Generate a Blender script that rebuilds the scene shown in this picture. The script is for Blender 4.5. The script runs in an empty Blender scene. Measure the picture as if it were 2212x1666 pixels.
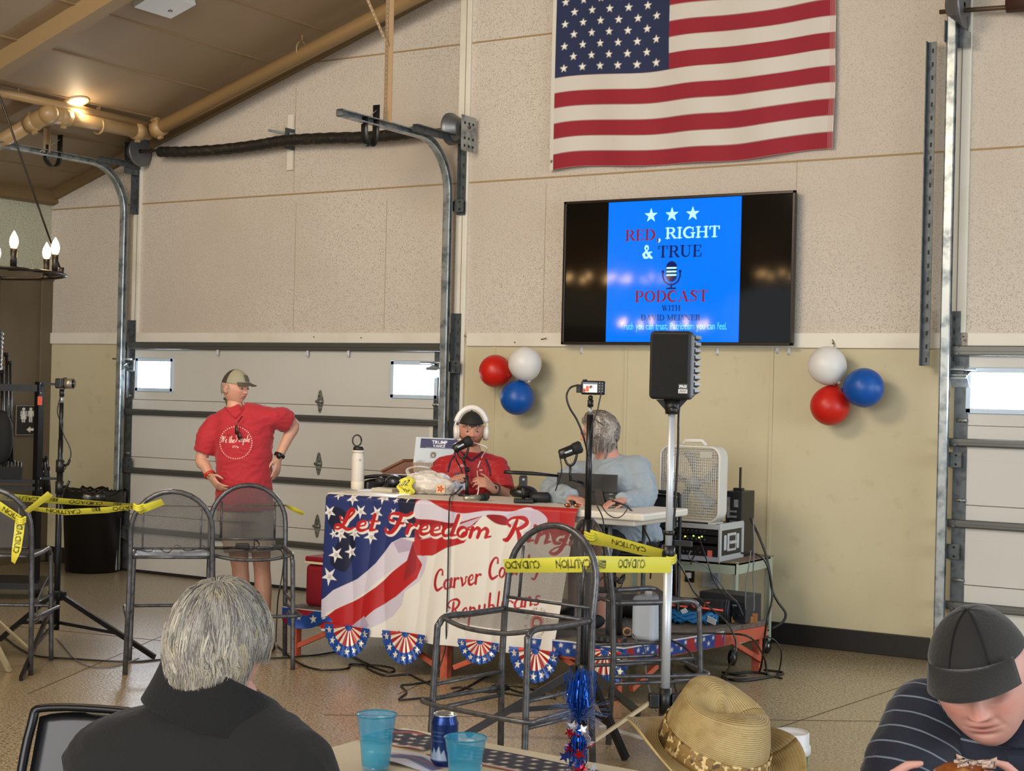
import bpy, bmesh, math, random
import numpy as np
from mathutils import Vector, Matrix, Euler, Quaternion
random.seed(7); rng = np.random.default_rng(7)
S = bpy.context.scene
COL = S.collection
PI = math.pi
# ---------------------------------------------------------------- camera
F, YAW, PIT, ROL, HC, D = 3307.7, 0.54701, 0.003394, 0.023238, 1.75, 10.308
fw = Vector((-math.sin(YAW)*math.cos(PIT), math.cos(YAW)*math.cos(PIT), math.sin(PIT)))
r0 = Vector((math.cos(YAW), math.sin(YAW), 0)); u0 = r0.cross(fw)
rt = r0*math.cos(ROL) + u0*math.sin(ROL); up = rt.cross(fw)
CP = Vector((0, 0, HC))
cam = bpy.data.cameras.new('camera'); cob = bpy.data.objects.new('camera', cam); COL.objects.link(cob)
m = Matrix.Identity(4)
for i, v in enumerate((rt, up, -fw)):
    for j in range(3): m[j][i] = v[j]
m.translation = CP; cob.matrix_world = m
cam.sensor_width = 36; cam.lens = F*36/2212; cam.clip_start = .05; cam.clip_end = 200
S.camera = cob
# ---------------------------------------------------------------- world, light, exposure
S.view_settings.view_transform = 'Standard'; S.view_settings.look = 'None'
S.view_settings.exposure = 0.56; S.view_settings.gamma = 1; S.view_settings.use_curve_mapping = False
wd = bpy.data.worlds.new('world'); S.world = wd; wd.use_nodes = True
bg = wd.node_tree.nodes['Background']; bg.inputs[0].default_value = (.80, .90, 1, 1); bg.inputs[1].default_value = .62
def area(name, loc, target, sx, sy, power, color):
    l = bpy.data.lights.new(name, 'AREA'); l.shape = 'RECTANGLE'; l.size = sx; l.size_y = sy; l.energy = power; l.color = color
    o = bpy.data.objects.new(name, l); COL.objects.link(o); o.location = loc
    o.rotation_euler = (Vector(target)-Vector(loc)).to_track_quat('-Z', 'Y').to_euler(); return o
area('daylight_from_open_doors', (-2.5, -4.5, 3.3), (-6, 9, 1.6), 7, 3.0, 420, (1, .965, .915))
area('daylight_from_side_doors', (6.5, 5.0, 2.2), (-3, 6.5, 1.0), 6, 2.6, 240, (.86, .93, 1))
area('ceiling_lamp_glow', (-5.5, 3.5, 4.6), (-6.5, 9.5, 2.2), 2.2, 1.0, 130, (1, .82, .60))
# ---------------------------------------------------------------- pixel rays (2212 x 1666)
def ray(px, py): return fw + rt*((px-1106)/F) - up*((py-833)/F)
def onx(px, py, X): d = ray(px, py); return CP + d*(X/d.x)
def ony(px, py, Y): d = ray(px, py); return CP + d*(Y/d.y)
def onz(px, py, Z): d = ray(px, py); return CP + d*((Z-HC)/d.z)
def atd(px, py, t): return CP + ray(px, py)*t
def flo(px, py): return onz(px, py, 0)
def proj(P):
    d = Vector(P)-CP; z = d.dot(fw); return (1106+F*d.dot(rt)/z, 833-F*d.dot(up)/z, z)
# ---------------------------------------------------------------- materials
def lin(c):
    if isinstance(c, str):
        c = c.lstrip('#'); c = c if len(c) == 6 else ''.join(x*2 for x in c); c = [int(c[i:i+2], 16)/255 for i in (0, 2, 4)]
    return [x/12.92 if x <= .04045 else ((x+.055)/1.055)**2.4 for x in c[:3]]
MC = {}
def mat(name, col='#808080', rough=.5, metal=0, spec=.5, noise=None, bump=None, alpha=1, emit=0, coat=0, attr=False, trans=0, var=None, sheen=0, sss=0, emc=None):
    """noise=(scale, other colour, lo, hi[, stretch]); bump=(scale, strength[, stretch])"""
    if name in MC: return MC[name]
    M = bpy.data.materials.new(name); MC[name] = M; M.use_nodes = True
    nt = M.node_tree; N = nt.nodes; L = nt.links; b = N['Principled BSDF']
    b.inputs['Base Color'].default_value = (*lin(col), 1); b.inputs['Roughness'].default_value = rough
    b.inputs['Metallic'].default_value = metal; b.inputs['Specular IOR Level'].default_value = spec
    b.inputs['Coat Weight'].default_value = coat; b.inputs['Coat Roughness'].default_value = .12
    b.inputs['Transmission Weight'].default_value = trans; b.inputs['Alpha'].default_value = alpha
    if sheen: b.inputs['Sheen Weight'].default_value = sheen
    if sss: b.inputs['Subsurface Weight'].default_value = sss; b.inputs['Subsurface Radius'].default_value = (.9, .3, .15); b.inputs['Subsurface Scale'].default_value = .012
    tc = N.new('ShaderNodeTexCoord'); src = None
    if attr:
        a = N.new('ShaderNodeAttribute'); a.attribute_name = 'Col'; src = a.outputs['Color']
    def tex(scale, stretch):
        mp = N.new('ShaderNodeMapping'); mp.inputs['Scale'].default_value = stretch; L.new(tc.outputs['Object'], mp.inputs[0])
        n = N.new('ShaderNodeTexNoise'); n.inputs['Scale'].default_value = scale; n.inputs['Detail'].default_value = 3
        L.new(mp.outputs[0], n.inputs[0]); return n.outputs[0]
    layers = [] if noise is None else (noise if isinstance(noise, list) else [noise])
    for nz in layers:
        st = nz[4] if len(nz) > 4 else (1, 1, 1)
        t = tex(nz[0], st); r = N.new('ShaderNodeMapRange'); r.inputs[1].default_value = nz[2]; r.inputs[2].default_value = nz[3]
        L.new(t, r.inputs[0]); mx = N.new('ShaderNodeMix'); mx.data_type = 'RGBA'
        L.new(r.outputs[0], mx.inputs[0]); mx.inputs[7].default_value = (*lin(nz[1]), 1)
        if src: L.new(src, mx.inputs[6])
        else: mx.inputs[6].default_value = (*lin(col), 1)
        src = mx.outputs[2]
    if src: L.new(src, b.inputs['Base Color'])
    if bump:
        t = tex(bump[0], bump[2] if len(bump) > 2 else (1, 1, 1)); bn = N.new('ShaderNodeBump'); bn.inputs['Strength'].default_value = bump[1]
        bn.inputs['Distance'].default_value = .01; L.new(t, bn.inputs['Height']); L.new(bn.outputs[0], b.inputs['Normal'])
    if emit:
        if attr: L.new(src, b.inputs['Emission Color'])
        else: b.inputs['Emission Color'].default_value = (*lin(emc or col), 1)
        b.inputs['Emission Strength'].default_value = emit
    return M
def meshmat(name, col, scale, duty):
    """woven metal / net with real open holes cut by a procedural pattern"""
    if name in MC: return MC[name]
    M = mat(name, col, .45, .3); nt = M.node_tree; N = nt.nodes; L = nt.links; b = N['Principled BSDF']
    a = N.new('ShaderNodeAttribute'); a.attribute_name = 'uvm'; sp = N.new('ShaderNodeSeparateXYZ'); L.new(a.outputs['Vector'], sp.inputs[0])
    outs = []
    for sgn in (1, -1):
        c = N.new('ShaderNodeMath'); c.operation = 'MULTIPLY_ADD'; c.inputs[1].default_value = sgn; L.new(sp.outputs[1], c.inputs[0]); L.new(sp.outputs[0], c.inputs[2])
        s = N.new('ShaderNodeMath'); s.operation = 'MULTIPLY'; s.inputs[1].default_value = scale; L.new(c.outputs[0], s.inputs[0])
        f = N.new('ShaderNodeMath'); f.operation = 'FRACT'; L.new(s.outputs[0], f.inputs[0])
        g = N.new('ShaderNodeMath'); g.operation = 'LESS_THAN'; g.inputs[1].default_value = duty; L.new(f.outputs[0], g.inputs[0]); outs.append(g)
    mx = N.new('ShaderNodeMath'); mx.operation = 'MAXIMUM'; L.new(outs[0].outputs[0], mx.inputs[0]); L.new(outs[1].outputs[0], mx.inputs[1])
    L.new(mx.outputs[0], b.inputs['Alpha']); return M
# ---------------------------------------------------------------- things and parts
ROOT = {}
def thing(name, label, cat, loc=(0, 0, 0), rotz=0, group=None):
    o = bpy.data.objects.new(name, None); COL.objects.link(o); o.empty_display_size = .05
    o.location = loc; o.rotation_euler = (0, 0, rotz); o['label'] = label; o['category'] = cat
    if group: o['group'] = group
    ROOT[o.name] = Matrix.Translation(Vector(loc)) @ Matrix.Rotation(rotz, 4, 'Z')
    return o
def tag(o, label, cat, group=None, kind=None):
    o['label'] = label; o['category'] = cat
    if group: o['group'] = group
    if kind: o['kind'] = kind
    return o
def kids(o): return [c for c in COL.objects if c.parent == o]
def dup(root, loc=None, rotz=None, label=None, scale=None):
    r = root.copy(); COL.objects.link(r)
    if loc is not None: r.location = loc
    if rotz is not None: r.rotation_euler = (0, 0, rotz)
    if scale is not None: r.scale = scale
    if label: r['label'] = label
    for ch in kids(root):
        c = ch.copy(); COL.objects.link(c); c.parent = r
        for g in kids(ch):
            d = g.copy(); COL.objects.link(d); d.parent = c
    return r
def frame_of(d, hint=Vector((0, 0, 1))):
    d = d.normalized()
    if abs(d.dot(hint)) > .97: hint = Vector((1, 0, 0)) if abs(d.x) < .9 else Vector((0, 1, 0))
    a = d.cross(hint).normalized(); return a, a.cross(d).normalized()
def spline(pts, n=8, closed=False):
    P = [Vector(p) for p in pts]; out = []; m_ = len(P)
    rngi = range(m_ if closed else m_-1)
    for i in rngi:
        g = lambda k: P[k % m_] if closed else P[min(max(k, 0), m_-1)]
        a, b, c, d = g(i-1), g(i), g(i+1), g(i+2)
        for k in range(n):
            t = k/n; out.append(.5*((2*b)+(c-a)*t+(2*a-5*b+4*c-d)*t*t+(3*b-a-3*c+d)*t**3))
    if not closed: out.append(P[-1])
    return out
class MB:
    def __init__(s): s.v = []; s.f = []; s.mi = []; s.sm = []; s.cur = 0; s.attr = None
    def add(s, vs, fs, smooth=False, mi=None):
        o = len(s.v); s.v += [Vector(v) for v in vs]; s.f += [tuple(i+o for i in f) for f in fs]
        s.mi += [s.cur if mi is None else mi]*len(fs); s.sm += [smooth]*len(fs); return s
    def m(s, i): s.cur = i; return s
    def box(s, c, sz, R=None, bev=0):
        c = Vector(c); x, y, z = sz[0]/2, sz[1]/2, sz[2]/2
        if bev > 0:
            bm = bmesh.new(); bmesh.ops.create_cube(bm, size=1)
            bmesh.ops.scale(bm, vec=(sz[0], sz[1], sz[2]), verts=bm.verts)
            bmesh.ops.bevel(bm, geom=bm.edges[:], offset=bev, segments=3 if bev > .008 else 2, profile=.5, affect='EDGES')
            vs = [v.co.copy() for v in bm.verts]; fs = [[v.index for v in f.verts] for f in bm.faces]; bm.free()
        else:
            vs = [Vector((i, j, k)) for i in (-x, x) for j in (-y, y) for k in (-z, z)]
            fs = [(0, 1, 3, 2), (4, 6, 7, 5), (0, 4, 5, 1), (2, 3, 7, 6), (0, 2, 6, 4), (1, 5, 7, 3)]
        if R is not None: vs = [R @ v for v in vs]
        return s.add([v+c for v in vs], fs, False)
    def bar(s, a, b, w, h, hint=Vector((0, 0, 1)), bev=0):
        a, b = Vector(a), Vector(b); d = b-a; x, z = frame_of(d, hint); y = d.normalized()
        R = Matrix((x, y, z)).transposed()
        return s.box((a+b)/2, (w, d.length, h), R, bev)
    def tube(s, path, r, seg=8, closed=False, caps=True, sq=None):
        P = [Vector(p) for p in path]; n = len(P); R = r if isinstance(r, (list, tuple)) else [r]*n
        vs = []; fs = []; prev = None
        for i, p in enumerate(P):
            a = P[(i-1) % n] if (closed or i > 0) else P[0]; b = P[(i+1) % n] if (closed or i < n-1) else P[-1]
            d = (b-a)
            if d.length < 1e-9: d = Vector((0, 0, 1))
            d.normalize()
            if prev is None: u, w = frame_of(d)
            else:
                u = prev - d*prev.dot(d)
                u = u.normalized() if u.length > 1e-6 else frame_of(d)[0]; w = u.cross(d)
            prev = u
            rr = R[i] if isinstance(R[i], tuple) else (R[i], R[i])
            for k in range(seg):
                t = 2*PI*k/seg; vs.append(p+u*math.cos(t)*rr[0]+w*math.sin(t)*rr[1])
        for i in range(n if closed else n-1):
            for k in range(seg):
                a = i*seg+k; b = i*seg+(k+1) % seg; j = ((i+1) % n)*seg
                fs.append((a, b, j+(k+1) % seg, j+k))
        if caps and not closed: fs += [tuple(range(seg))[::-1], tuple((n-1)*seg+k for k in range(seg))]
        return s.add(vs, fs, True)
    def cyl(s, a, b, r, r2=None, seg=16): return s.tube([a, b], [r, r if r2 is None else r2], seg)
    def lathe(s, prof, c=(0, 0, 0), seg=24, R=None, caps=False, sx=1, sy=1):
        c = Vector(c); vs = []; fs = []
        for (r, z) in prof:
            for k in range(seg):
                t = 2*PI*k/seg; v = Vector((r*math.cos(t)*sx, r*math.sin(t)*sy, z)); vs.append((R @ v if R is not None else v)+c)
        for i in range(len(prof)-1):
            for k in range(seg):
                a = i*seg+k; b = i*seg+(k+1) % seg; fs.append((a, b, b+seg, a+seg))
        if caps: fs += [tuple(range(seg))[::-1], tuple((len(prof)-1)*seg+k for k in range(seg))]
        return s.add(vs, fs, True)
    def ball(s, c, r, R=None, seg=20, rings=12):
        r = r if isinstance(r, (tuple, list)) else (r, r, r); c = Vector(c); vs = []; fs = []
        for i in range(rings+1):
            p = PI*i/rings
            for k in range(seg):
                t = 2*PI*k/seg; v = Vector((r[0]*math.sin(p)*math.cos(t), r[1]*math.sin(p)*math.sin(t), r[2]*math.cos(p)))
                vs.append((R @ v if R is not None else v)+c)
        for i in range(rings):
            for k in range(seg):
                a = i*seg+k; b = i*seg+(k+1) % seg; fs.append((a, a+seg, b+seg, b))
        return s.add(vs, fs, True)
    def grid(s, fn, nu, nv, smooth=True, closeu=False):
        o = [fn(i/nu, j/nv) for j in range(nv+1) for i in range(nu+1)]
        fs = [(j*(nu+1)+i, j*(nu+1)+i+1, (j+1)*(nu+1)+i+1, (j+1)*(nu+1)+i) for j in range(nv) for i in range(nu)]
        return s.add(o, fs, smooth)
    def prism(s, pts, nrm, th):
        P = [Vector(p) for p in pts]; n = len(P); nr = Vector(nrm).normalized()*th; vs = P+[p+nr for p in P]
        return s.add(vs, [tuple(range(n))[::-1], tuple(range(n, 2*n))]+[(i, (i+1) % n, n+(i+1) % n, n+i) for i in range(n)])
    def build(s, name, mats, parent=None, local=False, subd=0, weld=False, thick=0, mods=None):
        me = bpy.data.meshes.new(name); mw = ROOT.get(parent.name) if parent is not None else None
        vs = s.v
        if parent is not None and not local:
            pm = mw if mw is not None else PM.get(parent.name, Matrix.Identity(4)); inv = pm.inverted(); vs = [inv @ v for v in vs]
        me.from_pydata([tuple(v) for v in vs], [], s.f)
        mats = mats if isinstance(mats, list) else [mats]
        for q in mats: me.materials.append(q)
        me.polygons.foreach_set('material_index', s.mi); me.polygons.foreach_set('use_smooth', s.sm)
        if s.attr is not None:
            for nm, arr in s.attr.items():
                if nm == 'Col': a = me.color_attributes.new(nm, 'FLOAT_COLOR', 'POINT'); a.data.foreach_set('color', np.asarray(arr, np.float32).ravel())
                else: a = me.attributes.new(nm, 'FLOAT_VECTOR', 'POINT'); a.data.foreach_set('vector', np.asarray(arr, np.float32).ravel())
        bm = bmesh.new(); bm.from_mesh(me)
        if weld: bmesh.ops.remove_doubles(bm, verts=bm.verts, dist=1e-5)
        if not (s.attr): bmesh.ops.recalc_face_normals(bm, faces=bm.faces)
        bm.to_mesh(me); bm.free(); me.update()
        o = bpy.data.objects.new(name, me); COL.objects.link(o)
        if parent is not None:
            o.parent = parent; PM[o.name] = (mw if mw is not None else PM.get(parent.name, Matrix.Identity(4)))
        else: PM[o.name] = Matrix.Identity(4)
        if subd: md = o.modifiers.new('s', 'SUBSURF'); md.levels = subd; md.render_levels = subd
        if thick: md = o.modifiers.new('t', 'SOLIDIFY'); md.thickness = thick; md.offset = 0
        return o
PM = {}
def struct(o): o['kind'] = 'structure'; return o
def rotm(x=0, y=0, z=0): return Euler((x, y, z)).to_matrix()
# ---------------------------------------------------------------- printed canvases (colour per vertex of a fine grid)
class Canvas:
    def __init__(s, w, h, res, bgc='#ffffff'):
        s.w, s.h, s.res = w, h, res; s.nx = int(w/res)+1; s.ny = int(h/res)+1
        s.X, s.Y = np.meshgrid(np.linspace(0, w, s.nx), np.linspace(0, h, s.ny)); s.C = np.zeros((s.ny, s.nx, 3)); s.C[:] = lin(bgc)
    def win(s, x0, y0, x1, y1):
        a = max(0, int(x0/s.w*(s.nx-1))-2); b = min(s.nx, int(x1/s.w*(s.nx-1))+4); c = max(0, int(y0/s.h*(s.ny-1))-2); d = min(s.ny, int(y1/s.h*(s.ny-1))+4)
        return slice(c, max(c, d)), slice(a, max(a, b))
    def put(s, sl, cov, col):
        col = np.array(lin(col) if isinstance(col, str) else col); k = cov[..., None]; s.C[sl] = s.C[sl]*(1-k)+col*k
    def stroke(s, pts, w, col):
        pts = [(p[0], p[1]) for p in pts]; n = len(pts); ws = w if isinstance(w, (list, tuple)) else [w]*n
        mw = max(ws); xs = [p[0] for p in pts]; ys = [p[1] for p in pts]
        sl = s.win(min(xs)-mw, min(ys)-mw, max(xs)+mw, max(ys)+mw); X, Y = s.X[sl], s.Y[sl]
        if X.size == 0: return
        best = np.full(X.shape, 1e9)
        for i in range(max(1, n-1)):
            a = pts[i]; b = pts[min(i+1, n-1)]; dx, dy = b[0]-a[0], b[1]-a[1]; L2 = dx*dx+dy*dy+1e-12
            t = np.clip(((X-a[0])*dx+(Y-a[1])*dy)/L2, 0, 1)
            best = np.minimum(best, np.hypot(X-a[0]-t*dx, Y-a[1]-t*dy)-(ws[i]*(1-t)+ws[min(i+1, n-1)]*t)/2)
        s.put(sl, np.clip(.5-best/s.res, 0, 1), col)
    def poly(s, pts, col):
        xs = [p[0] for p in pts]; ys = [p[1] for p in pts]; sl = s.win(min(xs), min(ys), max(xs), max(ys)); X, Y = s.X[sl], s.Y[sl]
        if X.size == 0: return
        cov = np.zeros(X.shape)
        for ox in (-.33, 0, .33):
            for oy in (-.33, 0, .33):
                x, y = X+ox*s.res, Y+oy*s.res; ins = np.zeros(X.shape, bool); j = len(pts)-1
                for i in range(len(pts)):
                    xi, yi = pts[i][0], pts[i][1]; xj, yj = pts[j][0], pts[j][1]
                    if yi != yj: ins ^= ((yi > y) != (yj > y)) & (x < (xj-xi)*(y-yi)/(yj-yi)+xi)
                    j = i
                cov += ins
        s.put(sl, cov/9, col)
    def star(s, cx, cy, r, col, rot=0, k=.39, sx=1):
        s.poly([(cx+sx*(r if i % 2 == 0 else r*k)*math.sin(rot+i*PI/5), cy+(r if i % 2 == 0 else r*k)*math.cos(rot+i*PI/5)) for i in range(10)], col)
    def disc(s, cx, cy, r, col): s.stroke([(cx, cy), (cx+1e-6, cy)], 2*r, col)
    def text(s, t, cx, cy, h, col, align='c', sx=1, rot=0, fat=0, fn=None):
        fn = fn or (lambda x, y: (x, y))
        c, sn = math.cos(rot), math.sin(rot); x = 0; W = sum(glyph(ch)[0] for ch in t)*h*sx
        x0 = -W/2 if align == 'c' else 0
        for ch in t:
            adv, tris = glyph(ch, fat)
            for T in tris:
                P = []
                for (a, b) in T:
                    X, Y = x0+(x+a)*h*sx, b*h; P.append(fn(cx+X*c-Y*sn, cy+X*sn+Y*c))
                s.tri(P, col)
            x += adv
    def tri(s, P, col):
        xs = [p[0] for p in P]; ys = [p[1] for p in P]; sl = s.win(min(xs), min(ys), max(xs), max(ys)); X, Y = s.X[sl], s.Y[sl]
        if X.size == 0: return
        ar = (P[1][0]-P[0][0])*(P[2][1]-P[0][1])-(P[2][0]-P[0][0])*(P[1][1]-P[0][1])
        if abs(ar) < 1e-14: return
        sg = 1 if ar > 0 else -1; d = np.full(X.shape, 1e9)
        for i in range(3):
            a, b = P[i], P[(i+1) % 3]; l = math.hypot(b[0]-a[0], b[1]-a[1])+1e-12
            d = np.minimum(d, sg*((b[0]-a[0])*(Y-a[1])-(b[1]-a[1])*(X-a[0]))/l)
        s.put(sl, (d > -.12*s.res).astype(float)*np.clip(.75+d/s.res, 0, 1), col)
    def glyphs(s, G, t, x, y, h, col, thick=1, slant=0, sp=.06, rot=0, sx=1, dx=0, dy=0, extra=0):
        c, sn = math.cos(rot), math.sin(rot)
        for ch in t:
            if ch == ' ': x += .38*h*sx; continue
            adv, strokes = G[ch]
            for (w, pts) in strokes:
                P = []
                for (a, b) in pts:
                    X = (a+slant*b)*h*sx; Y = b*h; P.append((x*c-y*0+X*c-Y*sn+dx - (0), y+x*sn+X*sn+Y*c+dy))
                ws = [q*h*thick+extra for q in w] if isinstance(w, (list, tuple)) else w*h*thick+extra
                s.stroke(P, ws, col)
            x += (adv+sp)*h*sx
        return x
    def build(s, name, fn, material, parent=None, local=False, thick=0):
        b = MB(); nx, ny = s.nx, s.ny
        b.v = [Vector(fn(s.X[j, i]/s.w, s.Y[j, i]/s.h)) for j in range(ny) for i in range(nx)]
        b.f = [(j*nx+i, j*nx+i+1, (j+1)*nx+i+1, (j+1)*nx+i) for j in range(ny-1) for i in range(nx-1)]
        b.mi = [0]*len(b.f); b.sm = [True]*len(b.f)
        b.attr = {'Col': np.concatenate([s.C.reshape(-1, 3), np.ones((nx*ny, 1))], 1)}
        return b.build(name, material, parent, local, thick=thick)
GC = {}
def glyph(ch, fat=0):
    k = (ch, fat)
    if k in GC: return GC[k]
    if ch == ' ': GC[k] = (.35, []); return GC[k]
    c = bpy.data.curves.new('tmp', 'FONT'); c.body = ch; c.size = 1; c.offset = fat; c.resolution_u = 3
    o = bpy.data.objects.new('tmp', c); COL.objects.link(o); dg = bpy.context.evaluated_depsgraph_get(); dg.update()
    me = o.evaluated_get(dg).to_mesh(); me.calc_loop_triangles()
    V = [(v.co.x, v.co.y) for v in me.vertices]; T = [[V[i] for i in t.vertices] for t in me.loop_triangles]
    mx = max([v[0] for v in V] or [.3]); mn = min([v[0] for v in V] or [0])
    T = [[(a-mn, b) for a, b in t] for t in T]
    o.evaluated_get(dg).to_mesh_clear(); bpy.data.objects.remove(o); bpy.data.curves.remove(c)
    GC[k] = (mx-mn+.07, T); return GC[k]
def A(cx, cy, rx, ry, a0, a1, n=12): return [(cx+rx*math.cos(math.radians(a0+(a1-a0)*i/n)), cy+ry*math.sin(math.radians(a0+(a1-a0)*i/n))) for i in range(n+1)]
def tw(n, a, b): return [a+(b-a)*math.sin(PI*i/n) for i in range(n+1)]
T_, t_ = .17, .055
def ser(x, y, w=.3): return (t_, [(x-w/2, y), (x+w/2, y)])
SERIF = {
 'R': (.78, [(T_, [(.16, .05), (.16, .95)]), ser(.16, .03), (t_, [(.02, .97), (.42, .97)]), (tw(12, t_, T_), A(.4, .735, .2, .235, 90, -90)), (t_, [(.16, .5), (.42, .5)]), ([.1, T_, .12], [(.4, .5), (.58, .2), (.7, .04)]), (t_, [(.6, .03), (.8, .03)])]),
 'E': (.68, [(T_, [(.16, .05), (.16, .95)]), (t_, [(.02, .03), (.6, .03)]), (t_, [(.02, .97), (.58, .97)]), (t_, [(.16, .51), (.46, .51)]), (t_, [(.46, .4), (.46, .62)]), (t_*1.4, [(.58, .76), (.58, .96)]), (t_*1.4, [(.6, .03), (.62, .26)])]),
 'D': (.84, [(T_, [(.16, .05), (.16, .95)]), (t_, [(.02, .03), (.36, .03)]), (t_, [(.02, .97), (.36, .97)]), (tw(16, t_, T_*1.05), A(.36, .5, .36, .47, 90, -90, 16))]),
 ',': (.28, [([.15, .14, .04], [(.12, .04), (.14, -.04), (.06, -.2)])]),
 'I': (.36, [(T_, [(.17, .05), (.17, .95)]), ser(.17, .03, .32), ser(.17, .97, .32)]),
 'G': (.86, [(tw(20, t_, T_*1.1), A(.44, .5, .36, .47, 55, 300, 20)), (t_, [(.62, .1), (.7, .14)]), (t_*1.3, [(.7, .66), (.7, .94)]), (T_, [(.7, .08), (.7, .42)]), ser(.7, .45)]),
 'H': (.88, [(T_, [(.16, .05), (.16, .95)]), (T_, [(.7, .05), (.7, .95)]), ser(.16, .03), ser(.16, .97), ser(.7, .03), ser(.7, .97), (t_, [(.16, .52), (.7, .52)])]),
 'T': (.74, [(T_, [(.36, .05), (.36, .95)]), ser(.36, .03, .34), (t_, [(.04, .97), (.68, .97)]), (t_*1.4, [(.04, .74), (.04, .96)]), (t_*1.4, [(.68, .74), (.68, .96)])]),
 'U': (.86, [(T_, [(.17, .35), (.17, .95)]), ser(.17, .97, .32), ser(.68, .97, .3), (t_*1.2, [(.68, .3), (.68, .95)]), ([T_]+[.15, .12, .1, .08, .07, .065], A(.425, .32, .255, .29, 180, 360, 6))]),
 'P': (.72, [(T_, [(.16, .05), (.16, .95)]), ser(.16, .03, .32), (t_, [(.02, .97), (.4, .97)]), (tw(12, t_, T_), A(.38, .715, .23, .255, 90, -90)), (t_, [(.16, .46), (.4, .46)])]),
 'O': (.88, [(tw(12, t_, T_*1.05), A(.43, .5, .34, .47, 90, 270)), (tw(12, t_, T_*1.05), A(.43, .5, .34, .47, 270, 450))]),
 'C': (.8, [(tw(20, t_, T_*1.15), A(.44, .5, .36, .47, 50, 310, 20)), (t_*1.3, [(.68, .66), (.68, .94)]), (t_, [(.66, .14), (.72, .26)])]),
 'A': (.84, [(t_, [(.1, .03), (.4, .96)]), (T_, [(.42, .9), (.68, .06)]), (t_, [(.2, .33), (.58, .33)]), ser(.1, .03, .24), ser(.7, .03, .3)]),
 'S': (.64, [([t_, .08, .13, T_, T_, .13, .08, t_], [(.54, .8), (.42, .96), (.22, .95), (.12, .76), (.3, .56), (.5, .4), (.52, .16), (.28, .03)]), (t_, [(.28, .03), (.1, .12), (.07, .2)]), (t_*1.3, [(.56, .68), (.56, .96)]), (t_*1.3, [(.07, .04), (.07, .3)])]),
 'W': (1.16, [(T_, [(.14, .95), (.36, .06)]), (t_, [(.38, .03), (.58, .9)]), (T_, [(.52, .95), (.76, .06)]), (t_, [(.78, .03), (1.02, .95)]), ser(.14, .97, .28), ser(.54, .97, .24), ser(1.02, .97, .22)]),
 'V': (.84, [(T_, [(.15, .95), (.42, .06)]), (t_, [(.43, .03), (.7, .95)]), ser(.15, .97, .3), ser(.7, .97, .22)]),
 'M': (1.04, [(t_*1.2, [(.14, .05), (.14, .95)]), (T_*.95, [(.16, .93), (.5, .08)]), (t_, [(.5, .05), (.84, .93)]), (T_, [(.86, .05), (.86, .95)]), ser(.14, .03, .24), ser(.86, .03, .3), ser(.1, .97, .2), ser(.9, .97, .2)]),
 'N': (.92, [(t_*1.2, [(.14, .05), (.14, .95)]), (T_, [(.16, .93), (.7, .08)]), (t_*1.2, [(.74, .04), (.74, .95)]), ser(.14, .03, .24), ser(.1, .97, .2), ser(.74, .97, .24)]),
 '&': (.92, [([.07, .1, .12, .1, .06], [(.5, .7), (.46, .92), (.3, .95), (.22, .78), (.32, .6)]), ([.1, T_, T_, .12], [(.3, .62), (.5, .32), (.68, .1), (.82, .03)]), ([.05, .06], [(.5, .7), (.28, .5)]), ([.1, T_, .15, .1, .06], [(.28, .5), (.1, .3), (.2, .07), (.45, .05), (.68, .4)]), (t_, [(.58, .47), (.82, .47)])]),
}
b_ = .2
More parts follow.
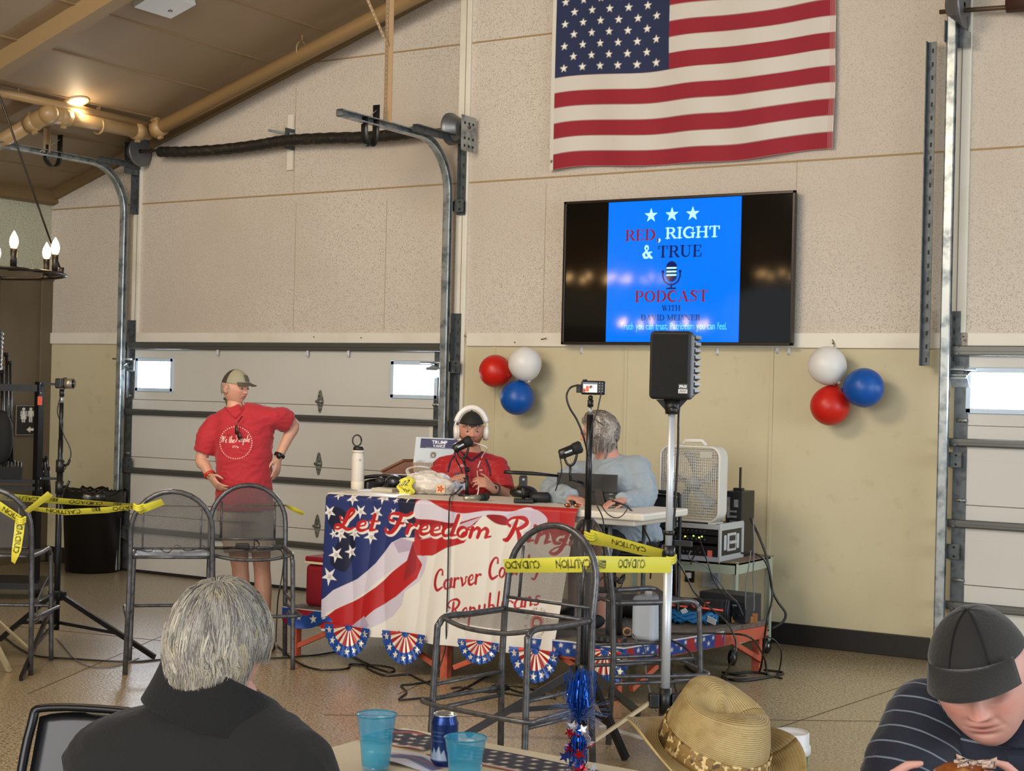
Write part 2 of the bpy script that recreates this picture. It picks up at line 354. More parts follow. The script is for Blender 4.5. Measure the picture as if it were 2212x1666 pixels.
SCRIPT = {
 'a': (.5, [([.08, .17, b_, .16, .1], A(.24, .24, .17, .22, 60, 300, 4)), (b_, [(.44, .46), (.42, .1)]), ([.16, .08], [(.42, .08), (.56, .08)])]),
 'b': (.48, [(b_, [(.12, .95), (.12, .1)]), ([.08, .17, b_, .16, .12], A(.22, .22, .18, .2, 120, -140, 4))]),
 'c': (.42, [([.16, .1, .16, b_, .14, .09], A(.24, .24, .18, .22, 30, 320, 5))]),
 'd': (.52, [([.08, .17, b_, .16, .1], A(.24, .24, .17, .22, 60, 300, 4)), (b_, [(.46, .95), (.42, .1)]), ([.16, .08], [(.42, .08), (.56, .08)])]),
 'e': (.42, [([.08, .08, .12, .13, b_, b_, .15, .08], [(.12, .22), (.34, .3), (.32, .46), (.2, .45), (.1, .3), (.14, .1), (.28, .04), (.46, .12)])]),
 'g': (.5, [([.08, .17, b_, .16, .1], A(.24, .26, .17, .2, 60, 300, 4)), ([b_, b_, .16, .1, .07], [(.46, .46), (.42, -.1), (.28, -.34), (.1, -.3), (.2, -.12)]), ([.07, .07], [(.2, -.12), (.55, .06)])]),
 'h': (.52, [(b_, [(.12, .95), (.1, .06)]), ([.08, .15, b_, .14], [(.12, .3), (.3, .46), (.4, .32), (.4, .06)]), ([.14, .07], [(.4, .06), (.54, .1)])]),
 'i': (.28, [(b_, [(.14, .44), (.12, .1)]), ([.14, .07], [(.12, .07), (.3, .12)]), (.17, [(.18, .68), (.19, .68)])]),
 'l': (.28, [(b_, [(.14, .95), (.12, .1)]), ([.14, .07], [(.12, .07), (.3, .12)])]),
 'm': (.82, [(b_, [(.1, .44), (.1, .06)]), ([.08, .15, b_, .18], [(.12, .28), (.26, .46), (.38, .34), (.38, .06)]), ([.08, .15, b_, .16], [(.4, .28), (.54, .46), (.66, .34), (.66, .08)]), ([.14, .07], [(.66, .07), (.84, .12)])]),
 'n': (.54, [(b_, [(.1, .44), (.1, .06)]), ([.08, .15, b_, .16], [(.12, .28), (.28, .46), (.4, .34), (.4, .08)]), ([.14, .07], [(.4, .07), (.56, .12)])]),
 'o': (.46, [([.14, .1, .16, b_, .16, .1, .14, .18, .14], A(.24, .24, .17, .21, 20, 380, 8)), (.07, [(.34, .38), (.5, .36)])]),
 'p': (.5, [(b_, [(.12, .46), (.08, -.34)]), ([.08, .17, b_, .16, .1], A(.24, .24, .18, .2, 130, -140, 4))]),
 'r': (.42, [(b_, [(.12, .44), (.1, .06)]), ([.08, .12, .18], [(.12, .28), (.26, .44), (.36, .42)])]),
 's': (.38, [([.12, .1, .16, .18, .12, .14], [(.34, .42), (.2, .46), (.14, .34), (.3, .2), (.26, .06), (.08, .07)])]),
 't': (.34, [(b_, [(.16, .78), (.14, .12)]), ([.16, .07], [(.14, .08), (.34, .12)]), (.09, [(.02, .5), (.34, .5)])]),
 'u': (.52, [([b_, b_, .14, .08], [(.1, .46), (.1, .14), (.22, .05), (.38, .2)]), (b_, [(.4, .46), (.4, .1)]), ([.14, .07], [(.4, .07), (.56, .12)])]),
 'v': (.46, [([.12, b_, .14], [(.06, .44), (.14, .36), (.2, .06)]), ([.14, .12, .1, .12], [(.2, .06), (.38, .2), (.38, .42), (.46, .42)])]),
 'y': (.5, [([b_, b_, .14, .08], [(.1, .46), (.1, .2), (.2, .08), (.38, .2)]), ([b_, b_, .16, .1], [(.44, .46), (.38, -.1), (.24, -.32), (.06, -.26)])]),
 'L': (.62, [([.1, .12, .1, .12, b_, .22, .2, .1, .1, .14, .2, .15, .08], [(.0, .62), (.08, .46), (.26, .5), (.46, .84), (.4, .97), (.28, .86), (.22, .4), (.1, .08), (-.08, .06), (-.06, .22), (.14, .2), (.38, .04), (.6, .16)])]),
 'F': (.64, [([.14, .12, .1, .18, .14, .14, .16], [(.16, .56), (-.02, .62), (.0, .86), (.24, .9), (.5, .84), (.64, .86), (.74, .97)]), ([.2, .23, .2, .14, .13], [(.4, .84), (.34, .4), (.2, .06), (.0, .03), (-.06, .18)]), (.12, [(.3, .46), (.54, .48)])]),
 'R': (.7, [([.16, .23, .2, .12], [(.26, .84), (.24, .4), (.16, .06), (.04, .04)]), ([.12, .12, .1, .18, .2, .16, .1], [(.1, .6), (-.04, .74), (.1, .94), (.44, .96), (.6, .78), (.46, .56), (.26, .5)]), ([.12, .22, .18, .09], [(.36, .5), (.5, .26), (.58, .06), (.76, .12)])]),
 'C': (.6, [([.16, .11, .14, .22, .24, .2, .12], [(.54, .72), (.52, .92), (.34, .96), (.14, .7), (.1, .32), (.28, .04), (.58, .14)])]),
 'W': (.9, [([.1, .16, .18, .14], [(.0, .8), (.1, .94), (.16, .6), (.16, .06)]), ([.08, .08], [(.16, .06), (.46, .9)]), ([.18, .16], [(.46, .9), (.48, .06)]), ([.08, .08, .1], [(.48, .06), (.82, .8), (.86, .96)])]),
 'P': (.62, [([.16, .2, .16, .1], [(.3, .9), (.26, .4), (.14, .03), (-.02, .06)]), ([.1, .1, .1, .16, .18, .14, .1], [(.1, .62), (-.06, .76), (.1, .94), (.42, .97), (.58, .78), (.44, .54), (.26, .5)])]),
}
# ================================================================ SETTING
wallup = mat('wood_fibre_board', '#c9c0b3', .92, noise=[(100, '#a3978a', .51, .66), (170, '#ddd5c8', .55, .70), (.7, '#bcb0a2', .42, .75)], bump=(90, .5))
yellow = mat('cream_wall_paint', '#c3ba9a', .55, noise=[(1.1, '#bbb190', .4, .7), (9, '#b8ad8b', .62, .75)], bump=(120, .06))
trimm = mat('ivory_trim_paint', '#dad5c7', .5, noise=(3, '#cfc9b8', .5, .75))
tan = mat('tan_ceiling_paint', '#8f7a5e', .6, noise=(1.2, '#826c4f', .4, .75))
tand = mat('dark_tan_paint', '#77613f', .6)
pipem = mat('tan_pipe_paint', '#9c8058', .38)
galv = mat('galvanised_steel', '#a9aead', .36, .6, noise=(14, '#6e777c', .45, .7))
galvd = mat('dull_steel', '#5d6264', .5, .6, noise=(20, '#45494b', .45, .7))
blk = mat('black_plastic', '#141414', .4); blkm = mat('matte_black', '#101011', .75)
white = mat('white_plastic', '#dcdad6', .4); base = mat('black_rubber_base', '#17130f', .5)
# floor with control joints
fl = mat('polished_aggregate_floor', '#9a8b6c', .30, spec=.6, noise=[(58, '#66563d', .49, .57), (90, '#c4b79b', .54, .61), (.55, '#8b7858', .45, .75), (150, '#4d3f2b', .58, .66)], bump=(60, .3), coat=.25)
b = MB(); b.box((-3, 3, -.05), (26, 24, .1)); struct(b.build('floor', fl))
joint = mat('floor_joint', '#4b3d28', .7)
b = MB()
for (a, c) in (((860, 1500), (1230, 1340)), ((700, 1545), (2000, 1560)), ((1600, 1600), (1960, 1480)), ((60, 1500), (360, 1370)), ((-50, 1345), (700, 1420)), ((200, 1560), (560, 1490))):
    A_, B_ = flo(*a), flo(*c); A_.z = B_.z = .001; b.bar(A_, B_, .005, .002)
struct(b.build('trim_1', joint))
# back wall: lower painted part, upper boards, seams
XL = -11.53
ZT = 2.10; ZT2 = 2.205
SLP = (4.95-3.56)/(-7.32+11.52)
def zr(x): return 3.56+SLP*(x+11.52)
b = MB(); b.prism([(XL-.2, D, -.1), (5, D, -.1), (5, D, ZT+.05), (XL-.2, D, ZT+.05)], (0, 1, 0), .2)
b.m(1).prism([(XL-.2, D-.001, ZT), (5, D-.001, ZT), (5, D-.001, 9.5), (XL-.2, D-.001, zr(XL-.2)+.3)], (0, 1, 0), .2)
seam = mat('board_joint', '#9c8158', .8)
b.m(2)
for z, dz in ((3.405, .055), (4.53, .05)): b.bar((XL, D-.003, z-.01), (5, D-.003, z+dz), .012, .006, Vector((0, 1, 0)))
b.m(3)
for px, y0, y1 in ((640, 190, 415), (640, 438, 715), (836, 430, 715), (1722, 345, 720), (1180, 395, 720)):
    p, q = ony(px, y0, D-.002), ony(px, y1, D-.002); q.x = p.x; b.bar(p, q, .004, .003, Vector((0, 1, 0)))
for px in (1353, 1668, 1068):
    p = ony(px, 800, D-.003); b.m(0).bar((p.x, D-.004, .1), (p.x, D-.004, ZT), .022, .008, Vector((0, 1, 0)))
struct(b.build('wall_back', [yellow, wallup, seam, mat('board_butt_joint', '#a79680', .9)]))
# trims
b = MB()
b.box(((XL-6.95)/2-.0, D-.012, (ZT+ZT2)/2), (6.95-11.53+9.2-.02, .024, ZT2-ZT)) if 0 else None
def seg(x0, x1): b.box(((x0+x1)/2, D-.012, (ZT+ZT2)/2), (x1-x0, .024, ZT2-ZT), bev=.003)
seg(XL, -10.5); seg(-10.42, -6.87); seg(-6.7, -2.9); seg(-2.72, 4)
knot = mat('screw_hole', '#6b5a45', .8)
b.m(1)
for px, py in ((678, 728), (780, 730), (1170, 733), (1112, 740), (1799, 742), (2080, 727), (2083, 735), (1004, 726)): p = ony(px, py, D-.026); b.ball(p, (.008, .002, .006), seg=8, rings=5)
struct(b.build('trim_2', [trimm, knot]))
b = MB()
for x, w, z0, z1 in ((-6.775, .105, 0, 5.3), (-10.37, .09, ZT2-.0, zr(-10.37)-.1), (-2.81, .15, ZT2, 6.5)):
    b.box((x, D-.014, (z0+z1)/2), (w, .028, z1-z0), bev=.004)
    b.m(1).box((x+w*.1, D-.029, (z0+z1)/2), (.004, .002, z1-z0)).m(0)
struct(b.build('trim_3', [trimm, knot]))
b = MB(); b.box(((-6.7-2.93)/2, D-.01, .075), (6.7-2.93, .02, .15), bev=.004); b.box(((XL-10.56)/2, D-.01, .075), (11.53-10.56, .02, .15), bev=.004)
struct(b.build('baseboard_back', base))
# left wall
lw = mat('pale_green_wall_board', '#a9a893', .9, noise=[(70, '#8d8c78', .52, .66), (120, '#bdbca8', .56, .7)], bump=(90, .4))
b = MB(); b.prism([(XL, D+.1, 2.6), (XL, -6, 2.6), (XL, -6, 9), (XL, D+.1, 3.9)], (-1, 0, 0), .2); struct(b.build('wall_left', lw))
tp = mat('taupe_metal_panel', '#5e523f', .55, noise=(1.5, '#524632', .4, .7))
b = MB(); b.prism([(XL+.02, D, 0), (XL+.02, -6, 0), (XL+.02, -6, 2.74), (XL+.02, D, 2.74)], (-1, 0, 0), .2)
b.box((XL+.03, 2, 2.74), (.06, 17, .07))
for k in range(14): b.box((XL+.03, D-.05-k*.62 + (.0 if k else -.02), 1.37), (.03, .07 if k else .14, 2.72), bev=.006)
struct(b.build('wall_left_lower', tp))
# ceiling (rises to the right) with panel seams, rafter and rake trim
nz = Vector((-SLP, 0, 1)).normalized()
def ceil_pt(px, py): d = ray(px, py); P0 = Vector((-11.52, 0, 3.56)); t = (P0-CP).dot(nz)/d.dot(nz); return CP+d*t
b = MB()
x1 = 3.0
b.prism([(XL-.1, D+.1, zr(XL-.1)), (x1, D+.1, zr(x1)), (x1, -6, zr(x1)), (XL-.1, -6, zr(XL-.1))], (-SLP, 0, 1), .15)
b.m(1)
for k in range(24):
    x = XL+.45+k*.61
    if x > x1: break
    b.bar((x, D, zr(x)-.004), (x, -6, zr(x)-.004), .022, .008, nz)
struct(b.build('ceiling', [tan, mat('ceiling_seam', '#8a7150', .7)]))
b = MB()
b.bar((XL, D-.03, zr(XL)-.045), (x1, D-.03, zr(x1)-.045), .05, .09, nz); b.bar((XL+.04, D, zr(XL)-.05), (XL+.04, -6, zr(XL)-.05), .07, .13, nz)
struct(b.build('trim_4', tand))
p1, p2 = ceil_pt(18, 100), ceil_pt(215, 0)
yb = (p1.y+p2.y)/2
b = MB(); b.bar((XL, yb, zr(XL)-.07), (x1, yb, zr(x1)-.07), .13, .14, nz)
struct(b.build('trim_5', mat('rafter_paint', '#8a7350', .6)))
print('rafter', p1, p2)
# recessed ceiling lamp
pc = ceil_pt(164, 219)
t = thing('ceiling_lamp', 'round recessed ceiling lamp glowing above the tan pipes', 'ceiling light', pc)
R = nz.to_track_quat('Z', 'Y').to_matrix()
b = MB(); b.lathe([(.11, .005), (.11, -.012), (.085, -.016), (.082, .0)], pc, 28, R); b.build('trim_ring', mat('lamp_ring', '#c9b08a', .4), t)
b = MB(); b.lathe([(.082, -.008), (.0001, -.012)], pc, 28, R); b.build('diffuser', mat('lamp_glow', '#fff2d8', .5, emit=14, emc='#ffd9a0'), t)
l = bpy.data.lights.new('recessed_lamp_light', 'POINT'); l.energy = 9; l.color = (1, .78, .5); l.shadow_soft_size = .06
lo = bpy.data.objects.new('recessed_lamp_light', l); COL.objects.link(lo); lo.location = pc-nz*.12
# white box on the ceiling
pb = [ceil_pt(*q) for q in ((286, 2), (366, 27), (420, -3), (335, -30))]
t = thing('ceiling_box', 'flat white square box mounted on the tan ceiling at the top edge', 'access point', pb[1])
b = MB(); b.prism([p-nz*.002 for p in pb], -nz, .05); b.build('housing', mat('white_enamel', '#cfd2d2', .4), t)
pp = ceil_pt(364, 9)-nz*.055; e1 = (pb[1]-pb[0]).normalized(); e2 = nz.cross(e1)
b = MB(); b.prism([pp+e1*a+e2*c for a, c in ((-.012, -.012), (.02, -.012), (.02, .012), (-.012, .012))], -nz, .002)
b.m(1).prism([pp-nz*.002+e1*a+e2*c for a, c in ((-.002, -.005), (.008, -.005), (.008, .005), (-.002, .005))], -nz, .001); b.build('logo', [blk, white], t)
# ---------------------------------------------------------------- sprinkler pipes
Yp = 9.93
def coupling(b, p, d, r):
    d = d.normalized(); b.cyl(p-d*.05, p+d*.05, r*1.25, seg=16); x, z = frame_of(d); b.box(p+z*r*1.35, (.03, .04, .03), Matrix((x, d, z)).transposed()); b.box(p-z*r*1.35, (.03, .04, .03), Matrix((x, d, z)).transposed())
j = ony(322, 288, Yp); far = ony(893, -6, Yp)
dd = (far-j).normalized(); far2 = j+dd*9
t = thing('sprinkler_pipe', 'thick tan painted pipe rising along the sloping ceiling edge', 'pipe', j)
b = MB(); b.tube([j+dd*.05, far2], .062, 18); b.build('pipe', pipem, t)
b = MB(); coupling(b, j+dd*.12, dd, .062); b.build('coupling', pipem, t)
b = MB(); q = ony(652, 108, Yp); b.tube([q+Vector((0, 0, .35)), q+Vector((0, 0, .08))], .006, 6); b.tube([q+Vector((0, .07*math.sin(a), .07*math.cos(a)-.0)) for a in np.linspace(0, 2*PI, 14)], .006, 6); b.build('hanger', pipem, t)
pa = onx(105, 245, j.x); e = onx(-30, 325, 0) 
t = thing('sprinkler_pipe', 'thick tan pipe hung level above the left door track with elbow ends', 'pipe', j)
P0 = j; P1 = onx(105, 246, j.x); dl = Vector((-1, 0, -SLP)).normalized(); P2 = P1+dl*1.6
b = MB(); b.tube([P0, P1], .062, 18); b.build('pipe', pipem, t)
b = MB(); b.tube(spline([P1+(P0-P1).normalized()*.14, P1+(P0-P1).normalized()*.04+dl*.02, P1+dl*.06, P1+dl*.18], 5), .075, 16); b.ball(P1, .085); b.build('elbow', pipem, t)
b = MB(); b.tube([P1+dl*.1, P2], .062, 18); b.build('pipe', pipem, t)
for nm, p, d in (('coupling', P1+(P0-P1).normalized()*.16, P0-P1), ('coupling', P1+dl*.2, dl), ('coupling', P0+(P1-P0).normalized()*.14, P1-P0)):
    b = MB(); coupling(b, p, d, .062); b.build(nm, pipem, t)
b = MB(); q = onx(212, 272, j.x); b.bar(q+Vector((-.05, 0, .5)), q+Vector((0, 0, .07)), .03, .005); b.bar(q+Vector((.02, 0, .5)), q+Vector((0, 0, .07)), .006, .03); b.tube([q+Vector((.07*math.sin(a), 0, .07*math.cos(a))) for a in np.linspace(0, 2*PI, 14)], .008, 6); b.build('hanger', pipem, t)
t = thing('sprinkler_pipe', 'slimmer tan pipe running level just above the thick one', 'pipe', j)
s0 = onx(332, 272, j.x+.02); s1 = onx(-40, 188, j.x+.02); s1.z = s0.z+.0
b = MB(); b.tube([s0, onx(-60, 186, j.x+.02)], .036, 14); b.build('pipe', pipem, t)
b = MB(); coupling(b, s0, s1-s0, .036); b.build('coupling', pipem, t)
for px in (40, 117):
    q = onx(px, 205, j.x+.02); b = MB(); b.bar(q+Vector((0, 0, .22)), q, .012, .004) ; b.build('hanger', pipem, t)
# ---------------------------------------------------------------- garage doors
dp = mat('door_panel_enamel', '#c6c4bd', .5, noise=(.9, '#bdbab1', .4, .7))
strut = mat('painted_strut', '#5f5f5a', .35, .5)
pane = mat('bright_window_pane', '#ffffff', .2, emit=40, emc='#e6f1ff')
wfr = mat('window_vinyl', '#b9cbdb', .4)
def hinge(b, x, z, y=D-.03):
    b.prism([(x-.035, y, z), (x-.012, y, z+.09), (x, y, z+.10), (x+.012, y, z+.09), (x+.04, y, z), (x+.012, y, z-.09), (x, y, z-.10), (x-.012, y, z-.09)], (0, -1, 0), .006)
    b.cyl((x-.035, y-.015, z), (x+.035, y-.015, z), .012, seg=8)
def garage(n, x0, x1, wins):
    z1 = 2.10
    b = MB(); zs = [0, .53, 1.06, 1.59, 2.1]
    for k in range(4):
        # section with window openings cut out
        y0, y1 = D-.03, D+.02
        cuts = wins if k == 3 else []
        x = x0
        for (a, c, wz0, wz1) in cuts:
            b.box(((x+a)/2, (y0+y1)/2, (zs[k]+zs[k+1])/2), (a-x, .05, zs[k+1]-zs[k]-.006))
            b.box(((a+c)/2, (y0+y1)/2, (zs[k]+wz0)/2), (c-a, .05, wz0-zs[k]-.003)); b.box(((a+c)/2, (y0+y1)/2, (zs[k+1]+wz1)/2), (c-a, .05, zs[k+1]-wz1-.003)); x = c
        b.box(((x+x1)/2, (y0+y1)/2, (zs[k]+zs[k+1])/2), (x1-x, .05, zs[k+1]-zs[k]-.006))
        for q in ((.30,) if k < 3 else ()): b.box(((x0+x1)/2, D-.0305, zs[k]+q), (x1-x0, .002, .003))
    d = struct(b.build('door_%d' % n, dp))
    for z, h in ((2.085, .07), (1.475, .055), (.935, .055), (.39, .055)):
        b = MB(); b.box(((x0+x1)/2, D-.05, z), (x1-x0+.1, .04, h), bev=.012); b.box(((x0+x1)/2, D-.075, z+.012), (x1-x0+.1, .012, h*.4))
        for x in (x0+.03, x1-.03): b.box((x, D-.085, z+h*.3), (.02, .012, .012)); b.box((x, D-.085, z-h*.3), (.02, .012, .012))
        b.build('strut', strut, d)
    for (a, c, wz0, wz1) in wins:
        b = MB(); w = .035
        for (cx, cz, sx, sz) in (((a+c)/2, wz0+w/2, c-a, w), ((a+c)/2, wz1-w/2, c-a, w), (a+w/2, (wz0+wz1)/2, w, wz1-wz0), (c-w/2, (wz0+wz1)/2, w, wz1-wz0)): b.box((cx, D-.012, cz), (sx, .06, sz), bev=.004)
        f = b.build('window_frame', wfr, d)
        b = MB(); b.box(((a+c)/2, D-.024, (wz0+wz1)/2), (c-a-.04, .006, wz1-wz0-.04)); b.build('pane', pane, f)
    for z in (.53, 1.06, 1.59):
        hm_ = mat('zinc_hinge', '#8e8f86', .45, .5, noise=(60, '#55564f', .45, .6))
        xs = [x0+.06, x1-.06]+[x0+(x1-x0)*q for q in (.355, .645)]
        for x in xs:
            b = MB(); hinge(b, x, z-.0+.03, D-.03); b.build('hinge', hm_, d)
    for x in (x0+.05, x1-.05):
        b = MB(); b.box((x, D-.034, 1.05), (.09, .008, 2.08)); b.build('end_stile', galvd, d)
        b = MB(); b.prism([(x-.06, D-.05, 1.94), (x+.06, D-.05, 1.94), (x+.06, D-.16, 1.9), (x-.06, D-.16, 1.9)], (0, 0, 1), .004); b.prism([(x-.06, D-.05, 1.84), (x+.06, D-.05, 1.84), (x+.06, D-.14, 1.92), (x-.06, D-.14, 1.92)], (0, 0, 1), .004); b.cyl((x-.12, D-.13, 1.96), (x+.12, D-.13, 1.96), .008, seg=8)
        b.build('roller_bracket', galv, d)
    b = MB(); b.box(((x0+x1)/2, D-.035, .012), (x1-x0, .03, .024)); b.build('bottom_seal', blkm, d)
    return d
g1 = garage(1, -10.46, -6.9, [(-10.33, -9.86, 1.665, 1.975), (-7.43, -6.96, 1.665, 1.975)])
lab = MB(); q = ony(938, 938, D-.033); lab.box(q, (.10, .003, .16)); lab.build('notice_label', mat('label_paper', '#d8d4c8', .6), g1)
lab = MB(); q = ony(957, 938, D-.036); lab.box(q, (.05, .003, .13)); lab.m(1).prism([q+Vector((-.015, -.002, -.03)), q+Vector((.015, -.002, -.03)), q+Vector((0, -.002, 0))], (0, -1, 0), .001); lab.build('warning_label', [mat('warning_orange', '#d98a17', .5), blk], g1)
g2 = garage(2, -2.8, 1.2, [(-2.72, -2.1, 1.67, 1.975), (-1.2, -.6, 1.67, 1.975)])
# tracks
def Lchan(b, path, w=.055, d=.028):
    """steel track channel: back web plus curled lips"""
    n = len(path); P = [Vector(p) for p in path]
    for off, r in (((0, 0), (.006, w*.5)),):
        pass
    b.tube(P, w*.34, 8)
def track(label, x, ytk, ztop, run, flip, thickx=.06, hang=None):
    t = thing('door_track', label, 'track', (x, ytk, 0))
    r = .42
    prof = [(x, ytk, .02), (x, ytk, ztop-r)]+[(x, ytk-r+r*math.cos(a), ztop-r+r*math.sin(a)) for a in np.linspace(0, PI/2, 12)[1:]]+[(x, ytk-run, ztop+.0)]
    b = MB(); vs = []
    # C-channel swept: cross-section in (x, normal) plane
    P = [Vector(p) for p in prof]; sec = [(-.03, -.022), (-.03, .022), (-.02, .028), (.028, .028), (.034, .018), (.03, .018), (.026, .022), (-.02, .022), (-.024, .018), (-.024, -.018), (-.02, -.022), (.026, -.022), (.03, -.018), (.034, -.018), (.028, -.028), (-.02, -.028)]
    sec = [(sx_*flip, sn) for sx_, sn in sec]
    for i, p in enumerate(P):
        a = P[max(i-1, 0)]; c = P[min(i+1, len(P)-1)]; dr = (c-a).normalized(); nn = Vector((1, 0, 0)).cross(dr).normalized()
        vs += [p+Vector((sx_, 0, 0))+nn*sn for sx_, sn in sec]
    k = len(sec); fs = [(i*k+q, i*k+(q+1) % k, (i+1)*k+(q+1) % k, (i+1)*k+q) for i in range(len(P)-1) for q in range(k)]
    b.add(vs, fs, False); b.build('rail', galv, t)
    return t
tkA = track('curved steel door track left of the standing man', -10.40, D-.16, 3.72, 2.35, 1)
tkB = track('curved steel door track ending left of the flag', -6.82, D-.16, 3.72, 1.42, 1)
tkC = track('straight steel door track by the right garage door', -2.83, D-.16, 6.2, 1.0, 1)
def bracket(t, x, z, w=.12, side=1):
    b = MB(); b.box((x+side*.06, D-.09, z), (w, .006, .10)); b.box((x, D-.10, z), (.006, .13, .08)); 
    b.m(1)
    for q in (-.03, .03): b.ball((x+side*.07, D-.096, z+q), .008, seg=8, rings=5)
    b.build('bracket', [galvd, blkm], t)
def angle(t, x, z0, z1, w=.05, yy=D-.035):
    b = MB(); b.box((x, yy, (z0+z1)/2), (w, .006, z1-z0)); b.box((x-w/2, yy-.025, (z0+z1)/2), (.006, .05, z1-z0))
    b.m(1)
    for z in np.arange(z0+.04, z1, .09): b.box((x+.005, yy-.004, z), (.012, .002, .03))
    b.build('punched_angle', [galvd, mat('slot_dark', '#2a2a2a', .8)], t)
for t, x, zs in ((tkA, -10.40, (1.9, 1.0, .35)), (tkB, -6.82, (1.93, 3.22, 1.0)), (tkC, -2.83, (1.93, 1.36, .75, .2))):
    for z in zs: bracket(t, x, z, .09, 1)
angle(tkA, -10.37, 1.6, 2.32); angle(tkA, -10.37, 3.3, 3.75); angle(tkB, -6.78, 0.9, 2.36, .06); angle(tkB, -6.76, 3.15, 3.75, .05); angle(tkC, -2.97, 1.98, 4.15, .055, D-.12); angle(tkC, -2.81, 1.9, 2.35, .09)
# top brackets: horizontal angle from wall to track
for t, x, z, L in ((tkA, -10.34, 3.74, .55), (tkB, -6.76, 3.74, .75)):
    b = MB(); b.box((x, D-L/2, z), (.006, L, .05)); b.box((x+.02, D-L/2, z+.025), (.045, L, .006)); b.build('top_angle', galvd, t)
# torsion tube, drums
t = thing('spring_shaft', 'long sagging black spring tube between two winding drums on the wall', 'torsion spring', ony(640, 305, D-.16))
pL, pR = ony(290, 328, D-.16), ony(1016, 275, D-.16)
b = MB(); b.tube([pL, pL.lerp(pR, .5)+Vector((0, 0, -.02)), pR], .014, 8); b.build('shaft', mat('rusty_rod', '#5c4a3a', .5, .5), t)
def cover(px):
    q = spline([ony(x, y, D-.16) for x, y in px], 10); b = MB()
    n = len(q); b.tube(q, [.048+.003*math.sin(i*2.1) for i in range(n)], 12); return b
b = cover([(345, 328), (400, 328), (480, 323), (560, 313), (615, 304), (700, 299), (800, 296), (880, 288), (912, 281)])
b.build('spring_cover', mat('black_spring_wrap', '#17140f', .6, noise=(30, '#3a3226', .55, .7)), t)
b = MB(); wc = ony(628, 303, D-.02); b.box(wc+Vector((0, 0, -.02)), (.06, .02, .48)); b.build('centre_plate', trimm, t)
b = MB(); b.box(wc+Vector((.03, -.05, .0)), (.012, .12, .18)); b.bar(wc+Vector((-.12, -.16, .07)), wc+Vector((.06, -.03, .04)), .02, .02); b.build('centre_bracket', galvd, t)
Rx = rotm(0, PI/2, 0)
def drum(c, s, r=.13):
    b = MB(); prof = [(.02, -.06), (.06, -.06), (.065, -.05)]+[(.07+i*.006*r/.13+(.003 if i % 2 else 0), -.05+i*.009) for i in range(10)]+[(r*.98, .045), (r, .05), (r, .06), (r*.9, .06), (.05, .05), (.03, .055), (.02, .055)]
    b.lathe([(a, z*s) for a, z in prof], c, 28, Rx)
    return b
drum(pL+Vector((.02, 0, 0)), 1, .14).build('drum', mat('cast_drum', '#74767a', .45, .7), t)
dr = ony(985, 278, D-.16)
drum(dr, -1, .13).build('drum', MC['cast_drum'], t)
b = MB(); q = dr+Vector((.12, 0, -.05)); b.box(q, (.008, .20, .28)); b.m(1)
for dy in (-.06, 0, .06):
    for dz in (-.1, -.04, .08): b.cyl(q+Vector((-.006, dy, dz)), q+Vector((.006, dy, dz)), .012, seg=8)
b.build('bearing_plate', [galv, blkm], t)
b = MB(); q = pL+Vector((-.07, .05, -.05)); b.box(q, (.008, .20, .3)); b.build('bearing_plate', galvd, t)
# hanging angle irons and strap bumpers
hm = mat('tan_punched_angle', '#a58c6c', .5, noise=None)
def punched(b, a, c, w=.035):
    b.m(0).bar(a, c, w, .004); d = (c-a); n = int(d.length/.035); x, z = frame_of(d)
    b.m(1)
    for i in range(n):
        p = a+d*((i+.5)/n)-Vector((0, .004, 0)); b.ball(p, (.005, .002, .007), seg=6, rings=4)
def hanger(label, trk, top, bot, br):
    t = thing('hanging_angle', label, 'bracket', bot)
    b = MB(); punched(b, top, bot, .045); b.m(0).bar(top+Vector((.022, .02, 0)), bot+Vector((.022, .02, 0)), .004, .04); b.build('angle_iron', [hm, mat('hole_light', '#d8c9a8', .8)], t)
    if br:
        b = MB(); punched(b, br[0], br[1], .025); b.build('brace', [hm, MC['hole_light']], t)
    return t
hY = D-.16-1.0
tB = onx(845, -14, -6.82); bB = onx(832, 272, -6.82)
bb = Vector((-6.82, bB.y, 3.74)); tt = Vector((-6.82, bB.y, 5.3))
hanger('punched tan angle iron hanging from the roof to the middle track', tkB, tt, bb, (onx(790, -10, -6.82), onx(838, 100, -6.82)))
bA = onx(97, 322, -10.40); hanger('short punched tan angle holding the left track', tkA, Vector((bA.x, bA.y, 4.25)), Vector((bA.x, bA.y, 3.72)), (Vector((bA.x-.2, bA.y-.1, 4.05)), Vector((bA.x, bA.y, 3.85))))
def strap(label, c, w, h, dr):
    t = thing('strap_bumper', label, 'bumper', c)
    P = [c+dr*(w/2*math.cos(a)*(1 if a < PI/2 else 1)) + Vector((0, 0, -h*.25+ (-h*.75*math.sin(a)))) for a in np.linspace(0, PI, 16)]
    P = [c+dr*(w/2)+Vector((0, 0, .16))]+P+[c-dr*(w/2)+Vector((0, 0, .05))]
    b = MB(); side = dr.cross(Vector((0, 0, 1))).normalized()*.03
    vs = []; 
    for p in P: vs += [p-side, p+side]
    b.add(vs, [(2*i, 2*i+1, 2*i+3, 2*i+2) for i in range(len(P)-1)], True); b.build('strap', blk, t, thick=.005)
    b = MB(); b.tube([c-dr*(w*.9)+Vector((0, 0, -.02)), c+dr*(w/2)+Vector((0, 0, .12))], .004, 6); b.build('cable_tie', mat('pale_tie', '#b8b0a0', .5), t)
strap('black loop strap hanging on the middle track', onx(800, 270, -6.82), .14, .16, Vector((0, 1, 0)))
strap('black loop strap hanging on the left track', onx(114, 328, -10.40), .16, .13, Vector((0, 1, 0)))
